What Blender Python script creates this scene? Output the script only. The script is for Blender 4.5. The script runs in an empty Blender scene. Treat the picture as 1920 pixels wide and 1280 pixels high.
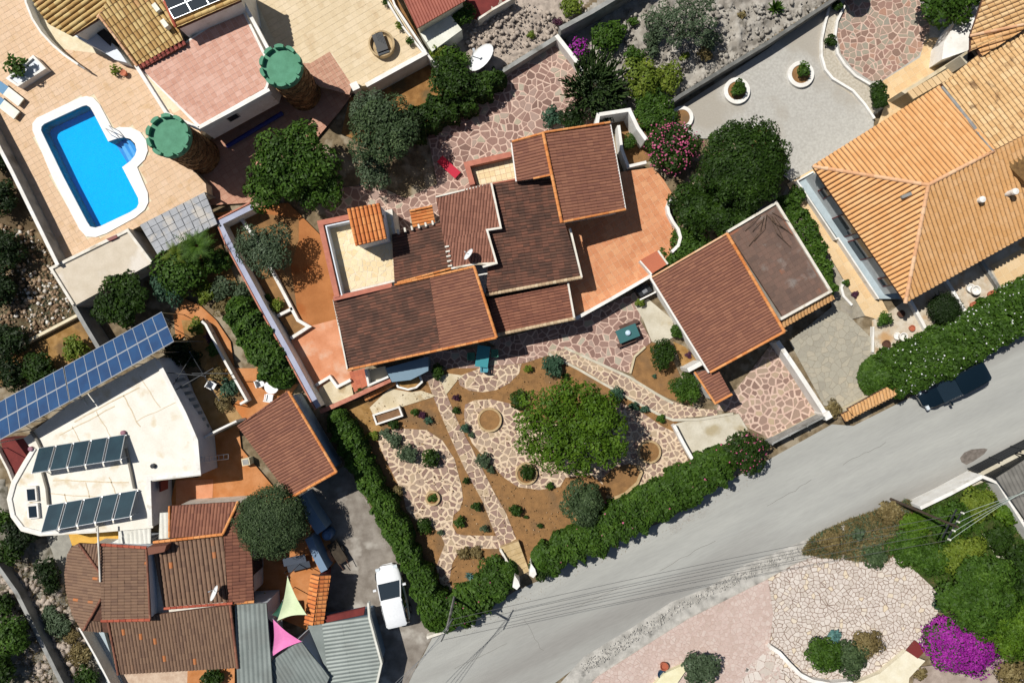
import bpy, bmesh, math, random
import numpy as np
from mathutils import Vector, Matrix
R = math.radians
sc = bpy.context.scene
C = bpy.data.collections.new("scene"); sc.collection.children.link(C)
# ---------------------------------------------------------------- camera, light, exposure
H = 48.5; FP = 1280.0                       # camera height (m), focal length in photo pixels (1920 wide)
cam = bpy.data.cameras.new("camera"); camo = bpy.data.objects.new("camera", cam)
C.objects.link(camo); camo.location = (0, 0, H); cam.sensor_width = 36; cam.lens = 24
cam.clip_end = 3000; sc.camera = camo
ELEV = 57.0; SUNAZ = 151.0                  # sun stands upper left of the picture
sd = Vector((math.cos(R(SUNAZ)) * math.cos(R(ELEV)), math.sin(R(SUNAZ)) * math.cos(R(ELEV)), math.sin(R(ELEV))))
w = bpy.data.worlds.new("World"); sc.world = w; w.use_nodes = True
nt = w.node_tree; bgn = nt.nodes["Background"]
sky = nt.nodes.new("ShaderNodeTexSky"); sky.sky_type = 'NISHITA'; sky.sun_disc = False
sky.sun_elevation = R(ELEV); sky.sun_rotation = math.atan2(sd.x, sd.y)
nt.links.new(sky.outputs[0], bgn.inputs[0]); bgn.inputs[1].default_value = 0.05
sun = bpy.data.lights.new("sun", 'SUN'); suno = bpy.data.objects.new("sun", sun); C.objects.link(suno)
suno.rotation_euler = sd.to_track_quat('Z', 'Y').to_euler(); suno.location = (-20, 10, 40)
sun.energy = 4.7; sun.angle = R(0.5); sun.color = (1.0, 0.965, 0.9)
sc.view_settings.view_transform = 'Standard'; sc.view_settings.look = 'None'
sc.view_settings.exposure = 0.05; sc.view_settings.gamma = 1; sc.view_settings.use_curve_mapping = False
sc.cycles.max_bounces = 5; sc.cycles.diffuse_bounces = 2; sc.cycles.transparent_max_bounces = 12

# ---------------------------------------------------------------- helpers
def W(x, y, z=0.0):
    k = (H - z) / FP
    return Vector(((x - 960) * k, -(y - 640) * k, z))
ORG = {}
def link(o, parent=None):
    C.objects.link(o)
    if parent is not None:
        o.parent = parent; ORG[o.name] = ORG[parent.name]
    else: ORG.setdefault(o.name, Vector((0, 0, 0)))
    return o
def tag(o, label=None, cat=None, group=None, kind=None):
    if label: o['label'] = label
    if cat: o['category'] = cat
    if group: o['group'] = group
    if kind: o['kind'] = kind
    return o
def root(name, label, cat, x, y, z=0.0, group=None):
    o = bpy.data.objects.new(name, None); o.empty_display_size = .3
    p = W(x, y, z); o.location = p; C.objects.link(o); ORG[o.name] = p
    return tag(o, label, cat, group)
def mesh(name, V, F, m, parent=None, smooth=False, kind=None, label=None):
    me = bpy.data.meshes.new(name)
    off = ORG[parent.name] if parent is not None else Vector((0, 0, 0))
    me.from_pydata([(v[0] - off[0], v[1] - off[1], v[2] - off[2]) for v in V], [], F)
    me.materials.append(m)
    if smooth: me.polygons.foreach_set("use_smooth", [True] * len(F))
    o = bpy.data.objects.new(name, me); link(o, parent)
    if kind: o['kind'] = kind
    if label: o['label'] = label
    return o
def mesh_np(name, V, F, m, parent=None, kind=None, smooth=False):
    me = bpy.data.meshes.new(name)
    off = np.array(ORG[parent.name] if parent is not None else (0, 0, 0))
    V = (V - off).astype(np.float32); n = F.shape[1]
    me.vertices.add(len(V)); me.vertices.foreach_set("co", V.ravel())
    me.loops.add(F.size); me.loops.foreach_set("vertex_index", F.ravel().astype(np.int32))
    me.polygons.add(len(F)); me.polygons.foreach_set("loop_start", np.arange(0, F.size, n, dtype=np.int32))
    me.polygons.foreach_set("loop_total", np.full(len(F), n, dtype=np.int32))
    if smooth: me.polygons.foreach_set("use_smooth", [True] * len(F))
    me.update(calc_edges=True); me.validate(); me.materials.append(m)
    o = bpy.data.objects.new(name, me); link(o, parent)
    if kind: o['kind'] = kind
    return o
def ccw(p):
    a = sum(p[i][0] * p[(i + 1) % len(p)][1] - p[(i + 1) % len(p)][0] * p[i][1] for i in range(len(p)))
    return p if a > 0 else p[::-1]
def offset(poly, d):            # poly: ccw world xy; d > 0 moves edges inwards
    n = len(poly); out = []
    for i in range(n):
        a, b, c = [Vector((q[0], q[1])) for q in (poly[i - 1], poly[i], poly[(i + 1) % n])]
        d1 = (b - a).normalized(); d2 = (c - b).normalized()
        n1 = Vector((-d1.y, d1.x)); n2 = Vector((-d2.y, d2.x)); s = n1 + n2
        if s.length < 1e-4: out.append(b + n1 * d); continue
        s.normalize(); out.append(b + s * d / max(.35, s.dot(n1)))
    return out
def prismw(name, xy, z1, z0, m, parent=None, kind=None, label=None, ztop=None):
    """xy world polygon (ccw); ztop list optional"""
    n = len(xy); zt = ztop or [z1] * n
    V = [(p[0], p[1], zt[i]) for i, p in enumerate(xy)] + [(p[0], p[1], z0) for p in xy]
    F = [list(range(n)), list(range(2 * n - 1, n - 1, -1))] + [[i, i + n, (i + 1) % n + n, (i + 1) % n] for i in range(n)]
    return mesh(name, V, F, m, parent, kind=kind, label=label)
def wp(pts, z): return [W(p[0], p[1], z) for p in pts]
def prism(name, pts, z1, z0, m, parent=None, inset=0, **k):
    xy = ccw(wp(pts, z1))
    if inset: xy = offset(xy, inset)
    prismw(name, xy, z1, z0, m, parent, **k); return xy
def ribw(name, P, wd, z0, z1, m, parent=None, closed=False, kind=None, label=None):
    """wall along world xy polyline"""
    n = len(P); L = []; Rr = []
    for i in range(n):
        a = P[i - 1] if (i > 0 or closed) else None; c = P[(i + 1) % n] if (i < n - 1 or closed) else None
        b = P[i]; ds = []
        if a is not None: ds.append((b - a).normalized())
        if c is not None: ds.append((c - b).normalized())
        ns = [Vector((-d.y, d.x)) for d in ds]; s = sum(ns, Vector((0, 0)))
        s.normalize(); k = wd / 2 / max(.4, s.dot(ns[0])); L.append(b + s * k); Rr.append(b - s * k)
    V = [];
    for i in range(n):
        for q, z in ((L[i], z1), (Rr[i], z1), (Rr[i], z0), (L[i], z0)): V.append((q.x, q.y, z))
    F = []
    for i in range(n if closed else n - 1):
        a = 4 * i; b = 4 * ((i + 1) % n)
        for k in range(4): F.append([a + k, a + (k + 1) % 4, b + (k + 1) % 4, b + k])
    if not closed: F += [[3, 2, 1, 0], [4 * n - 4, 4 * n - 3, 4 * n - 2, 4 * n - 1]]
    return mesh(name, V, F, m, parent, kind=kind, label=label)
def v2(p): return Vector((p[0], p[1]))
def wall(name, pts, wd, z1, z0, m, parent=None, closed=False, **k):
    return ribw(name, [v2(p) for p in wp(pts, z1)], wd, z0, z1, m, parent, closed, **k)
def circ(x, y, r, n=24, ry=None, a0=0):
    return [(x + r * math.cos(a0 + 2 * math.pi * i / n), y + (ry or r) * math.sin(a0 + 2 * math.pi * i / n)) for i in range(n)]
def tube(name, P, r, m, parent=None, n=8, kind=None, r2=None, label=None):
    V = []; F = []; P = [Vector(p) for p in P]
    for i, p in enumerate(P):
        d = (P[min(i + 1, len(P) - 1)] - P[max(i - 1, 0)]).normalized()
        u = d.cross(Vector((0, 0, 1)) if abs(d.z) < .9 else Vector((1, 0, 0))).normalized(); v = d.cross(u)
        rr = r if r2 is None else r + (r2 - r) * i / (len(P) - 1)
        for k in range(n):
            a = 2 * math.pi * k / n; V.append(p + u * math.cos(a) * rr + v * math.sin(a) * rr)
    for i in range(len(P) - 1):
        for k in range(n): F.append([i * n + k, i * n + (k + 1) % n, (i + 1) * n + (k + 1) % n, (i + 1) * n + k])
    F += [list(range(n))[::-1], list(range((len(P) - 1) * n, len(P) * n))]
    return mesh(name, V, F, m, parent, smooth=False, kind=kind, label=label)
def box(name, c, sx, sy, z0, z1, ang, m, parent=None, **k):
    ca, sa = math.cos(ang), math.sin(ang)
    xy = [(c[0] + ca * a * sx / 2 - sa * b * sy / 2, c[1] + sa * a * sx / 2 + ca * b * sy / 2) for a, b in ((-1, -1), (1, -1), (1, 1), (-1, 1))]
    return prismw(name, xy, z1, z0, m, parent, **k)
def lathe(name, c, prof, m, parent=None, n=20, **k):
    V = []; F = []
    for r, z in prof:
        for i in range(n):
            a = 2 * math.pi * i / n; V.append((c[0] + r * math.cos(a), c[1] + r * math.sin(a), z))
    for j in range(len(prof) - 1):
        for i in range(n): F.append([j * n + i, j * n + (i + 1) % n, (j + 1) * n + (i + 1) % n, (j + 1) * n + i])
    return mesh(name, V, F, m, parent, **k)

# ---------------------------------------------------------------- materials
def col(r, g, b):
    f = lambda v: (((v / 255) + .055) / 1.055) ** 2.4 if v > 10 else v / 255 / 12.92
    return tuple(min(.82, f(v) / 1.22) for v in (r, g, b)) + (1,)
def hexc(s): return col(int(s[0:2], 16), int(s[2:4], 16), int(s[4:6], 16))
MATS = {}
def M(name, c1, c2=None, scale=3, rough=.85, bump=.25, bs=25, rnd=0, c3=None, s3=.35, m3=.5, metal=0, ramp=(.35, .65), spec=.3, detail=6, stretch=None):
    m = bpy.data.materials.new(name); m.use_nodes = True; t = m.node_tree; N = t.nodes; L = t.links
    b = N["Principled BSDF"]; b.inputs['Roughness'].default_value = rough; b.inputs['Metallic'].default_value = metal
    b.inputs['Specular IOR Level'].default_value = spec
    tc = N.new("ShaderNodeNewGeometry"); src = tc.outputs['Position']
    if stretch:
        mp = N.new("ShaderNodeMapping"); mp.inputs['Rotation'].default_value = (0, 0, -stretch[0]); mp.inputs['Scale'].default_value = (stretch[1], 1, 1)
        vr = N.new("ShaderNodeVectorRotate"); vr.rotation_type = 'Z_AXIS'; vr.inputs['Angle'].default_value = -stretch[0]
        L.new(src, vr.inputs['Vector']); mp.inputs['Rotation'].default_value = (0, 0, 0); L.new(vr.outputs[0], mp.inputs['Vector']); src = mp.outputs[0]
    c1 = hexc(c1); out = None
    def noise(s, d=detail):
        n = N.new("ShaderNodeTexNoise"); n.inputs['Scale'].default_value = s; n.inputs['Detail'].default_value = d
        L.new(src, n.inputs['Vector']); return n.outputs['Fac']
    def mix(fac, a, bb):
        x = N.new("ShaderNodeMix"); x.data_type = 'RGBA'; L.new(fac, x.inputs[0])
        for s, i in ((a, 6), (bb, 7)):
            if isinstance(s, tuple): x.inputs[i].default_value = s
            else: L.new(s, x.inputs[i])
        return x.outputs[2]
    def rmp(f, a, bb):
        r = N.new("ShaderNodeMapRange"); r.inputs[1].default_value = a; r.inputs[2].default_value = bb; L.new(f, r.inputs[0]); return r.outputs[0]
    out = c1
    if c2: out = mix(rmp(noise(scale), *ramp), c1, hexc(c2))
    if c3:
        f = rmp(noise(s3, 3), m3, m3 + .12); out = mix(f, out, hexc(c3))
    if rnd:
        oi = N.new("ShaderNodeObjectInfo"); ad = N.new("ShaderNodeMath"); ad.operation = 'ADD'
        L.new(oi.outputs['Random'], ad.inputs[0]); L.new(tc.outputs['Random Per Island'], ad.inputs[1])
        fr = N.new("ShaderNodeMath"); fr.operation = 'FRACT'; L.new(ad.outputs[0], fr.inputs[0])
        r = N.new("ShaderNodeMapRange"); r.inputs[3].default_value = 1 - rnd; r.inputs[4].default_value = 1 + rnd; L.new(fr.outputs[0], r.inputs[0])
        x = N.new("ShaderNodeVectorMath"); x.operation = 'SCALE'
        if isinstance(out, tuple): x.inputs[0].default_value = out[:3]
        else: L.new(out, x.inputs[0])
        L.new(r.outputs[0], x.inputs['Scale']); out = x.outputs[0]
    # fine grain on everything
    g = N.new("ShaderNodeMapRange"); g.inputs[3].default_value = .86; g.inputs[4].default_value = 1.12; L.new(noise(9, 8), g.inputs[0])
    x = N.new("ShaderNodeVectorMath"); x.operation = 'SCALE'
    if isinstance(out, tuple): x.inputs[0].default_value = out[:3]
    else: L.new(out, x.inputs[0])
    L.new(g.outputs[0], x.inputs['Scale']); L.new(x.outputs[0], b.inputs['Base Color'])
    if bump:
        bn = N.new("ShaderNodeBump"); bn.inputs['Strength'].default_value = bump; bn.inputs['Distance'].default_value = .03
        L.new(noise(bs), bn.inputs['Height']); L.new(bn.outputs[0], b.inputs['Normal'])
    MATS[name] = m; return m
def ramp_mat(name, cols, patch=.0, pcol=None, pscale=.5, pth=.52, rough=.8, bump=.3, dirt=None):
    """tile / stone / leaf colours picked per loose piece from a list [(pos, hex)...]"""
    m = bpy.data.materials.new(name); m.use_nodes = True; t = m.node_tree; N = t.nodes; L = t.links
    b = N["Principled BSDF"]; b.inputs['Roughness'].default_value = rough; b.inputs['Specular IOR Level'].default_value = .25
    ge = N.new("ShaderNodeNewGeometry"); oi = N.new("ShaderNodeObjectInfo")
    ad = N.new("ShaderNodeMath"); ad.operation = 'ADD'; L.new(oi.outputs['Random'], ad.inputs[0]); L.new(ge.outputs['Random Per Island'], ad.inputs[1])
    fr = N.new("ShaderNodeMath"); fr.operation = 'FRACT'; L.new(ad.outputs[0], fr.inputs[0])
    fac = fr.outputs[0]
    nz = N.new("ShaderNodeTexNoise"); nz.inputs['Scale'].default_value = pscale; nz.inputs['Detail'].default_value = 5; L.new(ge.outputs['Position'], nz.inputs['Vector'])
    if patch:   # blend piece choice with a soft regional drift
        mx = N.new("ShaderNodeMapRange"); mx.inputs[1].default_value = .3; mx.inputs[2].default_value = .7; L.new(nz.outputs['Fac'], mx.inputs[0])
        mm = N.new("ShaderNodeMix"); mm.inputs[0].default_value = patch; L.new(fac, mm.inputs[2]); L.new(mx.outputs[0], mm.inputs[3]); fac = mm.outputs[0]
    cr = N.new("ShaderNodeValToRGB"); e = cr.color_ramp.elements
    while len(e) > 1: e.remove(e[0])
    for i, (p, h) in enumerate(cols):
        q = e[0] if i == 0 else e.new(p)
        q.position = p; q.color = hexc(h)
    L.new(fac, cr.inputs[0]); out = cr.outputs[0]
    if dirt:
        n2 = N.new("ShaderNodeTexNoise"); n2.inputs['Scale'].default_value = dirt[1]; n2.inputs['Detail'].default_value = 8; L.new(ge.outputs['Position'], n2.inputs['Vector'])
        mr = N.new("ShaderNodeMapRange"); mr.inputs[1].default_value = dirt[2]; mr.inputs[2].default_value = dirt[2] + .12; mr.inputs[4].default_value = dirt[3]; L.new(n2.outputs['Fac'], mr.inputs[0])
        x = N.new("ShaderNodeMix"); x.data_type = 'RGBA'; L.new(mr.outputs[0], x.inputs[0]); L.new(out, x.inputs[6]); x.inputs[7].default_value = hexc(dirt[0]); out = x.outputs[2]
    n3 = N.new("ShaderNodeTexNoise"); n3.inputs['Scale'].default_value = 12; n3.inputs['Detail'].default_value = 6; L.new(ge.outputs['Position'], n3.inputs['Vector'])
    g = N.new("ShaderNodeMapRange"); g.inputs[3].default_value = .82; g.inputs[4].default_value = 1.16; L.new(n3.outputs['Fac'], g.inputs[0])
    x = N.new("ShaderNodeVectorMath"); x.operation = 'SCALE'; L.new(out, x.inputs[0]); L.new(g.outputs[0], x.inputs['Scale']); L.new(x.outputs[0], b.inputs['Base Color'])
    if bump:
        bn = N.new("ShaderNodeBump"); bn.inputs['Strength'].default_value = bump; bn.inputs['Distance'].default_value = .02
        L.new(n3.outputs['Fac'], bn.inputs['Height']); L.new(bn.outputs[0], b.inputs['Normal'])
    MATS[name] = m; return m
def plain(name, h, rough=.5, metal=0, spec=.5, trans=0, coat=0):
    m = bpy.data.materials.new(name); m.use_nodes = True; b = m.node_tree.nodes["Principled BSDF"]
    b.inputs['Base Color'].default_value = hexc(h); b.inputs['Roughness'].default_value = rough; b.inputs['Metallic'].default_value = metal
    b.inputs['Specular IOR Level'].default_value = spec; b.inputs['Coat Weight'].default_value = coat
    # faint wear so that nothing is perfectly even
    t = m.node_tree; n = t.nodes.new("ShaderNodeTexNoise"); n.inputs['Scale'].default_value = 6; n.inputs['Detail'].default_value = 6
    g = t.nodes.new("ShaderNodeNewGeometry"); t.links.new(g.outputs['Position'], n.inputs['Vector'])
    r = t.nodes.new("ShaderNodeMapRange"); r.inputs[3].default_value = .9; r.inputs[4].default_value = 1.08; t.links.new(n.outputs['Fac'], r.inputs[0])
    x = t.nodes.new("ShaderNodeVectorMath"); x.operation = 'SCALE'; x.inputs[0].default_value = hexc(h)[:3]
    t.links.new(r.outputs[0], x.inputs['Scale']); t.links.new(x.outputs[0], b.inputs['Base Color']); return m
def leafmat(name, h1, h2, h3=None):
    m = ramp_mat(name, [(0, h1), (.6, h2), (1, h3 or h2)], patch=.45, pscale=.9, rough=.6, bump=0)
    N = m.node_tree.nodes; L = m.node_tree.links; b = N["Principled BSDF"]; src = b.inputs['Base Color'].links[0].from_socket
    tr = N.new("ShaderNodeBsdfTranslucent"); L.new(src, tr.inputs[0]); mx = N.new("ShaderNodeMixShader"); mx.inputs[0].default_value = .22
    L.new(b.outputs[0], mx.inputs[1]); L.new(tr.outputs[0], mx.inputs[2]); L.new(mx.outputs[0], N["Material Output"].inputs[0]); return m

white = M("white_render", "fbf9f4", "ece8e0", 1.2, bump=.15, c3="dcd6cb", s3=1.8, m3=.62)
bwhite = M("weathered_white", "f4efe4", "e0d8c8", 2, bump=.2, c3="c2b39c", s3=1.2, m3=.6)
cream_w = M("cream_render", "efe3c6", "e2d3b2", 2, bump=.2)
grayw = M("grey_render", "a9a9a5", "8e8e8a", 1.5, bump=.3, c3="77756f", s3=1, m3=.58)
coral = M("coral_coping", "cf8f78", "b87560", 4, bump=.3)
salmonw = M("salmon_coping", "c9806a", "b87360", 3, bump=.2)
soil = M("garden_soil", "9f774c", "886642", 2.2, bump=.9, bs=14, c3="806548", s3=.45, m3=.54, rough=1)
soil_y = M("dry_soil", "b08a58", "94703f", 2.2, bump=.9, bs=14, c3="7c6242", s3=.6, m3=.52, rough=1)
wild = M("wild_ground", "8b7a60", "6a5c46", 2.5, bump=1, bs=10, c3="a39680", s3=.9, m3=.5, rough=1)
rockg = M("pale_rock", "b9b3a9", "948d83", 1.6, bump=1, bs=7, c3="7b756c", s3=1.3, m3=.56, rough=1)
rockp = M("pinkish_rock", "c6b7a8", "a3968a", 2.2, bump=1, bs=7, c3="857b72", s3=1.7, m3=.56, rough=1)
road_m = M("asphalt", "a9a9a4", "b4b4ae", .8, bump=.35, bs=60, c3="9a9893", s3=.16, m3=.5, rough=.9, stretch=(R(27), .14))
gravel = M("courtyard_gravel", "c6c3bb", "b6b2aa", 6, bump=.6, bs=45, c3="b3aca0", s3=.25, m3=.5)
concrete = M("driveway_concrete", "9c948a", "7f766c", 1.3, bump=.35, c3="b8b2a8", s3=.6, m3=.57, bs=20)
shoulder = M("cracked_shoulder", "c8c4bc", "a4a19a", 1.6, bump=.9, bs=6, c3="6e6c68", s3=.9, m3=.6)
slab = M("cream_slab", "e0d2b6", "cdbd9c", 1.2, bump=.25, c3="b39c76", s3=.8, m3=.58)
lightslab = M("pale_concrete", "d9d2c0", "c6bda8", .9, bump=.25, c3="b7a98a", s3=.6, m3=.57)
mortar = M("cream_mortar", "e8d2b6", "d8bfa2", 3, bump=.4)
mortar_p = M("pinkish_mortar", "dfc4b2", "d0b0a0", 3, bump=.4)
mortar_d = M("grey_mortar", "9c8678", "887568", 3, bump=.4)
cobble_d = M("grey_paved_drive", "aea696", "98907f", 2.6, bump=.6, bs=9, c3="8c867c", s3=.7, m3=.55)
terra = M("terracotta_floor", "cf8f5d", "bb7842", 1.2, bump=.2, c3="c0773f", s3=.5, m3=.56)
terra_o = M("painted_orange_floor", "b87845", "a96b3a", .9, bump=.15, c3="a8622f", s3=.7, m3=.57)
terra_p = M("salmon_floor", "e3a07a", "d18a62", 1, bump=.2, c3="dfae90", s3=.8, m3=.55)
white_roof = M("white_roof_coating", "faf5ea", "f0eadc", 1.1, bump=.25, c3="e2d2b4", s3=.7, m3=.57)
rust = M("rust_stain", "cdb08a", "b89468", 4)

# roof tiles
t_brown = ramp_mat("brown_roof_tile", [(0, "5c463d"), (.35, "735347"), (.7, "83604f"), (1, "9a6a54")], patch=.35, pscale=.55, dirt=("4e3a34", 1.1, .56, .5))
t_dark = ramp_mat("dark_mottled_roof_tile", [(0, "5a4238"), (.4, "6a4c3f"), (.75, "7a5344"), (.96, "885a48"), (1, "a0644a")], patch=.3, pscale=.7, dirt=("463630", .9, .48, .5))
t_light = ramp_mat("light_brown_roof_tile", [(0, "83584a"), (.5, "8f614e"), (1, "9d6d57")], patch=.3)
t_red = ramp_mat("reddish_roof_tile", [(0, "84594a"), (.5, "926453"), (1, "a0705d")], patch=.25, pscale=.4)
t_olive = ramp_mat("olive_brown_roof_tile", [(0, "7a6050"), (.5, "886c58"), (.985, "8a6e5a"), (.99, "c07a4c"), (1, "c07a4c")], patch=0)
t_red2 = ramp_mat("rust_red_roof_tile", [(0, "7c5244"), (.5, "8c5c4a"), (1, "9c6a54")], patch=.25, pscale=.5)
t_orange = ramp_mat("bright_orange_tile", [(0, "cd7540"), (.5, "dd8a4e"), (1, "e69c5e")], patch=.1)
t_sand = ramp_mat("sand_orange_tile", [(0, "dca66a"), (.5, "e4b076"), (1, "ebbc88")], patch=.4, pscale=.4)
t_sand2 = ramp_mat("orange_barrel_tile", [(0, "dfa56a"), (.5, "e7b076"), (1, "edbc86")], patch=.4, pscale=.4)
t_old = ramp_mat("old_mottled_tile", [(0, "c89a66"), (.2, "dcb27c"), (.7, "e6c08c"), (1, "eccc9c")], patch=.2, dirt=("6e5038", 1.6, .6, .8))
t_beige = ramp_mat("beige_barrel_tile", [(0, "b88f55"), (.5, "d3b073"), (.9, "e0c488"), (1, "c98a5a")], patch=.15)
t_wine = ramp_mat("wine_red_tile", [(0, "7a3b35"), (.5, "944a42"), (1, "a4564a")], patch=.1)
m_flat = M("flat_brown_roof", "81695c", "6b554b", 1.6, bump=.5, c3="9a6650", s3=.5, m3=.55)
m_under = M("roof_underlay", "6e4c3d", "5c4034", 3)
m_capo = ramp_mat("orange_ridge_tile", [(0, "cf7f45"), (.5, "dc9155"), (1, "e6a267")])
m_caps = ramp_mat("sand_ridge_tile", [(0, "dca67c"), (.5, "e4b48c"), (1, "edc6a0")])
m_capr = ramp_mat("red_ridge_tile", [(0, "a04a38"), (.5, "b25a44"), (1, "c06a50")])
m_capb = ramp_mat("brown_ridge_tile", [(0, "7a5042"), (.5, "8a5c4a"), (1, "9a6854")])
t_capcream = ramp_mat("cream_eave_tile", [(0, "b59a7a"), (.5, "c8ae8c"), (1, "d8c2a0")])
# stones
s_purple = ramp_mat("purple_brown_flagstone", [(0, "85695f"), (.3, "9a7a6f"), (.6, "a38579"), (.85, "ad9488"), (.93, "b5ac9a"), (1, "b0a690")], rough=.85, bump=.4)
s_garden = ramp_mat("mixed_flagstone", [(0, "8f7468"), (.3, "a08578"), (.6, "a8917f"), (.85, "b09a86"), (1, "c0aa8c")], rough=.85, bump=.4)
s_pale = ramp_mat("pale_cream_stone", [(0, "ccc0b4"), (.4, "d8ccc2"), (.9, "e0d6cc"), (1, "e4d2b4")], rough=.9, bump=.4)
s_pink = ramp_mat("small_pink_stone", [(0, "c2aca0"), (.5, "cfbab0"), (1, "d6c6bc")], patch=.3, rough=.9, bump=.4)
s_mixed = ramp_mat("grey_and_red_flagstone", [(0, "8f7567"), (.35, "a88578"), (.6, "a59c8a"), (.8, "9c9688"), (1, "b58b76")], rough=.85, bump=.4)
d_beige = ramp_mat("beige_deck_tile", [(0, "e0be9c"), (.5, "e5c4a2"), (1, "e9caac")], patch=.3, pscale=.6, dirt=("cfaa7c", 1.4, .56, .5))
d_cream = ramp_mat("cream_floor_tile", [(0, "ecd3a4"), (.5, "f2dcb2"), (1, "f6e4c0")], patch=.1)
d_salmon = ramp_mat("salmon_roof_terrace_tile", [(0, "cf9c88"), (.5, "d8a894"), (1, "e2b6a4")], patch=.15, dirt=("c08a76", 2, .55, .5))
d_orange = ramp_mat("orange_terrace_tile", [(0, "cf8c62"), (.5, "d8966c"), (.95, "e0a478"), (1, "eec09a")], patch=.2, dirt=("c67f58", 1.4, .54, .55))
d_red = ramp_mat("red_floor_tile", [(0, "b2644a"), (.5, "bd6e52"), (1, "c87a5c")], patch=.2)
d_mar = ramp_mat("reddish_walk_tile", [(0, "b88a74"), (.5, "c4947c"), (1, "cca088")], patch=.2)
d_path = ramp_mat("sandy_path_tile", [(0, "dcb98c"), (.5, "e4c496"), (1, "eacda4")], patch=.2)
# metals and odds
alu = plain("aluminium", "c8ccd0", .35, .8); dkmetal = plain("dark_metal", "33363a", .5, .5); black = plain("black_plastic", "1c1d20", .5)
glass_d = plain("dark_glass", "1e2c36", .08, 0, .8); wood_d = plain("dark_wood", "5a3a2a", .7); blue_w = plain("shade_tinted_white", "e2e8f0", .7)  # blue_w: white walls with the blue of shade put into the colour
green_t = M("green_tower_paint", "629e80", "578f72", 2, bump=.2); stone_t = ramp_mat("brown_tower_stone", [(0, "64482e"), (.5, "866442"), (1, "a4825a")], patch=.1, bump=.6)
wine = plain("wine_red_paint", "7c2f2c", .6); mar_w = M("maroon_wall", "7b3430", "6c2c2a", 2)
teal = plain("teal_green_tabletop", "3f6f70", .35); redfab = plain("red_canvas", "c41f3c", .8); bluefab = plain("blue_canvas", "7fb0d8", .8)
whitefab = M("white_tarpaulin", "f0f0e4", "e2e2d2", 1.5, rough=.5); sail_c = M("cream_sail_cloth", "e6f2c8", "dcebbc", 1, bump=.1); sail_g = M("dark_green_sail_cloth", "3f6b58", "35604e", 1); sail_p = M("pink_sail_cloth", "f08cc4", "ea7eba", 1, bump=.1); sail_v = M("violet_sail_cloth", "5a2350", "4c1c44", 1)
corr = M("grey_corrugated_sheet", "949c98", "858d89", .8, rough=.5, metal=.1, bump=.1, c3="868c88", s3=.5, m3=.55)
corr_w = M("white_corrugated_sheet", "ecebe2", "dedcd0", .8, rough=.5, bump=.1)
corr_r = M("red_corrugated_sheet", "a8604e", "9a5444", 1.5, rough=.6, bump=.1)
barkm = M("bark", "6a5644", "4e3f32", 6, bump=1, bs=20)
carw = plain("white_car_paint", "f6f8fa", .25, 0, .5, coat=1); carb = plain("dark_car_paint", "10222c", .12, .3, .6, coat=1); tyre = plain("tyre_rubber", "202022", .9)
lamp_red = plain("red_light_lens", "a01c1c", .2); lamp_w = plain("headlight_lens", "dfe8ee", .1)
pvm = M("blue_photovoltaic_cell", "1c4c7c", "183f6c", 1.2, rough=.5, bump=0, spec=.3); colm = M("dark_collector_glass", "2c4650", "243a44", 1, rough=.25, bump=0, spec=.6)
oldpv = M("grey_slatted_panel", "b4b6ba", "a2a4a8", 2, c3="c8c2ba", s3=1, m3=.55, bump=.3)
# leaves
L_mid = leafmat("mid_green_leaf", "2c4412", "42621a", "5e7e2a"); L_bright = leafmat("bright_green_leaf", "3a5610", "527216", "6e8c26")
L_dark = leafmat("dark_green_leaf", "1c3008", "2e480e", "46641a"); L_olive = leafmat("olive_leaf", "324428", "4a5e3a", "667a4e")
L_grey = leafmat("grey_green_leaf", "3c4c30", "54664a", "74866a"); L_yel = leafmat("yellow_green_leaf", "566a1a", "70822a", "8a9438")
L_blue = leafmat("blue_green_leaf", "2c4a34", "406048", "64846a"); L_dry = leafmat("dry_brown_leaf", "665836", "86764c", "a89a6c")
L_core = leafmat("very_dark_leaf", "14240a", "223610", "324c18"); L_pur = leafmat("purple_leaf", "3c2434", "5a3048", "6a4a4a")
B_mag = leafmat("magenta_blossom", "8a1c88", "a82aa4", "c84cc0"); B_pink = leafmat("pink_blossom", "c04a78", "d86a94", "e898b0"); B_white = leafmat("white_blossom", "e8f0e8", "f8f8f8", "ffffff")
B_yel = leafmat("yellow_blossom", "d8b820", "e8d040", "f0e070"); L_agave = leafmat("agave_leaf", "4c7a78", "5e8c88", "86aca0")
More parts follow.
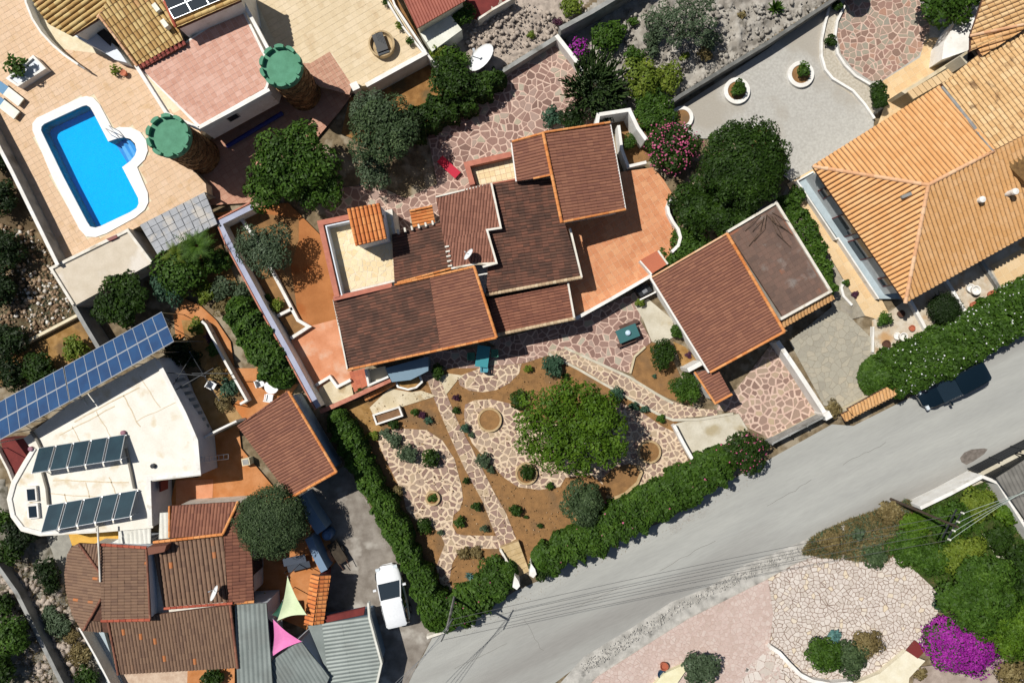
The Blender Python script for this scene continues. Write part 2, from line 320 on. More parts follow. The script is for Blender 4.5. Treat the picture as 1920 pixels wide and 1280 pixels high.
# ---------------------------------------------------------------- roofs
def fit_plane(P):
    c = sum(P, Vector((0, 0, 0))) / len(P); A = np.array([[p.x - c.x, p.y - c.y, 1] for p in P]); z = np.array([p.z - c.z for p in P])
    s, *_ = np.linalg.lstsq(A, z, rcond=None); return c, Vector((-s[0], -s[1], 1)).normalized()
def tile_mesh(name, P, n, c, d, tw, tl, amp, mat, parent, step=.03, lift=.015, kind='stuff', prof=None):
    a = d.cross(n).normalized()
    U = [(p - c).dot(a) for p in P]; Vv = [(p - c).dot(d) for p in P]
    i0, i1 = math.floor(min(U) / tw) - 1, math.ceil(max(U) / tw) + 1; j0, j1 = math.floor(min(Vv) / tl) - 1, math.ceil(max(Vv) / tl) + 1
    e_ = .08 if tw > .25 else .03
    prof = prof or [(e_, .0), (.2, .75), (.38, 1), (.62, 1), (.8, .75), (1 - e_, 0)]
    ns = len(prof); rng = np.random.default_rng(len(name) + int(abs(c.x) * 10) + int(abs(c.y) * 10))
    ii, jj = np.meshgrid(np.arange(i0, i1), np.arange(j0, j1), indexing='ij'); ii = ii.ravel(); jj = jj.ravel()
    # keep only cells near the polygon
    cx = (ii + .5) * tw; cy = (jj + .5) * tl
    inside = np.zeros(len(ii), bool); mn = np.full(len(ii), 1e9)
    n_ = len(U)
    for k in range(n_):
        x1, y1, x2, y2 = U[k], Vv[k], U[(k + 1) % n_], Vv[(k + 1) % n_]
        cond = ((y1 > cy) != (y2 > cy)); xs = (x2 - x1) * (cy - y1) / ((y2 - y1) if abs(y2 - y1) > 1e-9 else 1e-9) + x1
        inside ^= cond & (cx < xs)
        L2 = max(1e-9, (x2 - x1) ** 2 + (y2 - y1) ** 2); t = np.clip(((cx - x1) * (x2 - x1) + (cy - y1) * (y2 - y1)) / L2, 0, 1)
        mn = np.minimum(mn, np.hypot(cx - x1 - t * (x2 - x1), cy - y1 - t * (y2 - y1)))
    keep = inside | (mn < math.hypot(tw, tl)); ii = ii[keep]; jj = jj[keep]; m = len(ii)
    if not m: return None
    V = np.zeros((m, ns * 2, 3)); an = np.array(a); dn = np.array(d); nn = np.array(n); cn = np.array(c)
    jit = rng.normal(0, .004, m); jr = rng.normal(0, .006, m)
    for k, (u, h) in enumerate(prof):
        for e in (0, 1):   # upper end low, lower end proud
            uu = (ii + u) * tw + jr * (e - .5); vv = (jj + (e * 1.0)) * tl; hh = lift + h * amp + (step if e else 0) + jit
            V[:, k * 2 + e] = cn + uu[:, None] * an + vv[:, None] * dn + hh[:, None] * nn
    base = np.arange(m)[:, None] * (ns * 2)
    F = np.concatenate([base + np.array([2 * k, 2 * k + 1, 2 * k + 3, 2 * k + 2]) for k in range(ns - 1)], axis=0)
    o = mesh_np(name, V.reshape(-1, 3), F, mat, parent, kind=kind)
    bm = bmesh.new(); bm.from_mesh(o.data); off = ORG[parent.name] if parent else Vector((0, 0, 0)); cc = sum(P, Vector((0, 0, 0))) / len(P)
    for k in range(len(P)):
        p, q = P[k], P[(k + 1) % len(P)]; e = (q - p); nrm = e.cross(n).normalized()
        if (cc - p).dot(nrm) > 0: nrm = -nrm
        bmesh.ops.bisect_plane(bm, geom=bm.verts[:] + bm.edges[:] + bm.faces[:], plane_co=p - off, plane_no=nrm, clear_outer=True)
    bm.to_mesh(o.data); bm.free(); return o
def roof(parent, pts, d, tmat, tw=.2, tl=.4, amp=.045, slabm=None, name='roof', thick=.14, step=None, label=None, slab=True):
    """pts: convex px polygon with heights; d: image direction in which the ribs run down"""
    P = [W(*p) for p in pts]
    a2 = sum(P[i].x * P[(i + 1) % len(P)].y - P[(i + 1) % len(P)].x * P[i].y for i in range(len(P)))
    if a2 < 0: P = P[::-1]
    c, n = fit_plane(P); P = [p - n * (p - c).dot(n) for p in P]
    dd = Vector((d[0], -d[1], 0)); dd = (dd - n * dd.dot(n)).normalized()
    s = prismw(name, P, 0, 0, slabm or m_under, parent, ztop=[p.z for p in P])
    me = s.data; k = len(P)
    for i in range(k): me.vertices[i + k].co.z = me.vertices[i].co.z - thick
    if label: s['label'] = label
    if parent is None: ORG[s.name] = Vector((0, 0, 0))
    step = step if step is not None else (.014 if tw < .25 else .03)
    t = tile_mesh('roof_tiles', P, n, c, dd, tw, tl, amp, tmat, s, step)
    return P
def cap(parent, a, b, mat, r=.1, l=.4, name='ridge_tiles', dz=.02, over=.03):
    """a run of half-round cap tiles between two px points with height"""
    A, B = W(*a), W(*b); A.z += dz; B.z += dz; d = (B - A); Ln = d.length; d.normalize(); u = d.cross(Vector((0, 0, 1))).normalized(); v = u.cross(d).normalized()
    if v.z < 0: v = -v
    n = max(1, round(Ln / l)); l = Ln / n; V = []; F = []
    for i in range(n):
        b0 = len(V)
        for e, rr in ((0, r * .9), (1, r * 1.06)):
            p = A + d * (l * i + e * (l + over))
            for k in range(6):
                t = math.pi * k / 5; V.append(p + u * math.cos(t) * rr + v * (math.sin(t) * rr + (0.012 if e else 0)))
        F += [[b0 + k, b0 + k + 1, b0 + k + 7, b0 + k + 6] for k in range(5)]; F.append([b0 + k for k in range(6)][::-1]); F.append([b0 + 6 + k for k in range(6)])
    return mesh(name, V, F, mat, parent, kind='stuff')
def house_walls(parent, pts, z1, z0, mat, inset=.35, name='wall'):
    xy = offset(ccw(wp(pts, z1)), inset); prismw(name, xy, z1 - .12, z0, mat, parent); return xy
def opening(parent, xy, i, t, wd, z0, z1, frame=None, pane=None, name='window'):
    """window or door on wall side i of a ccw polygon, at fraction t"""
    a, b = xy[i % len(xy)], xy[(i + 1) % len(xy)]; a = v2(a); b = v2(b); d = (b - a).normalized(); nrm = Vector((d.y, -d.x)); p = a + (b - a) * t
    ang = math.atan2(d.y, d.x)
    f = box(name, p + nrm * .02, wd, .06, z0, z1, ang, frame or wine, parent)
    box('pane', p + nrm * .045, wd - .14, .03, z0 + .07, z1 - .07, ang, pane or glass_d, f); return f

# ---------------------------------------------------------------- paving
def sh_clip(poly, a, b, c):          # keep ax+by<=c
    out = []; n = len(poly)
    for i in range(n):
        p = poly[i]; q = poly[(i + 1) % n]; dp = a * p[0] + b * p[1] - c; dq = a * q[0] + b * q[1] - c
        if dp <= 0: out.append(p)
        if (dp < 0 < dq) or (dq < 0 < dp):
            t = dp / (dp - dq); out.append((p[0] + (q[0] - p[0]) * t, p[1] + (q[1] - p[1]) * t))
    return out
def inpoly(p, poly):
    x, y = p; c = False; n = len(poly)
    for i in range(n):
        x1, y1 = poly[i][0], poly[i][1]; x2, y2 = poly[(i + 1) % n][0], poly[(i + 1) % n][1]
        if (y1 > y) != (y2 > y) and x < (x2 - x1) * (y - y1) / (y2 - y1) + x1: c = not c
    return c
def area_of(p): return .5 * abs(sum(p[i][0] * p[(i + 1) % len(p)][1] - p[(i + 1) % len(p)][0] * p[i][1] for i in range(len(p))))
def emit(pieces, name, parent, mat, z, th, limit, zs=0.006, rng=None, joined=None):
    """pieces largest first as objects, the rest as one stuff part"""
    rng = rng or random.Random(1); pieces.sort(key=lambda p: -area_of(p)); V = []; F = []
    for k, p in enumerate(pieces):
        zz = z + rng.uniform(-zs, zs)
        if k < limit: prismw(name, p, zz, z - th, mat, parent)
        else:
            b = len(V); n = len(p); V += [(q[0], q[1], zz) for q in p] + [(q[0], q[1], z - th) for q in p]
            F += [list(range(b, b + n))] + [[b + i, b + i + n, b + (i + 1) % n + n, b + (i + 1) % n] for i in range(n)]
    if V: mesh(joined or ('small_' + name + 's'), V, F, mat, parent, kind='stuff')
def crazy(parent, pts, z, size, gap, mat, seed=1, limit=300, drop=.18, holes=(), name='paving_stone', th=.03, jit=.5):
    """random flagstones: clipped Voronoi cells with open joints"""
    poly = [tuple(p) for p in ccw([v2(p) for p in wp(pts, z)])]; rng = random.Random(seed); s = size
    x0, x1 = min(p[0] for p in poly), max(p[0] for p in poly); y0, y1 = min(p[1] for p in poly), max(p[1] for p in poly)
    nx, ny = int((x1 - x0) / s) + 4, int((y1 - y0) / s) + 4; S = {}
    for i in range(nx):
        for j in range(ny):
            if rng.random() < drop: continue
            S[i, j] = (x0 + (i - 1.5 + rng.uniform(-jit, jit) + .5 * (j % 2)) * s, y0 + (j - 1.5 + rng.uniform(-jit, jit)) * s)
    hs = [(W(h[0], h[1], z), h[2] / 26.4) for h in holes]; out = []
    for (i, j), p in S.items():
        if not (x0 - s < p[0] < x1 + s and y0 - s < p[1] < y1 + s): continue
        if any((p[0] - h[0]) ** 2 + (p[1] - h[1]) ** 2 < (hr - .1) ** 2 for h, hr in hs): continue
        pl = []
        for a in range(-3, 4):
            for b in range(-2, 3):
                q = S.get((i + a, j + b))
                if not q or q == p: continue
                dx, dy = q[0] - p[0], q[1] - p[1]; L = math.hypot(dx, dy)
                if L > 3.2 * s: continue
                dx /= L; dy /= L; pl.append((L, dx, dy, dx * (p[0] + q[0]) / 2 + dy * (p[1] + q[1]) / 2 - gap * rng.uniform(.2, .8)))
        pl.sort(); c = [(p[0] - 2 * s, p[1] - 2 * s), (p[0] + 2 * s, p[1] - 2 * s), (p[0] + 2 * s, p[1] + 2 * s), (p[0] - 2 * s, p[1] + 2 * s)]; act = []
        for L, dx, dy, cc in pl:
            n0 = len(c); c2 = sh_clip(c, dx, dy, cc)
            if len(c2) < 3: c = []; break
            if c2 != c: act.append((dx, dy, cc))
            c = c2
        if len(c) < 3: continue
        if not all(inpoly(q, poly) for q in c):
            c2 = poly
            for dx, dy, cc in act:
                c2 = sh_clip(c2, dx, dy, cc)
                if len(c2) < 3: break
            c = c2
        if len(c) < 3: continue
        # drop near-duplicate corners
        d = [c[k] for k in range(len(c)) if math.hypot(c[k][0] - c[k - 1][0], c[k][1] - c[k - 1][1]) > .035]
        if len(d) >= 3 and area_of(d) > .012: out.append(d)
    emit(out, name, parent, mat, z, th, limit, rng=rng)
def tiles(parent, pts, z, sx, sy, gap, ang, mat, limit=300, name='floor_tile', th=.02, seed=1, brick=False, holes=()):
    """regular floor tiles clipped to a px polygon; ang = image direction of the rows"""
    poly = [tuple(p) for p in ccw([v2(p) for p in wp(pts, z)])]; a = -R(ang); ca, sa = math.cos(a), math.sin(a); rng = random.Random(seed)
    T = [(p[0] * ca + p[1] * sa, -p[0] * sa + p[1] * ca) for p in poly]
    i0, i1 = int(min(p[0] for p in T) / sx) - 2, int(max(p[0] for p in T) / sx) + 2; j0, j1 = int(min(p[1] for p in T) / sy) - 2, int(max(p[1] for p in T) / sy) + 2; out = []
    hs = [(lambda q: (q.x * ca + q.y * sa, -q.x * sa + q.y * ca))(W(h[0], h[1], z)) + (h[2] / 26.4,) for h in holes]
    for i in range(i0, i1):
        for j in range(j0, j1):
            o = .5 * sx if brick and j % 2 else 0
            x, y = i * sx + o, j * sy; c = [(x + gap / 2, y + gap / 2), (x + sx - gap / 2, y + gap / 2), (x + sx - gap / 2, y + sy - gap / 2), (x + gap / 2, y + sy - gap / 2)]
            ins = [inpoly(q, T) for q in c]
            if not any(ins) and not inpoly((x + sx / 2, y + sy / 2), T): continue
            if any((x - h[0]) ** 2 + (y - h[1]) ** 2 < h[2] ** 2 for h in hs): continue
            if not all(ins):
                c2 = T
                for dx, dy, cc in ((1, 0, x + sx - gap / 2), (-1, 0, -x - gap / 2), (0, 1, y + sy - gap / 2), (0, -1, -y - gap / 2)):
                    c2 = sh_clip(c2, dx, dy, cc)
                    if len(c2) < 3: break
                c = c2
            if len(c) >= 3 and area_of(c) > .004: out.append([(q[0] * ca - q[1] * sa, q[0] * sa + q[1] * ca) for q in c])
    emit(out, name, parent, mat, z, th, limit, zs=.002, rng=rng)
LZ = [0.0]
def area(name, pts, m, z=None, kind='structure'):
    if z is None: LZ[0] += .004; z = LZ[0] + .02
    xy = ccw(wp(pts, z)); o = mesh(name, [(p[0], p[1], z) for p in xy], [list(range(len(xy)))], m); o['kind'] = kind; return o, z
def rough_area(name, pts, m, amp=.25, step=.2, seed=0, z=0.0):
    """uneven natural ground: a fine height grid inside a px polygon"""
    poly = [tuple(p) for p in ccw([v2(p) for p in wp(pts, z)])]
    x0, x1 = min(p[0] for p in poly), max(p[0] for p in poly); y0, y1 = min(p[1] for p in poly), max(p[1] for p in poly)
    nx, ny = int((x1 - x0) / step) + 1, int((y1 - y0) / step) + 1; X, Y = np.meshgrid(x0 + np.arange(nx + 1) * step, y0 + np.arange(ny + 1) * step, indexing='ij')
    rng = np.random.default_rng(seed); Z = np.zeros_like(X)
    for k, (f, a) in enumerate(((.5, .5), (1.1, .6), (2.3, .5), (4.5, .35), (8, .2))):
        for _ in range(3):
            th = rng.uniform(0, 6.28); ph = rng.uniform(0, 6.28); Z += a / 3 * (1 - 2 * np.abs(np.sin(f * (X * math.cos(th) + Y * math.sin(th)) + ph + 1.5 * np.sin(f * .7 * (Y * math.cos(th) - X * math.sin(th)) + ph * 2))))
    Z += rng.normal(0, .12, Z.shape); Z = Z * amp + amp * .7
    ins = np.zeros((nx, ny), bool)
    for i in range(nx):
        for j in range(ny): ins[i, j] = inpoly((X[i, j] + step / 2, Y[i, j] + step / 2), poly)
    edge = np.zeros(X.shape); cnt = np.zeros(X.shape)
    for di in (0, 1):
        for dj in (0, 1): edge[di:nx + di, dj:ny + dj] += ins; cnt[di:nx + di, dj:ny + dj] += 1
    Z = np.where(edge >= 4, np.maximum(Z, .02), .0) + z + .02
    ii, jj = np.nonzero(ins); q = lambda i, j: i * (ny + 1) + j
    F = np.stack([q(ii, jj), q(ii + 1, jj), q(ii + 1, jj + 1), q(ii, jj + 1)], 1)
    V = np.stack([X.ravel(), Y.ravel(), Z.ravel()], 1); return mesh_np(name, V, F, m, kind='structure')
ICO = None
def rocks(name, pts, n, r0, r1, mat, seed=0, z=0.2, flat=.6, kind='stuff'):
    """many loose stones strewn over a px polygon, joined"""
    global ICO
    if ICO is None:
        bm = bmesh.new(); bmesh.ops.create_icosphere(bm, subdivisions=1, radius=1); bm.verts.ensure_lookup_table()
        ICO = (np.array([v.co[:] for v in bm.verts]), np.array([[v.index for v in f.verts] for f in bm.faces])); bm.free()
    rng = np.random.default_rng(seed); x0, x1 = min(p[0] for p in pts), max(p[0] for p in pts); y0, y1 = min(p[1] for p in pts), max(p[1] for p in pts); V = []; F = []; k = 0; tries = 0
    while k < n and tries < n * 20:
        tries += 1; px, py = rng.uniform(x0, x1), rng.uniform(y0, y1)
        if not inpoly((px, py), pts): continue
        r = r0 + (r1 - r0) * rng.random() ** 2.5; v = ICO[0] * rng.uniform(.65, 1.25, (len(ICO[0]), 1)) * np.array([r * rng.uniform(.8, 1.3), r * rng.uniform(.6, 1), r * flat])
        a = rng.uniform(0, 6.28); ca, sa = math.cos(a), math.sin(a); v = v @ np.array([[ca, sa, 0], [-sa, ca, 0], [0, 0, 1]]); c = W(px, py, z)
        V.append(v + np.array([c.x, c.y, z + r * flat * .4])); F.append(ICO[1] + k * len(ICO[0])); k += 1
    if k: return mesh_np(name, np.concatenate(V), np.concatenate(F), mat, kind=kind)

# ---------------------------------------------------------------- plants
def quads(cen, nor, size, rng, asp=.5, name='foliage', mat=None, parent=None, kind=None, dirs=None, droop=0):
    n = len(cen); nor = nor / np.maximum(1e-6, np.linalg.norm(nor, axis=1))[:, None]
    t = rng.normal(size=(n, 3)) if dirs is None else dirs
    t = t - nor * (t * nor).sum(1)[:, None]; t /= np.maximum(1e-6, np.linalg.norm(t, axis=1))[:, None]; b = np.cross(nor, t)
    s = (size * rng.uniform(.6, 1.3, n))[:, None]
    # a leaf is a bent rhombus of four corners
    p0 = cen - t * s; p1 = cen + b * s * asp + nor * s * .12; p2 = cen + t * s - nor * s * .2 * 1; p3 = cen - b * s * asp + nor * s * .12
    V = np.stack([p0, p1, p2, p3], 1).reshape(-1, 3); F = np.arange(4 * n).reshape(-1, 4)
    V[:, 2] = np.maximum(V[:, 2], .24)
    return mesh_np(name, V, F, mat, parent, kind=kind)
def crown_pts(c, rx, ry, rz, n, rng, lobes=18, lr=.42, ang=0, rough=.25, hemi=True):
    """points on a cloud of lobes filling an ellipsoid; returns centres and outward normals"""
    k = lobes; i_ = np.arange(k); th = i_ * 2.39996 + rng.uniform(-.35, .35, k); rr = np.sqrt((i_ + .5) / k) * (1 - lr * .72) * rng.uniform(.88, 1.06, k); zz = np.sqrt(np.maximum(.03, 1 - rr ** 2)) * (1 - lr) * (rng.uniform(.92, 1.02, k) if rough < .2 else rng.uniform(.45, 1.1, k) - .15 * rng.random(k))
    LC = np.stack([rr * np.cos(th), rr * np.sin(th), zz], 1); LC = np.concatenate([LC, [[0, 0, .1]]]); LR = np.append(rng.uniform(.7, 1.15, k) * lr, .88 if rough < .2 else .55)
    idx = rng.choice(k + 1, n, p=LR ** 2 / (LR ** 2).sum() if rough >= .2 else np.append(np.full(k, .62 / k), .38)); d = rng.normal(size=(n, 3)); d[:, 2] = np.abs(d[:, 2]) * rng.choice([1, 1, 1, -.6], n); d /= np.linalg.norm(d, axis=1)[:, None]
    rad = LR[idx] * (1 - rough * rng.random(n) ** 1.5 + .06 * rng.normal(size=n)); P = LC[idx] + d * rad[:, None]
    ca, sa = math.cos(ang), math.sin(ang); Q = P * np.array([rx, ry, rz]); Q = np.stack([Q[:, 0] * ca - Q[:, 1] * sa, Q[:, 0] * sa + Q[:, 1] * ca, Q[:, 2]], 1)
    nn = d * .8 + P * .25 + rng.normal(size=(n, 3)) * .45; nn[:, 2] += .35
    return Q + np.array(c), nn
NP = [0]
def plant(kind, x, y, r, h, mat, label, cat='shrub', name='shrub', cover=5, leaf=.13, lobes=16, lr=.42, ry=None, ang=0, asp=.5, group=None, flowers=None, fcount=0, trunk=None, rough=.25, z0=0.0, seed=None, low=.0, fleaf=.07):
    """x, y, r in photo px (crown centre and radius), h = height in m"""
    NP[0] += 1; rng = np.random.default_rng(seed or NP[0] * 7 + 3); zc = z0 + h * (.62 if trunk else .45); k = (H - zc) / FP; c = W(x, y, zc); R1 = r * k; R2 = (ry or r) * k
    t = bpy.data.objects.new(name, None); t.location = (c.x, c.y, z0); C.objects.link(t); ORG[t.name] = Vector((c.x, c.y, z0)); tag(t, label, cat, group); a = -R(ang)
    rz = h - (zc - z0); n = int(cover * math.pi * R1 * R2 / (2 * leaf * leaf * asp))
    n = min(n, 34000)
    P, N_ = crown_pts((0, 0, 0), R1 * 1.0, R2 * 1.0, rz, n, rng, lobes, lr, a, rough); P += np.array([c.x, c.y, zc])
    quads(P, N_, leaf, rng, asp, 'crown' if trunk else 'foliage', mat, t)
    if flowers:
        P, N_ = crown_pts((0, 0, 0), R1 * 1.01, R2 * 1.01, rz * 1.04, fcount, np.random.default_rng(NP[0] * 7 + 3), lobes, lr, a, .03); N_[:, 2] += .5
        P += np.array([c.x, c.y, zc]); quads(P, N_, fleaf, rng, .8, 'blossoms', flowers, t, kind='stuff')
    # trunk or woody base with limbs
    if trunk:
        tr = tube('trunk', [(c.x, c.y, z0), (c.x + .06, c.y - .05, z0 + h * .25), (c.x - .04, c.y + .05, z0 + h * .5)], trunk, barkm, t, r2=trunk * .6)
        for i in range(6):
            aa = i * 1.05 + .4; e = (c.x + math.cos(aa) * R1 * .6, c.y + math.sin(aa) * R2 * .6, z0 + h * .72)
            tube('limb', [(c.x - .02, c.y, z0 + h * .38), ((c.x + e[0]) / 2, (c.y + e[1]) / 2, z0 + h * .6), e], trunk * .45, barkm, tr, n=5, r2=trunk * .12)
    elif r > 9:
        V = []; Fs = []
        for i in range(5):
            aa = i * 1.26 + .3; e = Vector((c.x + math.cos(aa) * R1 * .45, c.y + math.sin(aa) * R2 * .45, z0 + h * .55)); b = len(V); s = .025
            V += [(c.x - s, c.y, z0), (c.x + s, c.y, z0), (c.x, c.y + s, z0), e]; Fs += [[b, b + 1, b + 3], [b + 1, b + 2, b + 3], [b + 2, b, b + 3]]
        mesh('stems', V, Fs, barkm, t)
    return t
def hedge(pts, wd, h, mat, label, cover=6, leaf=.13, flowers=None, fn=0, name='hedge', z0=0.0, mat2=None, fleaf=.07, cat='hedge', rag=.16, asp=.5):
    """clipped hedge along a px polyline"""
    NP[0] += 1; rng = np.random.default_rng(NP[0] * 11); zt = z0 + h; P = [W(p[0], p[1], z0 + h * .75) for p in pts]; Ws = wd if isinstance(wd, (list, tuple)) else [wd] * len(pts)
    Ws = [q / 26.4 for q in Ws]; t = bpy.data.objects.new(name, None); t.location = (P[0].x, P[0].y, z0); C.objects.link(t); ORG[t.name] = Vector((P[0].x, P[0].y, z0)); tag(t, label, cat)
    seg = [(P[i + 1] - P[i]).xy.length for i in range(len(P) - 1)]; tot = sum(seg); ar = sum(s * (Ws[i] + Ws[i + 1]) / 2 for i, s in enumerate(seg)); n = int(cover * (ar * 1.0 + tot * h * .8) / (2 * leaf * leaf * asp)); n = min(n, 45000)
    def sample(n, tight=False):
        si = rng.choice(len(seg), n, p=np.array(seg) / tot); tt = rng.random(n); A = np.array([P[i].to_tuple() for i in range(len(P))]); q = A[si] + (A[si + 1] - A[si]) * tt[:, None]
        d = A[si + 1] - A[si]; d /= np.linalg.norm(d[:, :2], axis=1)[:, None]; nx = np.stack([-d[:, 1], d[:, 0], 0 * d[:, 0]], 1); wv = np.array(Ws); ww = (wv[si] + (wv[si + 1] - wv[si]) * tt) / 2
        s_al = np.concatenate([[0], np.cumsum(seg)])[si] + tt * np.array(seg)[si]
        gx = np.arange(0, tot + 2, .35); gr = np.random.default_rng(5 + NP[0]); bl, br_, bt = [gr.normal(0, rag, len(gx)) * .8 for _ in range(3)]
        top = rng.random(n) < ww.mean() * 2 / (ww.mean() * 2 + 1.3 * h); x = rng.uniform(-1, 1, n); sgn = np.where(x > 0, 1, -1); bump = np.where(x > 0, np.interp(s_al, gx, bl), np.interp(s_al, gx, br_)); zr = rng.uniform(.0, 1, n)
        f = 1 - (.0 if tight else .28) * rng.random(n) ** 2 + .04 * rng.normal(size=n)
        u = np.where(top, x * (ww + bump), sgn * (ww + bump) * (1 - .14 * zr ** 4) * f); edge = np.abs(x) ** 5
        clump = .09 * np.sin(q[:, 0] * 4.3 + u * 3 + 1) * np.sin(q[:, 1] * 3.9 + u * 2) + .07 * np.sin(q[:, 0] * 8 + u * 7) * np.sin(q[:, 1] * 7.3) + np.interp(s_al, gx, bt) * .7
        zt_ = h * (1 - .22 * edge); zz = np.where(top, zt_ * (1 - (1 - f) * .9) + clump, zr * h * .85)
        pos = q * np.array([1, 1, 0]) + nx * u[:, None]; pos[:, 2] = z0 + zz + rng.normal(size=n) * .04
        side = np.where(top, x * np.abs(x) ** 2, sgn); up = np.where(top, 1, .15 + .4 * zr)
        nn = nx * side[:, None] + np.array([0, 0, 1]) * up[:, None] + rng.normal(size=(n, 3)) * .5; nn[:, 2] += .25
        # rounded ends
        k0 = (si == 0) & (tt < .02); return pos, nn
    pos, nn = sample(n)
    # rounded ends
    for end, nb in ((0, 1), (-1, -2)):
        m = int(n * Ws[end] * .5 / tot); Pe = np.array(P[end]); dd = (P[end] - P[nb]).xy.normalized(); a = rng.uniform(-np.pi / 2, np.pi / 2, m); rr = Ws[end] / 2 * np.sqrt(rng.random(m)); base = math.atan2(dd.y, dd.x)
        pe = np.stack([Pe[0] + rr * np.cos(a + base), Pe[1] + rr * np.sin(a + base), z0 + h * np.sqrt(np.maximum(.1, 1 - (rr / (Ws[end] / 2)) ** 3)) * rng.uniform(.75, 1, m)], 1)
        ne = np.stack([np.cos(a + base), np.sin(a + base), np.ones(m)], 1) + rng.normal(size=(m, 3)) * .5; pos = np.concatenate([pos, pe]); nn = np.concatenate([nn, ne])
    quads(pos, nn, leaf, rng, asp, 'foliage', mat, t)
    if flowers:
        pos, nn = sample(fn, True); pos += nn / np.linalg.norm(nn, axis=1)[:, None] * .06; nn[:, 2] += .6; quads(pos, nn, fleaf, rng, .8, 'blossoms', flowers, t, kind='stuff')
    V = []; Fs = []
    for i in range(int(tot / .8)):
        s = i * .8 + .4; j = 0
        while j < len(seg) - 1 and s > seg[j]: s -= seg[j]; j += 1
        q = P[j] + (P[j + 1] - P[j]) * min(1, s / seg[j]); b = len(V); V += [(q.x - .03, q.y, z0), (q.x + .03, q.y, z0), (q.x, q.y + .03, z0), (q.x, q.y, z0 + h * .7)]; Fs += [[b, b + 1, b + 3], [b + 1, b + 2, b + 3], [b + 2, b, b + 3]]
    mesh('stems', V, Fs, barkm, t); return t
def palm(x, y, r, h, mat, label, n=26, name='palm_tree', cat='palm', z0=0.0, trunk=.16, droop=.5):
    NP[0] += 1; rng = np.random.default_rng(NP[0]); c = W(x, y, z0 + h); Rm = r * (H - z0 - h) / FP; t = bpy.data.objects.new(name, None); t.location = (c.x, c.y, z0); C.objects.link(t); ORG[t.name] = Vector((c.x, c.y, z0)); tag(t, label, cat)
    if trunk: tube('trunk', [(c.x, c.y, z0), (c.x, c.y, z0 + h * .9)], trunk, barkm, t, r2=trunk * .8)
    V = []; F = []
    for i in range(n):
        a = i * 2.4 + rng.uniform(-.2, .2); el = rng.uniform(.1, 1.1); L = Rm * rng.uniform(.8, 1.1); prev = None
        for j in range(9):
            s = j / 8; rad = L * s * math.cos(el * (1 - s * .6)); z = z0 + h + L * (math.sin(el) * s - droop * s * s); p = np.array([c.x + math.cos(a) * rad, c.y + math.sin(a) * rad, z])
            if prev is not None and j > 1:
                d = p - prev; d /= np.linalg.norm(d); sd_ = np.cross(d, [0, 0, 1]); sd_ /= np.linalg.norm(sd_)
                for sg in (-1, 1):
                    for q in (0, .5):
                        b = len(V); o = prev + (p - prev) * q; tip = o + sd_ * sg * L * .22 * math.sin(math.pi * min(.95, s)) + d * L * .12 - np.array([0, 0, L * .05]); V.extend([o, o + d * L * .05, tip]); F.append([b, b + 1, b + 2])
            prev = p
    mesh('fronds', V, F, mat, t); return t
def spiky(x, y, r, h, mat, label, n=24, name='agave', cat='agave', wd=.12, z0=0.03):
    """rosette of pointed leaves"""
    NP[0] += 1; rng = np.random.default_rng(NP[0]); c = W(x, y, z0 + h * .4); Rm = r / 26.4; t = bpy.data.objects.new(name, None); t.location = (c.x, c.y, z0); C.objects.link(t); ORG[t.name] = Vector((c.x, c.y, z0)); tag(t, label, cat); V = []; F = []
    for i in range(n):
        a = i * 2.4; el = .2 + 1.1 * (i / n); L = Rm * rng.uniform(.85, 1.1); d = np.array([math.cos(a) * math.cos(el), math.sin(a) * math.cos(el), math.sin(el) * h / Rm]); s = np.array([-math.sin(a), math.cos(a), 0]) * wd * Rm
        o = np.array([c.x, c.y, z0 + .03]); b = len(V); V.extend([o - s * .5, o + s * .5, o + d * L * .5 + s, o + d * L * .5 - s, o + d * L]); F += [[b, b + 1, b + 2, b + 3], [b + 3, b + 2, b + 4]]
    mesh('leaves', V, F, mat, t); return t

def grass(name, pts, n, h, mat, seed=0, z=.05, label=None):
    rng = np.random.default_rng(seed); x0, x1 = min(p[0] for p in pts), max(p[0] for p in pts); y0, y1 = min(p[1] for p in pts), max(p[1] for p in pts); Q = []
    while len(Q) < n:
        px, py = rng.uniform(x0, x1), rng.uniform(y0, y1)
        if inpoly((px, py), pts) and math.sin(px * .09 + 1) * math.sin(py * .11) + math.sin(px * .23) * .5 > rng.uniform(-1.6, .9): Q.append(W(px, py, z).to_tuple())
    Q = np.array(Q); Q[:, 2] += h * rng.uniform(.3, 1, n); nr = rng.normal(size=(n, 3)) * .8; nr[:, 2] += .5
    d = rng.normal(size=(n, 3)); d[:, 2] += .8; return quads(Q, nr, h * .7, rng, .14, name, mat, None, kind='stuff', dirs=d)
# ================================================================ GROUND AND PAVING
g = mesh("ground", [(-400, -400, 0), (400, -400, 0), (400, 400, 0), (-400, 400, 0)], [[0, 1, 2, 3]], wild); g['kind'] = 'structure'
def barrier(name, pts, wd, z1, z0, m, label, cat='wall', capm=None, capname='coping', closed=False, cw=None):
    """free-standing wall: a thing of its own, with a coping part where it has one"""
    o = wall(name, pts, wd, z1 - (.04 if capm else 0), z0, m, closed=closed)
    tag(o, label, cat)
    if capm: wall(capname, pts, cw or wd + .06, z1, z1 - .045, capm, o, closed=closed)
    return o
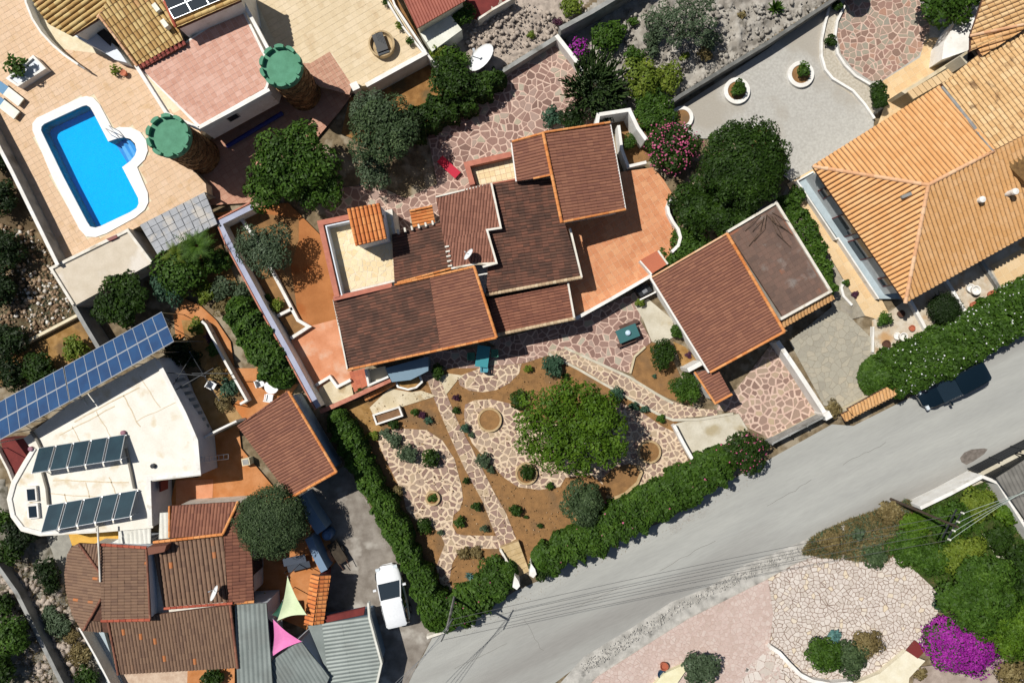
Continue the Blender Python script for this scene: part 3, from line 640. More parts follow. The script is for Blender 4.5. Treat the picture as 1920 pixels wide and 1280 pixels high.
# --- road
road_poly = [(640, 1500), (790, 1235), (812, 1192), (905, 1148), (965, 1108), (1010, 1088), (1110, 1028), (1250, 975), (1360, 905), (1440, 862), (1560, 795), (1600, 798), (1700, 748), (1850, 662), (1930, 618), (2300, 420), (2300, 660), (1925, 830), (1835, 872), (1700, 945), (1600, 985), (1530, 1008), (1480, 1030), (1400, 1062), (1330, 1105), (1270, 1128), (1200, 1175), (1100, 1235), (1040, 1280), (900, 1500)]
area("road", road_poly, road_m, z=.02)
area("road_shoulder", [(1036, 1296), (1094, 1231), (1186, 1175), (1258, 1128), (1326, 1101), (1396, 1058), (1476, 1026), (1541, 998), (1698, 941), (1725, 985), (1565, 1040), (1510, 1060), (1490, 1080), (1430, 1105), (1395, 1118), (1355, 1138), (1315, 1158), (1285, 1178), (1215, 1222), (1130, 1278), (1090, 1315)], shoulder)
area("verge", [(1700, 948), (1830, 876), (1925, 832), (2200, 700), (2200, 780), (1925, 870), (1850, 900), (1720, 965)], lightslab)
st = mesh("road_patch", [(p.x, p.y, .032) for p in wp([(1803, 866), (1800, 858), (1808, 848), (1822, 842), (1845, 840), (1852, 842), (1845, 851), (1826, 864), (1812, 871)], .032)], [list(range(9))], M("dark_tar_patch", "857c74", "6b635c", 4)); st['kind'] = 'structure'
# --- driveway lower left, dry strip
area("driveway", [(560, 930), (600, 900), (650, 870), (700, 960), (760, 1080), (800, 1160), (812, 1192), (785, 1240), (700, 1420), (600, 1420), (600, 1060)], concrete)
# --- main garden soil
area("garden_bed", [(655, 805), (610, 765), (690, 745), (745, 710), (830, 690), (990, 655), (1060, 650), (1290, 770), (1262, 800), (1300, 868), (1330, 890), (1010, 1060), (970, 1070), (945, 1110), (860, 1140), (812, 1140), (700, 950)], soil)
area("dry_bed", [(655, 805), (610, 765), (690, 745), (700, 790), (735, 805), (690, 830)], soil_y)
# pavings: (name, outline, mortar, stone material, size, gap, seed)
def paved(nm, pts, mort, stone, size, gap, seed, limit=300, holes=(), drop=.24, sn='paving_stone', z=None):
    o, z = area(nm, pts, mort, z=z); crazy(o, pts, z + .018, size, gap, stone, seed, limit, drop, holes, name=sn); return o, z
top_terr = [(820, 345), (760, 372), (700, 345), (640, 352), (605, 385), (612, 405), (655, 415), (745, 440), (830, 430), (930, 350), (970, 300), (965, 268), (1150, 232), (1150, 190), (1085, 130), (1046, 72), (945, 135), (915, 175), (850, 210), (800, 245)]
paved("stone_terrace", top_terr, mortar_p, s_purple, .43, .085, 3, 300, drop=.2)
paved("stone_terrace", [(930, 650), (915, 640), (1080, 600), (1190, 548), (1205, 570), (1200, 600), (1222, 640), (1205, 655), (1190, 670), (1182, 700), (1150, 690), (1060, 655), (985, 680), (900, 690), (840, 690), (800, 715), (760, 700), (800, 660)], mortar_p, s_purple, .42, .075, 4, 300)
paved("curved_patio", [(858, 706), (862, 722), (880, 732), (905, 735), (930, 731), (955, 718), (973, 700), (978, 682), (900, 690)], mortar, s_garden, .4, .11, 5)
paved("paved_garden", [(712, 838), (708, 818), (725, 806), (755, 803), (800, 806), (830, 826), (852, 860), (865, 910), (868, 935), (862, 955), (850, 965), (848, 985), (856, 1000), (870, 1003), (930, 1004), (946, 1012), (940, 1028), (880, 1028), (860, 1035), (848, 1055), (842, 1090), (855, 1118), (846, 1120), (826, 1095), (818, 1062), (826, 1040), (834, 1020), (826, 1000), (808, 985), (780, 975), (762, 955), (755, 925), (735, 885)], mortar, s_garden, .4, .13, 6, 300, holes=((811, 934, 15), (748, 922, 10)))
paved("garden_path", [(800, 710), (822, 706), (836, 735), (858, 790), (890, 850), (925, 920), (948, 960), (968, 1010), (940, 1025), (922, 985), (905, 940), (872, 880), (840, 810), (815, 750)], mortar, s_garden, .41, .085, 7)
paved("paved_garden", [(870, 775), (872, 758), (890, 750), (920, 748), (955, 756), (985, 780), (1060, 800), (1120, 770), (1165, 755), (1200, 770), (1240, 798), (1265, 810), (1292, 865), (1210, 910), (1160, 935), (1150, 925), (1110, 890), (1060, 895), (1050, 912), (1010, 918), (970, 912), (945, 895), (910, 860), (885, 830), (872, 800)], mortar, s_garden, .37, .12, 8, 300, holes=((918, 787, 22), (987, 888, 19), (1218, 847, 20)))
walk = [(1030, 660), (1062, 652), (1110, 675), (1180, 708), (1240, 745), (1300, 765), (1345, 768), (1345, 778), (1290, 782), (1262, 788), (1235, 775), (1180, 745), (1090, 690), (1040, 668)]
paved("walkway", walk, mortar, s_garden, .33, .09, 9, 300)
for k, (e1, e2) in enumerate((([(1030, 664), (1085, 692), (1180, 747), (1232, 775), (1262, 788), (1310, 786), (1370, 776)]), ([(1058, 650), (1110, 674), (1180, 706), (1215, 730), (1242, 744)])) if False else ()): pass
wall("walkway_kerb", [(1030, 664), (1085, 692), (1180, 747), (1232, 775), (1262, 787), (1310, 786), (1375, 775)], .18, LZ[0] + .1, 0, lightslab, kind='structure')
wall("walkway_kerb", [(1058, 651), (1110, 675), (1180, 707), (1242, 745), (1262, 756)], .18, LZ[0] + .1, 0, lightslab, kind='structure')
drive = [(1345, 745), (1380, 730), (1450, 640), (1468, 650), (1540, 770), (1530, 786), (1448, 826), (1430, 815), (1400, 800), (1385, 775), (1345, 768)]
paved("stone_driveway", drive, mortar_p, s_garden, .4, .11, 10, 300)
area("pale_ramp", [(1265, 795), (1290, 788), (1340, 784), (1385, 775), (1402, 805), (1330, 850), (1310, 870), (1298, 862)], lightslab)
area("pale_patio", [(1190, 572), (1215, 560), (1262, 600), (1262, 632), (1240, 645), (1222, 640), (1206, 600)], lightslab)
area("cream_path", [(790, 732), (818, 742), (745, 765), (695, 775), (703, 795), (698, 775), (700, 760), (740, 735), (790, 722)][:3] + [(745, 762), (700, 778), (693, 764), (730, 728), (770, 735)], slab)
area("cream_path", [(822, 706), (842, 700), (870, 704), (858, 712), (836, 740), (830, 722)], slab)
area("side_bed", [(1210, 650), (1222, 642), (1250, 650), (1290, 735), (1300, 762), (1250, 745), (1200, 720), (1182, 700), (1188, 675)], soil)
area("pale_yard", [(1262, 640), (1285, 650), (1318, 690), (1300, 700), (1280, 690)], soil_y)
# the slabs and steps down to the street
def steps(nm, pts4, n, z0, z1, m, label_kind='structure'):
    """flight between edge a-b (top) and d-c (bottom), px"""
    a, b, c, d = [W(p[0], p[1], 0) for p in pts4]
    for i in range(n):
        t0, t1 = i / n, (i + 1) / n; z = z1 + (z0 - z1) * i / n
        xy = [a + (d - a) * t0, b + (c - b) * t0, b + (c - b) * (t1 + .012), a + (d - a) * (t1 + .012)]
        o = prismw('step', ccw([(p.x, p.y) for p in xy]), z, -.01, m); o['kind'] = label_kind
steps("garden_steps", [(938, 1022), (972, 1010), (992, 1068), (972, 1078)], 6, .1, .55, M("sandy_step", "d0b78c", "bfa476", 3, bump=.3))
# --- stone pattern lower right (small stones)
paved("stone_forecourt", [(1440, 1085), (1480, 1062), (1530, 1040), (1600, 1040), (1700, 1045), (1760, 1080), (1775, 1120), (1745, 1170), (1730, 1210), (1700, 1230), (1680, 1270), (1640, 1300), (1540, 1310), (1500, 1290), (1460, 1250), (1442, 1215), (1450, 1150)], mortar_d, s_pale, .28, .042, 11, 300, drop=.12)
paved("pink_forecourt", [(1090, 1300), (1120, 1268), (1210, 1210), (1290, 1160), (1400, 1105), (1440, 1085), (1450, 1150), (1442, 1215), (1462, 1250), (1470, 1300)], M("pink_mortar", "d0b8b0", "bca398", 4), s_pink, .27, .035, 12, 60, drop=.1)
paved("pale_forecourt", [(1442, 1216), (1462, 1252), (1500, 1292), (1440, 1310), (1380, 1310), (1400, 1250)], mortar_d, s_pale, .42, .05, 13, 80)
# --- upper right property
area("gravel_courtyard", [(1268, 205), (1440, 92), (1560, 0), (1640, -60), (1780, -60), (1770, 80), (1640, 215), (1635, 262), (1490, 345), (1470, 330), (1430, 260), (1290, 260)], gravel)
area("sandy_bed", [(1548, 20), (1580, 20), (1566, 70), (1572, 110), (1600, 145), (1650, 175), (1660, 200), (1640, 215), (1610, 190), (1572, 160), (1545, 120), (1541, 80)], M("pale_grit", "d0c8b8", "b8ae9c", 7, bump=.6, bs=40))
paved("round_patio", [(1575, 20), (1600, -30), (1700, -40), (1745, 40), (1742, 70), (1722, 105), (1655, 150), (1634, 152), (1600, 130), (1577, 100), (1568, 60)], mortar_p, s_mixed, .38, .075, 14, 300)
def tiled(nm, pts, base, mat, sx, sy, ang, gap=.02, limit=300, seed=1, z=None, **k):
    o, z = area(nm, pts, base, z=z); tiles(o, pts, z + .012, sx, sy, gap, ang, mat, limit, seed=seed, **k); return o, z
tiled("tiled_path", [(1655, 152), (1725, 108), (1735, 72), (1765, 70), (1810, 60), (1830, 110), (1640, 262), (1492, 348), (1476, 345), (1640, 250), (1658, 200)], cream_w, d_path, .45, .45, -32, seed=3, limit=120)
tiled("tiled_path", [(1476, 345), (1500, 338), (1655, 565), (1668, 590), (1650, 600), (1622, 592)], cream_w, d_path, .6, .6, -32, seed=4, limit=120)
s_grey = ramp_mat("mottled_grey_stone", [(0, "a09a8c"), (.5, "b0aa9a"), (.9, "bab09c"), (1, "c8b48c")], patch=.4, rough=.9, bump=.5)
paved("grey_paved_drive", [(1480, 640), (1560, 575), (1590, 590), (1640, 640), (1640, 740), (1580, 765), (1545, 760)], cobble_d, s_grey, .36, .03, 16, 200)
area("grey_paved_drive", [(1400, 395), (1460, 380), (1476, 350), (1622, 592), (1590, 600), (1560, 575), (1525, 480)], cobble_d)
area("front_yard", [(1635, 600), (1668, 585), (1700, 560), (1920, 430), (1990, 420), (1990, 560), (1920, 540), (1800, 620), (1700, 665), (1635, 670)], M("pale_dusty_yard", "d8cdbb", "c2b198", 2.2, bump=.4, c3="c69f72", s3=.7, m3=.57))
tiled("tiled_terrace", [(1858, 498), (1925, 462), (2000, 430), (2000, 540), (1925, 548), (1880, 545)], cream_w, d_path, .5, .5, -32, seed=5, limit=80)
# --- top centre: soil, rock gardens
area("dry_plot", [(690, 165), (800, 100), (830, 150), (850, 180), (800, 240), (720, 290), (640, 250), (655, 185)], M("orange_dry_soil", "a87c4a", "8c6438", 2.4, bump=.9, bs=12, c3="76603f", s3=.7, m3=.52, rough=1))
rough_area("rock_garden", [(832, 150), (800, 95), (880, -60), (1170, -60), (1050, 55), (1040, 70), (940, 128), (880, 165)], rockp, .12, .16, 4)
rough_area("rock_garden", [(1052, 60), (1190, -60), (1640, -60), (1555, 0), (1270, 185), (1240, 215), (1180, 230), (1100, 130)], rockg, .38, .17, 5)
rocks("loose_rocks", [(860, 60), (960, -10), (1060, 40), (1040, 68), (900, 120)], 500, .04, .22, rockp, 1)
rocks("loose_rocks", [(1180, 20), (1560, 0), (1290, 170), (1240, 200), (1180, 200), (1130, 110)], 900, .04, .24, rockg, 2, flat=.5)
# --- far left slope with white rubble
area("rubble_slope", [(-200, 150), (-60, 160), (112, 500), (150, 590), (130, 640), (0, 680), (-200, 720)], M("rubble_soil", "6a5a44", "54452f", 2, bump=1, bs=10, c3="857257", s3=.9, m3=.54, rough=1))
rub = ramp_mat("rubble_stone", [(0, "6e5844"), (.4, "9a8064"), (.7, "b09880"), (.86, "d8d0c4"), (1, "ece8e0")], rough=1)
rocks("rubble", [(0, 420), (60, 430), (110, 510), (140, 590), (60, 640), (0, 660), (-60, 640), (-60, 420)], 1500, .05, .22, rub, 3)
area("dirt_yard", [(10, 665), (145, 592), (185, 650), (120, 690), (30, 720), (-40, 730)], soil_y)
rough_area("rocky_bank", [(-120, 860), (10, 900), (30, 1010), (130, 1010), (120, 1120), (160, 1200), (220, 1300), (-120, 1400)], M("bank_rock", "a39e92", "7e786c", 1.8, bump=1, bs=8, c3="5e5a4c", s3=1.1, m3=.53, rough=1), .25, .17, 9)
area("side_path", [(85, 1000), (140, 1000), (135, 1020), (122, 1060), (118, 1085), (100, 1040)], M("path_grey", "a8a59a", "96938a", 2))
# --- lower left: orange paths and patios
area("orange_path", [(325, 590), (345, 560), (375, 572), (405, 600), (432, 640), (440, 690), (480, 690), (500, 715), (560, 720), (545, 740), (448, 800), (452, 840), (515, 915), (560, 940), (640, 1040), (600, 1090), (575, 1180), (480, 1140), (430, 1000), (318, 950), (330, 895), (372, 895), (380, 825), (450, 745), (462, 752), (390, 600), (330, 640)], terra)
area("sandy_court", [(360, 720), (385, 695), (460, 790), (440, 800), (390, 822), (375, 790)], M("sandy_paving", "b08f62", "977648", 1.6, bump=.3))
area("left_garden_bed", [(290, 470), (400, 420), (440, 520), (520, 700), (480, 690), (440, 600), (400, 560), (340, 540), (310, 560)], soil_y)
area("planted_bed", [(340, 600), (385, 600), (462, 740), (450, 752), (440, 745), (380, 690), (350, 650)], soil_y)
area("salmon_patio", [(330, 900), (400, 898), (398, 942), (330, 945)], terra_p)
area("yellow_patio", [(128, 1000), (225, 985), (226, 1022), (135, 1022)], M("yellow_floor", "e8b85a", "d8a648", 2))
area("pale_patio", [(225, 1255), (360, 1250), (360, 1300), (230, 1300)], M("pinkish_patio", "d8c0a8", "c4a890", 3))
area("salmon_patio", [(352, 1250), (440, 1245), (440, 1300), (350, 1300)], terra)
# --- orange patio west of the main house
area("orange_patio", [(400, 400), (540, 380), (600, 440), (630, 560), (632, 602), (578, 617), (560, 600), (500, 500), (470, 440)], terra_o)
area("planted_bed", [(418, 418), (455, 395), (560, 410), (560, 450), (545, 500), (560, 600), (578, 615), (548, 632), (520, 590), (470, 500)], soil)
area("salmon_patio", [(545, 640), (578, 612), (632, 598), (658, 690), (665, 722), (645, 740), (600, 760), (585, 720)], terra_p)
area("pale_corner_patio", [(598, 728), (622, 710), (632, 725), (657, 714), (663, 742), (614, 766), (600, 745)], slab)
tiled("red_tiled_strip", [(655, 697), (684, 690), (690, 722), (664, 735)], salmonw, d_red, .3, .3, -14, seed=6)
# --- west service lane between the villas, in two tones
lane = [(332, 302), (386, 345), (392, 385), (470, 380), (560, 300), (640, 205), (668, 168), (640, 150), (560, 150), (400, 240)]
tiled("tiled_lane", lane, coral, d_mar, .4, .4, -32, seed=7, limit=200)

# ================================================================ UPPER LEFT VILLA: raised pool deck
DZ = 1.2
outer = [(-220, -160), (-60, 160), (20, 320), (112, 500), (245, 432), (262, 424), (388, 366), (386, 345), (346, 302), (400, 232), (560, 150), (655, 165), (692, 160), (802, 97), (700, -70), (700, -160)]
pool_in = [(78, 245), (79, 238), (84, 233), (155, 200), (163, 198), (170, 202), (176, 212), (204, 266), (218, 261), (232, 258), (245, 261), (254, 270), (257, 282), (254, 292), (246, 302), (230, 314), (260, 372), (261, 382), (257, 390), (245, 398), (190, 424), (180, 427), (170, 425), (164, 416), (120, 332)]
pool_out = [(62, 245), (62, 232), (70, 222), (150, 184), (163, 181), (176, 184), (188, 197), (212, 242), (228, 239), (248, 240), (264, 248), (275, 264), (278, 283), (272, 300), (258, 314), (278, 362), (279, 380), (272, 394), (255, 408), (200, 438), (180, 445), (163, 444), (150, 430), (100, 335)]
def keyhole(o, i):   # outer ccw + inner cw joined by a slit (world xy)
    o = ccw(o); i = ccw(i)[::-1]; b = min(((p - q).length, a, c) for a, p in enumerate(o) for c, q in enumerate(i))
    return o[:b[1] + 1] + i[b[2]:] + i[:b[2] + 1] + o[b[1]:]
wo = [v2(p) for p in wp(outer, DZ)]; wi = [v2(p) for p in wp(pool_in, DZ)]; wpo = [v2(p) for p in wp(pool_out, DZ)]
dk = prismw("pool_deck", keyhole(wo, wi), DZ, -.01, cream_w); dk['kind'] = 'structure'
_inp = inpoly
def tiles_cut(parent, pts, z, s, ang, mat, cuts, seed, gap=.015, limit=300):
    n0 = len(C.objects); global emit; keep = emit
    wc = [[tuple(v2(q)) for q in wp(c, z)] for c in cuts]
    def e2(pieces, *a, **k):
        pieces = [p for p in pieces if not any(inpoly((sum(q[0] for q in p) / len(p), sum(q[1] for q in p) / len(p)), c) for c in wc)]; keep(pieces, *a, **k)
    emit = e2; tiles(parent, pts, z, s, s, gap, ang, mat, limit, seed=seed); emit = keep
vis = [(-10, -10), (52, -10), (62, 38), (100, 90), (180, 100), (250, 118), (385, 240), (346, 302), (386, 345), (388, 366), (262, 424), (112, 498), (20, 318), (-60, 160)]
tiles_cut(dk, vis, DZ + .012, .4, -31, d_beige, [pool_out, [(310, 215), (510, 110), (400, 0), (255, 120)]], 8)
vis2 = [(470, -20), (705, -20), (800, 97), (690, 160), (655, 165), (560, 148), (520, 90)]
tiles_cut(dk, vis2, DZ + .012, .42, -31, ramp_mat("pale_terrace_tile", [(0, "dac4a0"), (.5, "e2cdaa"), (1, "ead6b6")], patch=.4, pscale=.5, dirt=("cbb08a", 1.2, .57, .5)), [[(583, 118), (618, 97), (660, 160), (655, 178), (560, 150), (540, 120)]], 9)
tiles_cut(dk, [(583, 118), (618, 97), (660, 160), (655, 178), (560, 150), (540, 120)], DZ + .016, .3, -31, d_mar, [], 10, limit=100)
pool = root("swimming_pool", "blue keyhole shaped swimming pool with white rounded edge", "pool", 170, 320, 0)
prismw("coping", keyhole(wpo, offset(ccw(wi), -.0)), DZ + .07, DZ - .05, M("white_pool_edge", "fdfcfa", "f4f2ee", 2, bump=.1), pool)
# basin: floor and sides of small mosaic
mz = bpy.data.materials.new("blue_pool_mosaic"); mz.use_nodes = True; t = mz.node_tree; b = t.nodes["Principled BSDF"]; b.inputs['Roughness'].default_value = .7; b.inputs['Specular IOR Level'].default_value = .05
gp = t.nodes.new("ShaderNodeNewGeometry"); vo = t.nodes.new("ShaderNodeTexVoronoi"); vo.feature = 'F1'; vo.inputs['Scale'].default_value = 9; t.links.new(gp.outputs['Position'], vo.inputs['Vector'])
nz = t.nodes.new("ShaderNodeTexNoise"); nz.inputs['Scale'].default_value = 3; t.links.new(gp.outputs['Position'], nz.inputs['Vector'])
cr = t.nodes.new("ShaderNodeMix"); cr.data_type = 'RGBA'; t.links.new(vo.outputs['Color'], cr.inputs[0]); cr.inputs[6].default_value = (.0, .39, .80, 1); cr.inputs[7].default_value = (.0, .47, .92, 1); t.links.new(cr.outputs[2], b.inputs['Base Color'])
wi2 = ccw(wi); n = len(wi2); FZ = .35
mesh("basin", [(p.x, p.y, FZ) for p in wi2] + [(p.x, p.y, DZ - .06) for p in wi2], [list(range(n))] + [[(i + 1) % n, i, i + n, (i + 1) % n + n] for i in range(n)], mz, pool)
sc2 = M("pale_pool_step", "7cb8ea", "88c2f0", 3); sc3 = M("blue_pool_step", "4a98dc", "56a2e2", 3); pn = (.86, -.5); nic = circ(229, 286, 27, 40)
for k, d_k in enumerate((-4, 2, 8, 14, 19)):
    seg_ = [p for p in nic if (p[0] - 229) * pn[0] + (p[1] - 286) * pn[1] > d_k]
    seg_.sort(key=lambda p: math.atan2(p[0] - 229, 286 - p[1])); prism("step", seg_, .45 + k * .14, FZ, sc2 if k % 2 else sc3, pool)
wm = bpy.data.materials.new("pool_water"); wm.use_nodes = True; t = wm.node_tree; t.nodes.clear(); out = t.nodes.new("ShaderNodeOutputMaterial"); mx = t.nodes.new("ShaderNodeMixShader"); tr = t.nodes.new("ShaderNodeBsdfTransparent"); gl = t.nodes.new("ShaderNodeBsdfGlossy"); fr = t.nodes.new("ShaderNodeFresnel")
fr.inputs[0].default_value = 1.33; gl.inputs['Roughness'].default_value = .0; tr.inputs[0].default_value = (.75, .95, 1, 1); bn = t.nodes.new("ShaderNodeBump"); nn_ = t.nodes.new("ShaderNodeTexNoise"); nn_.inputs['Scale'].default_value = 5; bn.inputs['Strength'].default_value = .1; bn.inputs['Distance'].default_value = .01
gq = t.nodes.new("ShaderNodeNewGeometry"); t.links.new(gq.outputs['Position'], nn_.inputs['Vector']); t.links.new(nn_.outputs['Fac'], bn.inputs['Height']); t.links.new(bn.outputs[0], gl.inputs['Normal']); t.links.new(bn.outputs[0], fr.inputs['Normal'])
t.links.new(fr.outputs[0], mx.inputs[0]); t.links.new(tr.outputs[0], mx.inputs[1]); t.links.new(gl.outputs[0], mx.inputs[2]); t.links.new(mx.outputs[0], out.inputs[0])
mesh("water", [(p.x, p.y, DZ - .12) for p in offset(wi2, .003)], [list(range(n))], wm, pool)
for q in ((214, 241), (208, 246)):   # hand rail
    a_, b_ = W(q[0], q[1], DZ + .1), W(q[0] + 10, q[1] + 12, DZ + .1)
    tube('handrail', [a_, a_ + Vector((0, 0, .6)), b_ + Vector((0, 0, .6)), b_ + Vector((0, 0, -.2))], .03, alu, pool)
# deck edge wall
barrier("boundary_wall", [(-60, 165), (22, 322), (108, 497)], .18, 2.4, DZ - .3, grayw, "long white topped wall along the pool deck above the rubble slope", capm=white)
# planter with plant, loungers
plz = DZ + .55
pb = root("planter_box", "white rectangular planter on the beige pool deck", "planter", 50, 133, DZ)
wall("side_wall", [(14, 147), (62, 106), (83, 128), (33, 160)], .16, plz, DZ, white, pb, closed=True)
prism("soil", [(15, 147), (62, 107), (82, 128), (34, 159)], plz - .15, DZ, blue_w, pb)
plant('s', 32, 126, 24, 1.0, L_mid, "leafy plant growing in the white planter by the pool", "plant", "plant", cover=2.6, leaf=.16, z0=DZ + .4, lobes=9, lr=.4)
def lounger(x, y, ang, L_, wd, m1, m2, label, z0=0, cat="sun lounger", z=.35, grp=None):
    t = root("sun_lounger", label, cat, x, y, z0, grp); c = W(x, y, z0 + z); a = -R(ang); d = Vector((math.cos(a), math.sin(a), 0)); s = Vector((-d.y, d.x, 0))
    box('seat', c - d * L_ * .16, L_ * .66, wd, z0 + z - .09, z0 + z, a, m1, t)
    h = c + d * L_ * .17; e = c + d * L_ * .5; V = []
    for p, zz in ((h, z), (e, z + .22)):
        for sg in (-1, 1):
            for dz in (0, -.08): q = p + s * sg * wd / 2; V.append((q.x, q.y, z0 + zz + dz))
    mesh('backrest', V, [[0, 2, 6, 4], [1, 5, 7, 3], [0, 4, 5, 1], [2, 3, 7, 6], [0, 1, 3, 2], [4, 6, 7, 5]], m2, t)
    for u, v in ((-.45, -1), (-.45, 1), (.3, -1), (.3, 1)): q = c + d * u * L_ + s * v * wd * .42; box('leg', q, .05, .05, z0, z0 + z - .08, a, alu, t)
lounger(18, 176, 218, 2.0, .65, whitefab, bluefab, "upper white sun lounger with pale blue headrest beside the pool planter", DZ)
lounger(10, 200, 218, 2.0, .65, whitefab, bluefab, "lower white sun lounger nearest the left picture edge", DZ)
pt = lathe("plant_pot", W(236, 140, DZ), [(.14, DZ), (.22, DZ + .35), (.2, DZ + .36), (.0, DZ + .3)], d_red); tag(pt, "brown plant pot beside the white parapet of the villa terrace", "pot")
plant('s', 218, 133, 12, .6, L_yel, "small spindly plant on the beige deck by the curved white wall", "plant", "plant", cover=1.5, leaf=.14, z0=DZ)
# villa
vl = root("villa", "white villa with beige barrel tile roofs and a salmon roof terrace", "house", 330, 70, DZ)
VZ = 3.6
ra = [(50, -30, 4.5), (66, 12, 4.2), (92, 46, 3.9), (135, 68, 3.6), (182, 38, 3.9), (222, -8, 4.3), (240, -40, 4.6)]
roof(vl, ra, (-1, .62), t_beige, .3, .5, .09)
house_walls(vl, [(58, -30), (74, 8), (100, 44), (140, 64), (178, 38), (222, -10), (236, -30)], 3.4, DZ, white, .15)
cap(vl, (184, 34, 4.0), (222, -8, 4.4), m_caps, .12)
rb = [(184, 32, 4.5), (222, -30, 4.8), (300, -30, 4.8), (345, 76, 3.9), (258, 124, 3.75)]
roof(vl, rb, (.62, 1), t_beige, .3, .5, .09)
roof(vl, [(258, 124, 3.75), (345, 76, 3.9), (350, 84, 3.8), (263, 132, 3.7)], (.62, 1), t_wine, .3, .3, .08)
w1 = house_walls(vl, [(186, 38), (222, -28), (340, -28), (345, 78), (258, 126)], 3.6, DZ, white, .3)
# curved porch wall in the corner
prism("porch_wall", [(140, 68), (184, 38), (195, 52), (205, 75), (226, 100), (238, 118), (215, 112), (190, 95), (165, 82)], 2.0, DZ, blue_w, vl)
prism("doorway", [(176, 58), (190, 48), (210, 72), (206, 86)], 2.1, DZ, dkmetal, vl)
rc = [(318, 52, 5.2), (288, -16, 5.2), (440, -60, 5.0), (455, 2, 5.0), (330, 56, 5.2)]
roof(vl, [(332, 54, 5.0), (296, -30, 5.0), (440, -60, 5.0), (452, 2, 5.0)], (1, -.42), t_beige, .3, .5, .09)
cap(vl, (330, 52, 5.1), (300, -18, 5.1), m_capr, .1)
cap(vl, (186, 30, 4.6), (257, 124, 3.9), m_caps, .09)
house_walls(vl, [(332, 54), (296, -30), (440, -60), (452, 4)], 5.0, DZ, white, .08)
for i, (x, y) in enumerate(((292, 14), (308, 44))): box("roof_vent", W(x, y, 4.7), .3, .55, 4.3, 4.72, -R(32) + 1.2, whitefab, vl)
prism("roof_terrace", [(262, 128), (345, 80), (452, 8), (512, 130), (500, 170), (372, 240)], VZ, DZ, white, vl)
n_rt = [o for o in C.objects if o.name.startswith("roof_terrace")][-1]
tiles(n_rt, [(266, 130), (345, 84), (450, 14), (506, 130), (496, 166), (374, 234)], VZ + .012, .36, .36, .012, -31, d_salmon, 300, seed=12, name='terrace_tile')
PZ = VZ + .35
wall("parapet", [(254, 122), (312, 213), (372, 240)], .22, PZ, VZ - .1, white, vl); wall("parapet", [(372, 240), (440, 204), (505, 168)], .2, PZ, VZ - .1, white, vl); wall("parapet", [(448, -10), (512, 110)], .22, PZ, VZ - .1, white, vl)
fw = [v2(p) for p in wp([(372, 240), (500, 170)], VZ)]
d_ = (fw[1] - fw[0]).normalized(); q = fw[0] + (fw[1] - fw[0]) * .42; f = box('window', q - Vector((-d_.y, d_.x)) * .03, .8, .08, 2.3, 3.1, math.atan2(d_.y, d_.x), grayw, vl); box('pane', q - Vector((-d_.y, d_.x)) * .06, .66, .05, 2.38, 3.02, math.atan2(d_.y, d_.x), glass_d, f)
def panelset(pts4, nx, ny, zs, m_cell, m_frame, label, name='solar_array', legs=True, th=.05, zbase=0, gapr=.06, group=None, pname='cell_panel', one=True, gapx=None):
    """one framed rack; corners a,b,c,d px with heights; cells are parts"""
    a, b, c, d = [W(p[0], p[1], z) for p, z in zip(pts4, zs)]; ce = (a + b + c + d) / 4
    t = bpy.data.objects.new(name, None); t.location = (ce.x, ce.y, zbase); C.objects.link(t); ORG[t.name] = Vector((ce.x, ce.y, zbase)); tag(t, label, "solar panel", group)
    _n = (b - a).cross(c - a); d = Vector((d.x, d.y, a.z - (_n.x * (d.x - a.x) + _n.y * (d.y - a.y)) / _n.z))
    P = lambda u, v: a + (b - a) * u + (d - a) * v + (a - b + c - d) * u * v
    nrm = (b - a).cross(d - a).normalized(); nrm = nrm if nrm.z > 0 else -nrm
    def slab_(nm, u0, u1, v0, v1, dz, th, m, par):
        q = [P(u0, v0), P(u1, v0), P(u1, v1), P(u0, v1)]; V = [p + nrm * dz for p in q] + [p + nrm * (dz - th) for p in q]
        return mesh(nm, V, [[0, 1, 2, 3], [7, 6, 5, 4]] + [[i, i + 4, (i + 1) % 4 + 4, (i + 1) % 4] for i in range(4)], m, par)
    gx = gapx or gapr / nx
    slab_('frame', 0, 1, 0, 1, 0, th, m_frame, t) if not gapx else None
    for i in range(nx):
        for j in range(ny):
            u0, u1, v0, v1 = i / nx + gx, (i + 1) / nx - gx, j / ny + gapr / ny * (1.2 if ny > 1 else .6), (j + 1) / ny - gapr / ny * (1.2 if ny > 1 else .6)
            if gapx: f = slab_('frame', u0 - gx * .35, u1 + gx * .35, v0 - .02, v1 + .02, 0, th, m_frame, t); slab_(pname, u0, u1, v0, v1, .006, .02, m_cell, f)
            else: slab_(pname, u0, u1, v0, v1, .008, .02, m_cell, t)
    if legs:
        for u in [k / max(2, nx // 2) for k in range(max(2, nx // 2) + 1)]:
            for v in (0.02, .98):
                p = P(min(.99, max(.01, u)), v); 
                if p.z - zbase > .1: tube('leg', [(p.x, p.y, zbase), (p.x, p.y, p.z - th)], .03, m_frame, t, n=5)
        for v in (0.02, .98):
            p, q = P(0, v), P(1, v); tube('rail', [p - nrm * .07, q - nrm * .07], .03, m_frame, t, n=5)
    return t
panelset([(305, 0), (405, -42), (425, -5), (326, 36)], 3, 2, (5.2, 5.2, 5.2, 5.2), glass_d, alu, "dark solar panel lying on the tiled roof at the top edge", legs=False, gapr=.03)
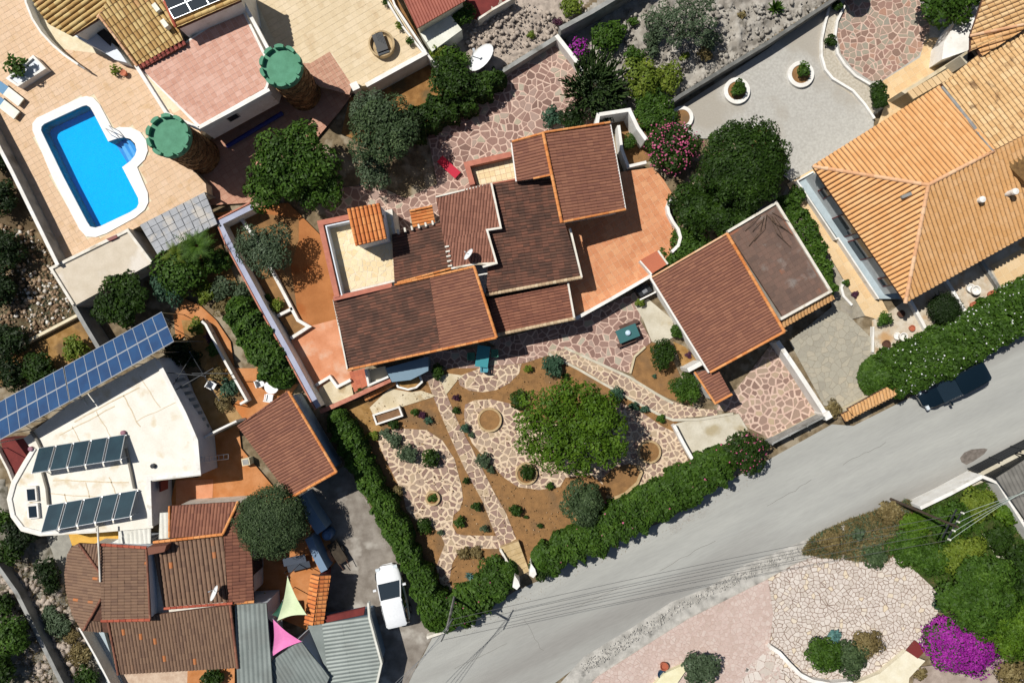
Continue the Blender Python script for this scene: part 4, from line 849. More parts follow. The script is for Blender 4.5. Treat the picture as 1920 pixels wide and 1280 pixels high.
# curved white wall on the deck
barrier("curved_wall", [(44, -30), (48, 5), (60, 35), (76, 60), (96, 82), (120, 103), (146, 121)], .14, DZ + .8, DZ, white, "slim curved white wall sweeping across the beige deck", )
tube("deck_lamp", [W(148, 122, DZ), W(150, 123, DZ + .05)], .1, dkmetal); o = tube("handrail", [W(146, 121, DZ + .8), W(158, 129, DZ + .75), W(168, 136, DZ + .1)], .04, alu); tag(o, "metal handrail at the lower end of the curved white wall", "handrail")
tag(bpy.data.objects["deck_lamp"], "small round dark lamp at the end of the curved wall", "lamp")
# two towers
def tower(x, y, r, z1, z0, label):
    t = root("round_tower", label, "tower", x, y, z0); c = W(x, y, z1); Rm = r * (H - z1) / FP * .9; rows = int((z1 - .7 - z0) / .28); 
    lathe("core", c, [(Rm * .97, z0), (Rm * .92, z1 - .4), (0, z1 - .4)], stone_t, t, n=32)
    V = []; F = []; rng = random.Random(4)
    for j in range(rows):
        nb = 22
        for i in range(nb):
            a0 = 2 * math.pi * (i + .5 * (j % 2)) / nb + .02; a1 = a0 + 2 * math.pi / nb - .05; r0 = Rm * (1.0 - .03 * j / rows) + rng.uniform(-.03, .04); z = z0 + j * .28; b = len(V)
            for a in (a0, a1):
                for zz in (z + .02, z + .26): V.append((c.x + r0 * math.cos(a), c.y + r0 * math.sin(a), zz)); V.append((c.x + (r0 - .12) * math.cos(a), c.y + (r0 - .12) * math.sin(a), zz))
            F += [[b, b + 4, b + 6, b + 2], [b + 2, b + 6, b + 7, b + 3], [b, b + 2, b + 3, b + 1], [b + 4, b + 5, b + 7, b + 6], [b, b + 1, b + 5, b + 4]]
    mesh("stonework", V, F, stone_t, t, kind='stuff')
    lathe("cornice", c, [(Rm * .98, z1 - .75), (Rm * 1.08, z1 - .6), (Rm * 1.08, z1 - .3), (0, z1 - .3)], green_t, t, n=32)
    nm = 10
    for i in range(nm):
        a0 = 2 * math.pi * i / nm + .15; a1 = a0 + 2 * math.pi / nm * .74; V = []; k = 5
        for s in range(k):
            a = a0 + (a1 - a0) * s / (k - 1); ro = Rm * (1.07 + .05 * math.sin(math.pi * s / (k - 1)))
            for rr, zz in ((ro, z1 - .43), (ro, z1), (Rm * .93, z1), (Rm * .93, z1 - .43)): V.append((c.x + rr * math.cos(a), c.y + rr * math.sin(a), zz))
        F = [[0, 1, 2, 3], [4 * k - 1, 4 * k - 2, 4 * k - 3, 4 * k - 4]]
        for s in range(k - 1):
            b = 4 * s; F += [[b + 1, b, b + 4, b + 5], [b + 2, b + 1, b + 5, b + 6], [b + 3, b + 2, b + 6, b + 7]]
        mesh("merlon", V, F, green_t, t)
    return t
tower(313, 253, 41, 5.2, .02, "green topped stone tower beside the swimming pool")
tower(525, 122, 40, 5.2, .02, "green topped stone tower beside the salmon roof terrace")
# rolled blue cover and small items
o = tube("blue_pool_roller", [W(425, 275, .4), W(530, 212, .4)], .16, plain("deep_blue_plastic", "1c2c80", .5)); tag(o, "long dark blue rolled pool cover lying against the villa wall", "pool cover")
# plot walls upper middle
barrier("terrace_wall", [(700, -40), (755, 50), (795, 100)], .12, DZ + .35, DZ, white, "low white wall between pale terrace and the planting strip")
barrier("boundary_wall", [(722, -40), (740, 10), (797, 96), (832, 142)], .14, DZ + .5, 0, white, "outer white wall beside the red corrugated roof", )
barrier("terrace_wall", [(686, 160), (800, 98)], .3, DZ + .6, 0, white, "straight white wall at the lower edge of the pale terrace")
area("planting_strip", [(706, -40), (724, -40), (796, 90), (790, 96)], soil, z=DZ + .04)
for i, (x, y) in enumerate(((722, 5), (748, 50), (768, 78))): plant('s', x, y, 7 + i, .5, L_yel if i == 1 else L_mid, ("small bush highest in the white planting strip", "yellowish bush in the middle of the white planting strip", "small bush at the lower end of the white planting strip")[i], "shrub", cover=3, leaf=.08, z0=DZ + .04, group="bushes in the planting strip")
fp = root("fire_pit", "round stone fire pit tub holding a black metal grill", "fire pit", 716, 86, DZ)
lathe("rim", W(718, 88, DZ), [(.85, DZ), (.9, DZ + .55), (.78, DZ + .57), (.7, DZ + .3), (.0, DZ + .3)], M("tub_stone", "cbb28a", "b39a74", 3), fp, n=28)
box("grill", W(712, 78, DZ + .8), .75, 1.25, DZ + .6, DZ + .72, R(20), black, fp); box("firebox", W(718, 95, DZ + .6), .8, .5, DZ + .3, DZ + .62, R(20), dkmetal, fp)
for i in range(5): c_ = W(706 + i * 3.2, 68 + i * 1.5, DZ + .8); box("grate_bar", c_, .03, .6, DZ + .722, DZ + .75, R(20), dkmetal, fp)
o = prism("concrete_post", [(655, 158), (668, 152), (675, 165), (662, 171)], DZ + .5, 0, white); tag(bpy.data.objects["concrete_post"], "short white box post at the corner of the pale terrace", "post")
# shed with red corrugated roof, white tarpaulin
def corrug(parent, pts, d, m, pitch=.18, amp=.03, slabm=None, label=None, thick=.06):
    P = [W(*p) for p in pts]; a2 = sum(P[i].x * P[(i + 1) % len(P)].y - P[(i + 1) % len(P)].x * P[i].y for i in range(len(P)))
    if a2 < 0: P = P[::-1]
    c, n = fit_plane(P); P = [p - n * (p - c).dot(n) for p in P]; dd = Vector((d[0], -d[1], 0)); dd = (dd - n * dd.dot(n)).normalized()
    s = prismw('roof', P, 0, 0, slabm or m, parent, ztop=[p.z for p in P]); k = len(P)
    for i in range(k): s.data.vertices[i + k].co.z = s.data.vertices[i].co.z - thick
    tile_mesh('corrugated_sheet', P, n, c, dd, pitch, 3.1, amp, m, s, step=.006, kind='stuff', prof=[(0, .0), (.2, .25), (.35, 1), (.65, 1), (.8, .25), (1, 0)]); return P
sh = root("shed", "shed with ribbed brick red metal roof at the top edge", "shed", 810, 10)
rp = [(738, -40, 2.6), (782, 54, 2.6), (872, 2, 2.6), (850, -50, 2.6)]; corrug(sh, rp, (.45, 1), corr_r, .2, .04); house_walls(sh, [p[:2] for p in rp], 2.6, 0, cream_w, .15)
tp = root("tarpaulin_cover", "white tarpaulin covered box next to the red roofed shed", "cover", 828, 65)
A = [(788, 63), (843, 27), (866, 56), (810, 97)]; xy = ccw(wp(A, 1.5)); prismw("tarpaulin", xy, 1.5, 0, whitefab, tp); tube("rope", [W(799, 80, 1.52), W(855, 42, 1.52)], .02, corr_w, tp, n=4)
# big satellite dish on the gravel
def dish(x, y, z, rad, az, label, zb, sc_=1, tilt=50):
    t = root("satellite_dish", label, "satellite dish", x, y, zb); c = W(x, y, z); V = []; F = []; n = 20
    Rm = Matrix.Rotation(R(az), 4, 'Z') @ Matrix.Rotation(R(tilt), 4, 'Y')
    for k, (rr, hh) in enumerate(((0, 0), (.35, .03), (.7, .11), (1, .22), (1, .19), (.7, .08), (0, -.03))):
        for i in range(n): a = 2 * math.pi * i / n; V.append(c + Rm @ Vector((rr * rad * math.cos(a), rr * rad * math.sin(a), hh * rad)))
    for k in range(6):
        for i in range(n): F.append([k * n + i, k * n + (i + 1) % n, (k + 1) * n + (i + 1) % n, (k + 1) * n + i])
    mesh("reflector", V, F, plain("dish_white" + str(len(MATS) + NP[0]), "f2f4f4", .5), t, smooth=True)
    f = c + Rm @ Vector((0, 0, rad * .9)); e = c + Rm @ Vector((rad * .9, 0, .2 * rad)); tube("feed_arm", [e, f], .02 * sc_, alu, t, n=5); box("feed_horn", f, .08 * sc_, .08 * sc_, f.z - .05 * sc_, f.z + .05 * sc_, .3, alu, t)
    tube("mast", [(c.x, c.y, zb), c - Vector((0, 0, .05))], .04 * sc_, alu, t, n=6); return t
dish(905, 112, 1.3, 1.1, 148, "very large white satellite dish standing on the rock garden", 0, 2, 44)
# walls round the stone terrace and the rock gardens
barrier("garden_wall", [(918, 146), (945, 131), (1044, 70)], .3, .9, 0, grayw, "grey wall between the stone terrace and the pink rock garden")
barrier("garden_wall", [(1043, 66), (1068, 98), (1094, 132)], .28, 1.1, 0, white, "short white wall ending the stone terrace beside purple blossoms")
barrier("retaining_wall", [(1050, 54), (1110, 22), (1170, -14), (1230, -50)], .3, 1.9, 0, grayw, "tall grey wall casting black shadow over the grey rock garden")
barrier("retaining_wall", [(1236, 208), (1275, 180), (1370, 122), (1440, 80), (1562, 0), (1640, -50)], .25, 1.2, 0, M("dark_grey_render", "80807c", "6a6a66", 2), "long dark grey wall between grey rocks and gravel courtyard")
barrier("garden_wall", [(800, 97), (826, 128), (852, 150)], .15, 1.0, 0, white, "thin white wall running from the terrace corner under dark bushes")

# ================================================================ LOWER DECK BUILDINGS LEFT
ut = root("pool_house", "flat roofed pool house with cream roof below the pool", "outbuilding", 190, 500)
pts = [(92, 502), (240, 428), (286, 492), (137, 574)]; prism("wall", pts, 1.9, 0, bwhite, ut)
prism("roof_slab", pts, 2.0, 1.9, M("sandy_flat_roof", "ddd0bc", "d0c2ac", 1, bump=.2, c3="e6ddd0", s3=.5, m3=.55), ut, inset=-.02); wall("parapet", [(137, 571), (95, 503), (239, 432), (283, 491)], .18, 2.12, 2.0, bwhite, ut); prism("roof_hatch", [(199, 448), (218, 440), (220, 445), (205, 452)], 2.16, 1.95, wine, ut)
pg = root("slatted_shelter", "weathered grey slatted shelter roof beside the pool house", "shelter", 335, 420)
panel_p = [(262, 422), (384, 360), (408, 420), (296, 478)]
a, b, c, d = [W(p[0], p[1], 1.75) for p in panel_p]; Pf = lambda u, v: a + (b - a) * u + (d - a) * v + (a - b + c - d) * u * v
prism("backing", panel_p, 1.70, 1.62, grayw, pg)
for i in range(9):
    for j in range(5):
        q = [Pf(i / 9 + .004, j / 5 + .006), Pf((i + 1) / 9 - .004, j / 5 + .006), Pf((i + 1) / 9 - .004, (j + 1) / 5 - .006), Pf(i / 9 + .004, (j + 1) / 5 - .006)]; prismw("slat_panel", ccw([(p.x, p.y) for p in q]), 1.75 + .02 * ((i * 7 + j * 5) % 3), 1.7, oldpv, pg)
for p in panel_p: q = W(p[0], p[1], 1.6); tube("post", [(q.x * .995, q.y * .99, 0), (q.x * .995, q.y * .99, 1.62)], .07, grayw, pg)
barrier("garden_wall", [(-30, 684), (60, 635), (146, 590)], .2, .6, 0, cream_w, "narrow cream wall crossing the slope below the rubble")
barrier("garden_wall", [(138, 574), (160, 612), (186, 655)], .28, 1.6, 0, grayw, "short grey wall running down from the pool house corner")
barrier("garden_wall", [(-20, 1040), (30, 1110), (75, 1200), (120, 1290), (140, 1330)], .28, 1.0, 0, grayw, "long grey wall crossing the rocky bank at lower left")
# long retaining wall west of the main house
lilac = M("pale_lilac_coping", "b6bace", "a8acc2", 1.2, bump=.2)
rw_ = barrier("retaining_wall", [(472, 388), (411, 418), (429, 455), (499, 585), (549, 675), (597, 763)], .3, 1.5, 0, white, "long pale lilac topped wall with coral edge bounding the orange patio", capm=lilac, cw=.36)
wall("tile_edge", [(468, 380), (404, 413), (422, 457), (492, 588), (542, 678), (591, 768)], .1, 1.52, 1.3, coral, rw_)
barrier("retaining_wall", [(600, 772), (665, 743), (732, 712)], .2, 1.1, 0, bwhite, "short coral capped wall below the pale corner patio", capm=coral, cw=.3)
barrier("planter_wall", [(446, 402), (470, 436), (512, 512), (558, 600), (579, 612), (545, 634)], .22, .55, 0, white, "stepped white planter wall on the orange patio under the olive tree")
barrier("planter_wall", [(520, 592), (548, 578)], .2, .55, 0, white, "short white cross wall dividing the patio planter")
barrier("planter_wall", [(592, 722), (618, 706), (632, 725), (657, 712)], .2, .5, 0, white, "white zigzag wall edging the pale corner patio")
rp_ = wall("raised_planter", [(700, 778), (748, 763), (754, 779), (706, 795)], .12, .5, 0, white, closed=True); tag(rp_, "white rectangular planter frame standing on the garden soil", "planter")
prism("soil", [(700, 778), (748, 763), (754, 779), (706, 795)], .36, 0, M("brown_planter_soil", "8e6d50", "7a5a40", 4, bump=.8), rp_)
cp_ = wall("curved_planter", [(738, 708), (746, 725), (765, 730), (780, 726), (791, 716), (784, 698)], .13, .45, 0, white); tag(cp_, "half round white planter at the foot of the main house", "planter")
prism("soil", [(738, 708), (746, 725), (765, 730), (780, 726), (791, 716), (784, 698)], .3, 0, soil_y, cp_)
bs_ = root("tile_stack", "low stack of orange roof tiles in the shade of the wall", "tile stack", 712, 735); cap(bs_, (684, 748, .3), (742, 716, .3), m_capo, .18, .2, name='tiles')
ps = root("porch", "shade coloured sloping porch beside the front roof edge", "porch", 750, 695)
prism("porch_roof", [(722, 690), (803, 668), (803, 695), (770, 712), (735, 716)], 1.2, 0, plain("porch_shade_blue", "7892a4", .7), ps); wall("side_wall", [(685, 692), (691, 722), (728, 706)], .15, 1.3, 0, white, ps); prism("landing", [(690, 693), (722, 686), (730, 706), (694, 722)], .6, 0, lightslab, ps)  # porch roof colour holds the blue shade lying over it

# ================================================================ MAIN HOUSE
mh = root("main_house", "large white house with mottled brown tiled roofs in the middle", "house", 880, 500)
mh2 = [(625, 562, 3.0), (889, 500, 3.8), (930, 632, 3.6), (652, 692, 2.8)]
# front roof in two tile tones
roof(mh, [(625, 562, 3.0), (806, 519.5, 3.55), (826, 654.5, 3.3), (652, 692, 2.8)], (-1, .235), t_dark, .2, .42, .05)
roof(mh, [(806, 519.5, 3.55), (889, 500, 3.8), (930, 632, 3.6), (826, 654.5, 3.3)], (-1, .235), t_light, .2, .42, .05)
cap(mh, (889, 500, 3.9), (931, 632, 3.7), m_capo, .1); cap(mh, (740, 534, 3.45), (889, 500, 3.85), m_capo, .08); cap(mh, (652, 693, 2.85), (930, 633, 3.6), m_capo, .09); wall("gutter", [(625, 562), (651, 692)], .09, 3.0, 2.85, bwhite, mh)
wfr = house_walls(mh, [(625, 562), (889, 500), (930, 632), (652, 692)], 2.9, 0, blue_w, .45)
wall("verge_board", [(625, 560), (735, 534)], .3, 3.4, 3.0, salmonw, mh)
for k in range(4): opening(mh, wfr, k, .35, 1.2, .2, 2.2, wood_d)
M1 = [(906, 500, 3.1), (925, 345, 3.3), (1033, 335, 3.3), (1044, 414, 3.15), (1068, 425, 3.1), (1090, 520, 3.0), (910, 556, 3.0)]
roof(mh, [(925, 345, 3.5), (1033, 335, 3.3), (1090, 520, 2.95), (911, 556, 3.1)][:4], (1, -.15), t_dark, .2, .42, .05)
roof(mh, [(817, 368, 3.55), (921, 343, 3.7), (939, 427, 3.68), (913, 431, 3.64), (842, 447, 3.5)][:3] + [(832, 450, 3.55)], (-.1, 1), t_red, .2, .42, .05)
roof(mh, [(832, 449.5, 3.55), (913, 431, 3.66), (931, 493, 3.6), (846, 503, 3.5)], (-.1, 1), t_red, .2, .42, .05)
wall("roof_edge", [(921, 343), (939, 427), (913, 431), (931, 493), (905, 500)], .13, 3.85, 3.5, bwhite, mh); wall("roof_edge", [(817, 369), (920, 344)], .1, 3.7, 3.5, bwhite, mh)
roof(mh, [(735, 440, 2.7), (832, 415, 3.0), (846, 503, 2.95), (740, 530, 2.65)], (-1, .2), t_dark, .2, .42, .05)
roof(mh, [(915, 560, 2.6), (1065, 531, 2.6), (1077, 595, 2.35), (930, 627, 2.35)], (1, -.2), t_red2, .2, .42, .05)
wall("roof_edge", [(1065, 530), (1077, 596)], .12, 2.75, 2.4, bwhite, mh); wall("roof_edge", [(1069, 428), (1091, 520)], .12, 3.15, 2.85, bwhite, mh)
cap(mh, (911, 553, 3.08), (1090, 520, 2.98), t_capcream, .12, .25, name='eave_tiles'); cap(mh, (930, 628, 2.45), (1077, 597, 2.45), t_capcream, .12, .25, name='eave_tiles')
cap(mh, (745, 530, 3.2), (846, 503, 3.4), m_capo, .07); wall("roof_edge", [(846, 503), (889, 495), (931, 493)], .12, 3.75, 3.4, bwhite, mh)
house_walls(mh, [(817, 368), (1033, 335), (1088, 520), (915, 556), (930, 620), (845, 503), (740, 530), (735, 440), (830, 415)], 2.6, 0, white, .3)
house_walls(mh, [(915, 556), (1065, 530), (1077, 592), (930, 622)], 2.3, 0, white, .3)
# small white ventilation openings along roof steps
for i in range(6): box("vent_post", W(746 + i * 13, 434 - i * 3.3, 3.2), .12, .28, 2.7, 3.2, R(12), bwhite, mh)
for i in range(5): box("vent_post", W(838 + i * 1.4, 462 + i * 9, 3.7), .28, .1, 3.0, 3.7, R(12), bwhite, mh)
# small tiled canopy
roof(mh, [(768, 395, 2.5), (810, 386, 2.5), (816, 416, 2.1), (774, 426, 2.1)], (-1, .2), t_orange, .22, .35, .04); cap(mh, (768, 396, 2.55), (810, 387, 2.55), m_capo, .08)
house_walls(mh, [(768, 395), (810, 386), (816, 416), (774, 426)], 2.1, 0, white, .12)
# north east wing, gabled
roof(mh, [(1018, 250, 4.3), (1143, 231, 3.7), (1172, 392, 3.7), (1052, 417, 4.3)], (1, -.17), t_light, .2, .42, .05)
roof(mh, [(1018, 250, 4.3), (960, 268, 3.9), (969, 340, 3.9), (1034, 330, 4.3)], (-1, .2), t_light, .2, .42, .05)
cap(mh, (1018, 248, 4.4), (1053, 417, 4.4), m_capo, .11); cap(mh, (960, 266, 3.95), (1018, 250, 4.35), m_capo, .08); cap(mh, (1018, 249, 4.4), (1143, 230, 3.8), m_capo, .08); cap(mh, (1052, 417, 4.35), (1172, 393, 3.75), m_capo, .08); cap(mh, (1000, 335, 4.1), (1034, 328, 4.35), m_capo, .07)
wall("gutter", [(1144, 231), (1173, 394)], .1, 3.72, 3.55, white, mh); wall("gutter", [(959, 268), (968, 340)], .1, 3.9, 3.7, white, mh)
wne = house_walls(mh, [(960, 268), (1143, 233), (1172, 392), (1052, 415), (1034, 335), (969, 342)], 3.7, 0, white, .22)
for k in range(6): opening(mh, wne, k, .45, 1.0, 1.6, 2.9, dkmetal)
# east balcony behind the roof
prism("balcony", [(872, 306), (958, 286), (972, 336), (895, 350), (880, 345)], 2.3, 0, salmonw, mh); n_b = [o for o in C.objects if o.name.startswith("balcony")][-1]
tiles(n_b, [(880, 310), (960, 292), (968, 334), (895, 348)], 2.312, .36, .36, .015, -13, d_cream, 60, seed=14); wall("parapet", [(886, 346), (875, 308), (958, 289)], .35, 2.95, 2.3, salmonw, mh)
# west roof terrace with parapet
TZ = 2.6
prism("roof_terrace", [(600, 420), (735, 392), (752, 525), (632, 556)], TZ, 0, bwhite, mh); n_t = [o for o in C.objects if o.name.startswith("roof_terrace")][-1]
crazy(n_t, [(612, 428), (732, 402), (748, 522), (640, 548)], TZ + .015, .36, .022, d_cream, 21, 300, .1, name='floor_tile')
wall("parapet", [(705, 396), (600, 418), (632, 557)], .34, TZ + .85, TZ - .05, salmonw, mh)
wall("parapet_face", [(712, 402), (611, 424), (641, 554)], .08, TZ + .82, TZ, blue_w, mh)
# stair tower with orange roof
CZ = 4.9
prism("stair_tower", [(655, 396), (711, 384), (722, 444), (668, 458)], CZ - .1, 0, blue_w, mh)
roof(mh, [(650, 392, CZ + .15), (712, 381, CZ + .15), (725, 447, CZ - .05), (667, 461, CZ - .05)], (.2, 1), t_orange, .27, .5, .09)
tube("small_window", [W(716, 408, 4) + Vector((.02, 0, 0)), W(716, 408, 4) + Vector((.12, 0, 0))], .18, black, mh, n=12)
d1 = dish(880, 478, 4.3, .42, 145, "small satellite dish on the middle brown roof", 3.5, .8, 62)

# ---- east terrace, raised
ET = 1.0
et_pts = [(1060, 330), (1168, 322), (1225, 314), (1245, 338), (1262, 366), (1250, 388), (1258, 408), (1272, 430), (1278, 450), (1265, 468), (1252, 480), (1222, 517), (1080, 597), (1055, 600), (1040, 480)]
prism("raised_terrace", et_pts, ET, 0, cream_w, kind='structure'); n_e = bpy.data.objects["raised_terrace"]
tiles(n_e, et_pts, ET + .014, .42, .42, .012, -32, d_orange, 300, seed=15)
barrier("curved_wall", [(1258, 372), (1252, 388), (1254, 400), (1262, 416), (1272, 430), (1276, 445), (1272, 460), (1260, 472)], .2, ET + .5, ET, white, "curved white wall on the edge of the orange terrace")
barrier("terrace_wall", [(1222, 516), (1150, 558), (1080, 597)], .22, ET + .75, 0, white, "straight white wall along the lower edge of the orange terrace")
wb = root("tiled_platform", "small raised terracotta platform between white walls", "platform", 1228, 492, ET); prism("top", [(1200, 488), (1232, 470), (1250, 496), (1222, 513)], ET + .5, ET, d_red, wb); wall("side_wall", [(1200, 489), (1222, 514)], .1, ET + .6, ET, white, wb); wall("side_wall", [(1234, 470), (1252, 495)], .12, ET + .6, ET, bwhite, wb)
barrier("courtyard_wall", [(1118, 240), (1122, 215), (1180, 206), (1196, 240), (1212, 262)], .25, 2.0, 0, white, "white wall enclosing the dark courtyard north of the house")
barrier("planter_wall", [(1160, 235), (1166, 280), (1178, 312), (1212, 304)], .2, 1.3, 0, white, "white angled planter wall beside the round green shrub")
area("dark_bed", [(1160, 210), (1200, 215), (1225, 300), (1172, 310)], soil, z=.08)
wb2 = root("washing_sink", "dark sink unit in the shade below the orange terrace", "sink", 1205, 548); prism("cabinet", [(1192, 543), (1212, 530), (1224, 545), (1202, 557)], .8, 0, dkmetal, wb2); prism("basin_bowl", [(1203, 545), (1211, 540), (1215, 546), (1207, 551)], .815, .7, alu, wb2); wall("side_wall", [(1200, 562), (1230, 547)], .1, .7, 0, white, wb2)

# ================================================================ GARAGE HOUSE (right of centre)
gh = root("garage", "brown tiled garage roof with orange edges and flat rear roof", "garage", 1380, 530)
gr = [(1222, 521, 3.0), (1363, 438, 3.7), (1470, 621, 3.7), (1331, 698, 3.0)]
roof(gh, gr, (-1, .58), t_light, .2, .42, .05)
cap(gh, (1363, 438, 3.8), (1470, 621, 3.8), m_capo, .11); cap(gh, (1222, 520, 3.05), (1363, 438, 3.75), m_caps, .07); cap(gh, (1331, 698, 3.05), (1470, 622, 3.75), m_capo, .09)
wall("gutter", [(1220, 520), (1330, 698)], .16, 3.0, 2.8, white, gh)
wg = house_walls(gh, [g_[:2] for g_ in gr], 3.0, 0, white, .3)
flat = [(1365, 437), (1456, 382), (1556, 546), (1470, 600)]
prism("flat_roof", flat, 3.0, 2.8, m_flat, gh, inset=.05); tiles([q for q in C.objects if q.name.startswith("flat_roof")][-1], [(1370, 442), (1454, 390), (1548, 544), (1468, 592)], 3.012, .34, .34, .012, -31, ramp_mat("weathered_brown_flat_tile", [(0, "66544c"), (.5, "755f54"), (.85, "7e6458"), (1, "94654e")], patch=.45, pscale=.6, dirt=("98928c", .9, .58, .55)), 300, seed=31, name="roof_tile"); wall("parapet", [(1365, 434), (1456, 380), (1558, 546), (1464, 598)], .17, 3.15, 2.8, bwhite, gh)
house_walls(gh, flat, 3.0, 0, bwhite, .1)
roof(gh, [(1464, 600, 2.75), (1558, 548, 2.75), (1564, 560, 2.45), (1468, 614, 2.45)], (.5, 1), t_sand, .24, .3, .07)
rs_ = [(1296, 690, 2.6), (1318, 684, 2.7), (1335, 700, 2.7), (1352, 697, 2.7), (1372, 737, 2.6), (1340, 754, 2.4), (1302, 700, 2.4)]
roof(gh, [(1302, 698, 2.5), (1345, 690, 2.7), (1371, 738, 2.7), (1341, 755, 2.5)], (-1, .58), t_light, .2, .42, .05); cap(gh, (1302, 697, 2.55), (1341, 756, 2.55), m_capo, .08); cap(gh, (1341, 756, 2.55), (1372, 739, 2.75), m_capo, .08)
house_walls(gh, [(1302, 698), (1345, 690), (1371, 738), (1341, 755)], 2.4, 0, white, .12)
wall("side_wall", [(1290, 694), (1316, 680)], .3, 2.0, 0, white, gh)
# drive walls and gate
barrier("drive_wall", [(1458, 640), (1500, 702), (1548, 776)], .3, 1.3, 0, white, "white wall between stone driveway and grey paved drive", )
o = box("gate_pillar", W(1552, 779, 1.5), .5, .5, 0, 1.5, R(30), white); tag(o, "white gate pillar at the end of the driveway wall", "pillar")
def slat_fence(name, a, b, z1, n, m, label, cat, th=.05, z0=0.05, hgt=None, posts=2, pm=None):
    t = root(name, label, cat, (a[0] + b[0]) / 2, (a[1] + b[1]) / 2, 0); A, B = W(a[0], a[1], z1), W(b[0], b[1], z1); d = (B - A).xy; ang = math.atan2(d.y, d.x); L_ = d.length; mid = (A + B) / 2
    for i in range(n):
        z = z0 + (z1 - z0) * i / n; box('slat', mid, L_, th, z, z + (z1 - z0) / n * .8, ang, m, t)
    for i in range(posts): q = A + (B - A) * (i / (posts - 1)); box('post', q, .1, .1, 0, z1 + .08, ang, pm or m, t)
    return t
slat_fence("sliding_gate", (1448, 832), (1545, 782), 1.5, 5, grayw, "long grey metal sliding gate closing the stone driveway", "gate", th=.12, posts=4)
ww_ = wall("drive_sill", [(1444, 826), (1540, 776)], .35, LZ[0] + .05, 0, slab, kind='structure')
barrier("ramp_wall", [(1264, 797), (1280, 828), (1298, 860)], .22, .7, 0, white, "short white wall between pale ramp and garden paving")
# street wall capped in orange tiles
gw = root("tile_topped_wall", "street wall topped with sand orange tiles beside the long hedge", "wall", 1640, 755)
roof(gw, [(1588, 766, 2.0), (1662, 725, 2.0), (1682, 738, 1.75), (1600, 780, 1.75)], (.4, 1), t_sand, .24, .3, .07); roof(gw, [(1576, 776, 1.75), (1680, 726, 1.75), (1684, 738, 1.5), (1584, 790, 1.5)], (.4, 1), t_sand, .24, .3, .07); wall("wall", [(1592, 775), (1672, 734)], .4, 1.4, 0, cream_w, gw)

# ================================================================ RIGHT HOUSE (orange roofs)
rh = root("orange_roof_house", "large house with sand orange hipped barrel tile roof at right", "house", 1740, 380)
AP = (1740, 347, 5.2); EZ = 3.3
roof(rh, [(1523, 312, EZ), (1765, 158, EZ + .6), (1862, 283, 5.2), AP], (-.6, -1.0), t_sand2, .3, .45, .12, step=.012)
roof(rh, [(1523, 312, EZ), AP, (1697, 567, EZ)], (-1, .62), t_sand2, .3, .45, .12, step=.012)
roof(rh, [AP, (1862, 283, 5.2), (2090, 160, 5.2), (2120, 330, EZ), (1697, 567, EZ)], (.58, 1), t_sand, .3, .45, .11, step=.016)
for a_, b_ in (((1523, 312, EZ + .06), (1740, 347, 5.25)), ((1740, 347, 5.25), (1697, 567, EZ + .06)), ((1740, 347, 5.25), (1862, 283, 5.25))): cap(rh, a_, b_, m_caps, .13, .45)
roof(rh, [(1763, 160, 4.0), (1828, 108, 4.2), (1990, -20, 4.4), (2000, 210, 5.1), (1866, 282, 5.2)], (.6, 1), t_old, .3, .45, .09)
cap(rh, (1766, 163, 4.05), (1861, 283, 5.3), M("lead_grey", "9c9c9a", "8a8a88", 3), .1, 2.0, name="valley_gutter")

roof(rh, [(1818, 98, 4.5), (1818, 66, 4.3), (1850, -20, 4.3), (2000, -60, 4.5), (2000, 10, 5.0), (1935, 48, 4.9)], (-.9, .35), t_old, .3, .45, .09)
roof(rh, [(1818, 68, 4.6), (1935, 46, 4.9), (1840, 106, 4.4)], (-1, .3), t_sand, .3, .45, .09); cap(rh, (1818, 68, 4.7), (1940, 42, 5.0), m_caps, .1)
prism("pergola_roof", [(1870, 290), (1960, 240), (2000, 380), (1925, 345)], 4.9, 4.6, M("brown_reed", "8a6a40", "6c5030", 5, bump=.8), rh)
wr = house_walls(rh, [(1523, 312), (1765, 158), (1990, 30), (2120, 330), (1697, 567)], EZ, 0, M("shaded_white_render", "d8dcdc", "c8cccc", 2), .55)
cxy = wr; ei = min(range(len(wr)), key=lambda i: ((v2(wr[i]) + v2(wr[(i + 1) % len(wr)])) / 2 - W(1610, 440, EZ).xy).length)
for t_ in (.15, .42, .62, .9): opening(rh, wr, ei, t_, 1.6 if .3 < t_ < .8 else .7, .3 if .3 < t_ < .8 else 1.0, 2.3, wine)
ei2 = min(range(len(wr)), key=lambda i: ((v2(wr[i]) + v2(wr[(i + 1) % len(wr)])) / 2 - W(1880, 460, EZ).xy).length)
for t_ in (.2, .5, .8): opening(rh, wr, ei2, t_, 1.4, .3, 2.3, wine)
tg = root("side_terrace", "pale blue grey raised terrace with white edge along the orange roofed house", "terrace", 1570, 450)
prism("floor", [(1497, 340), (1525, 322), (1690, 560), (1650, 560)], .45, 0, M("blue_grey_floor", "b8c6cc", "a8b6bc", 1.5), tg)
wall("edge_wall", [(1525, 322), (1495, 339), (1568, 448), (1572, 446), (1648, 560)], .1, .65, 0, white, tg)
cm = root("chimney", "short round white chimney on the orange roof", "chimney", 1848, 370, 4.3); lathe("flue", W(1848, 372, 5.2), [(.16, 4.2), (.16, 4.75), (.21, 4.8), (.2, 4.95), (.0, 5.0)], white, cm)
cm = root("chimney", "second white chimney at the right picture edge", "chimney", 1912, 352, 4.3); lathe("flue", W(1914, 356, 5.5), [(.17, 4.2), (.17, 4.9), (.22, 4.95), (.2, 5.1), (.0, 5.15)], white, cm)
c_ = W(1700, 366, 4.9); o = box("roof_window", c_, .65, .2, 4.75, 4.93, R(22), grayw, rh)
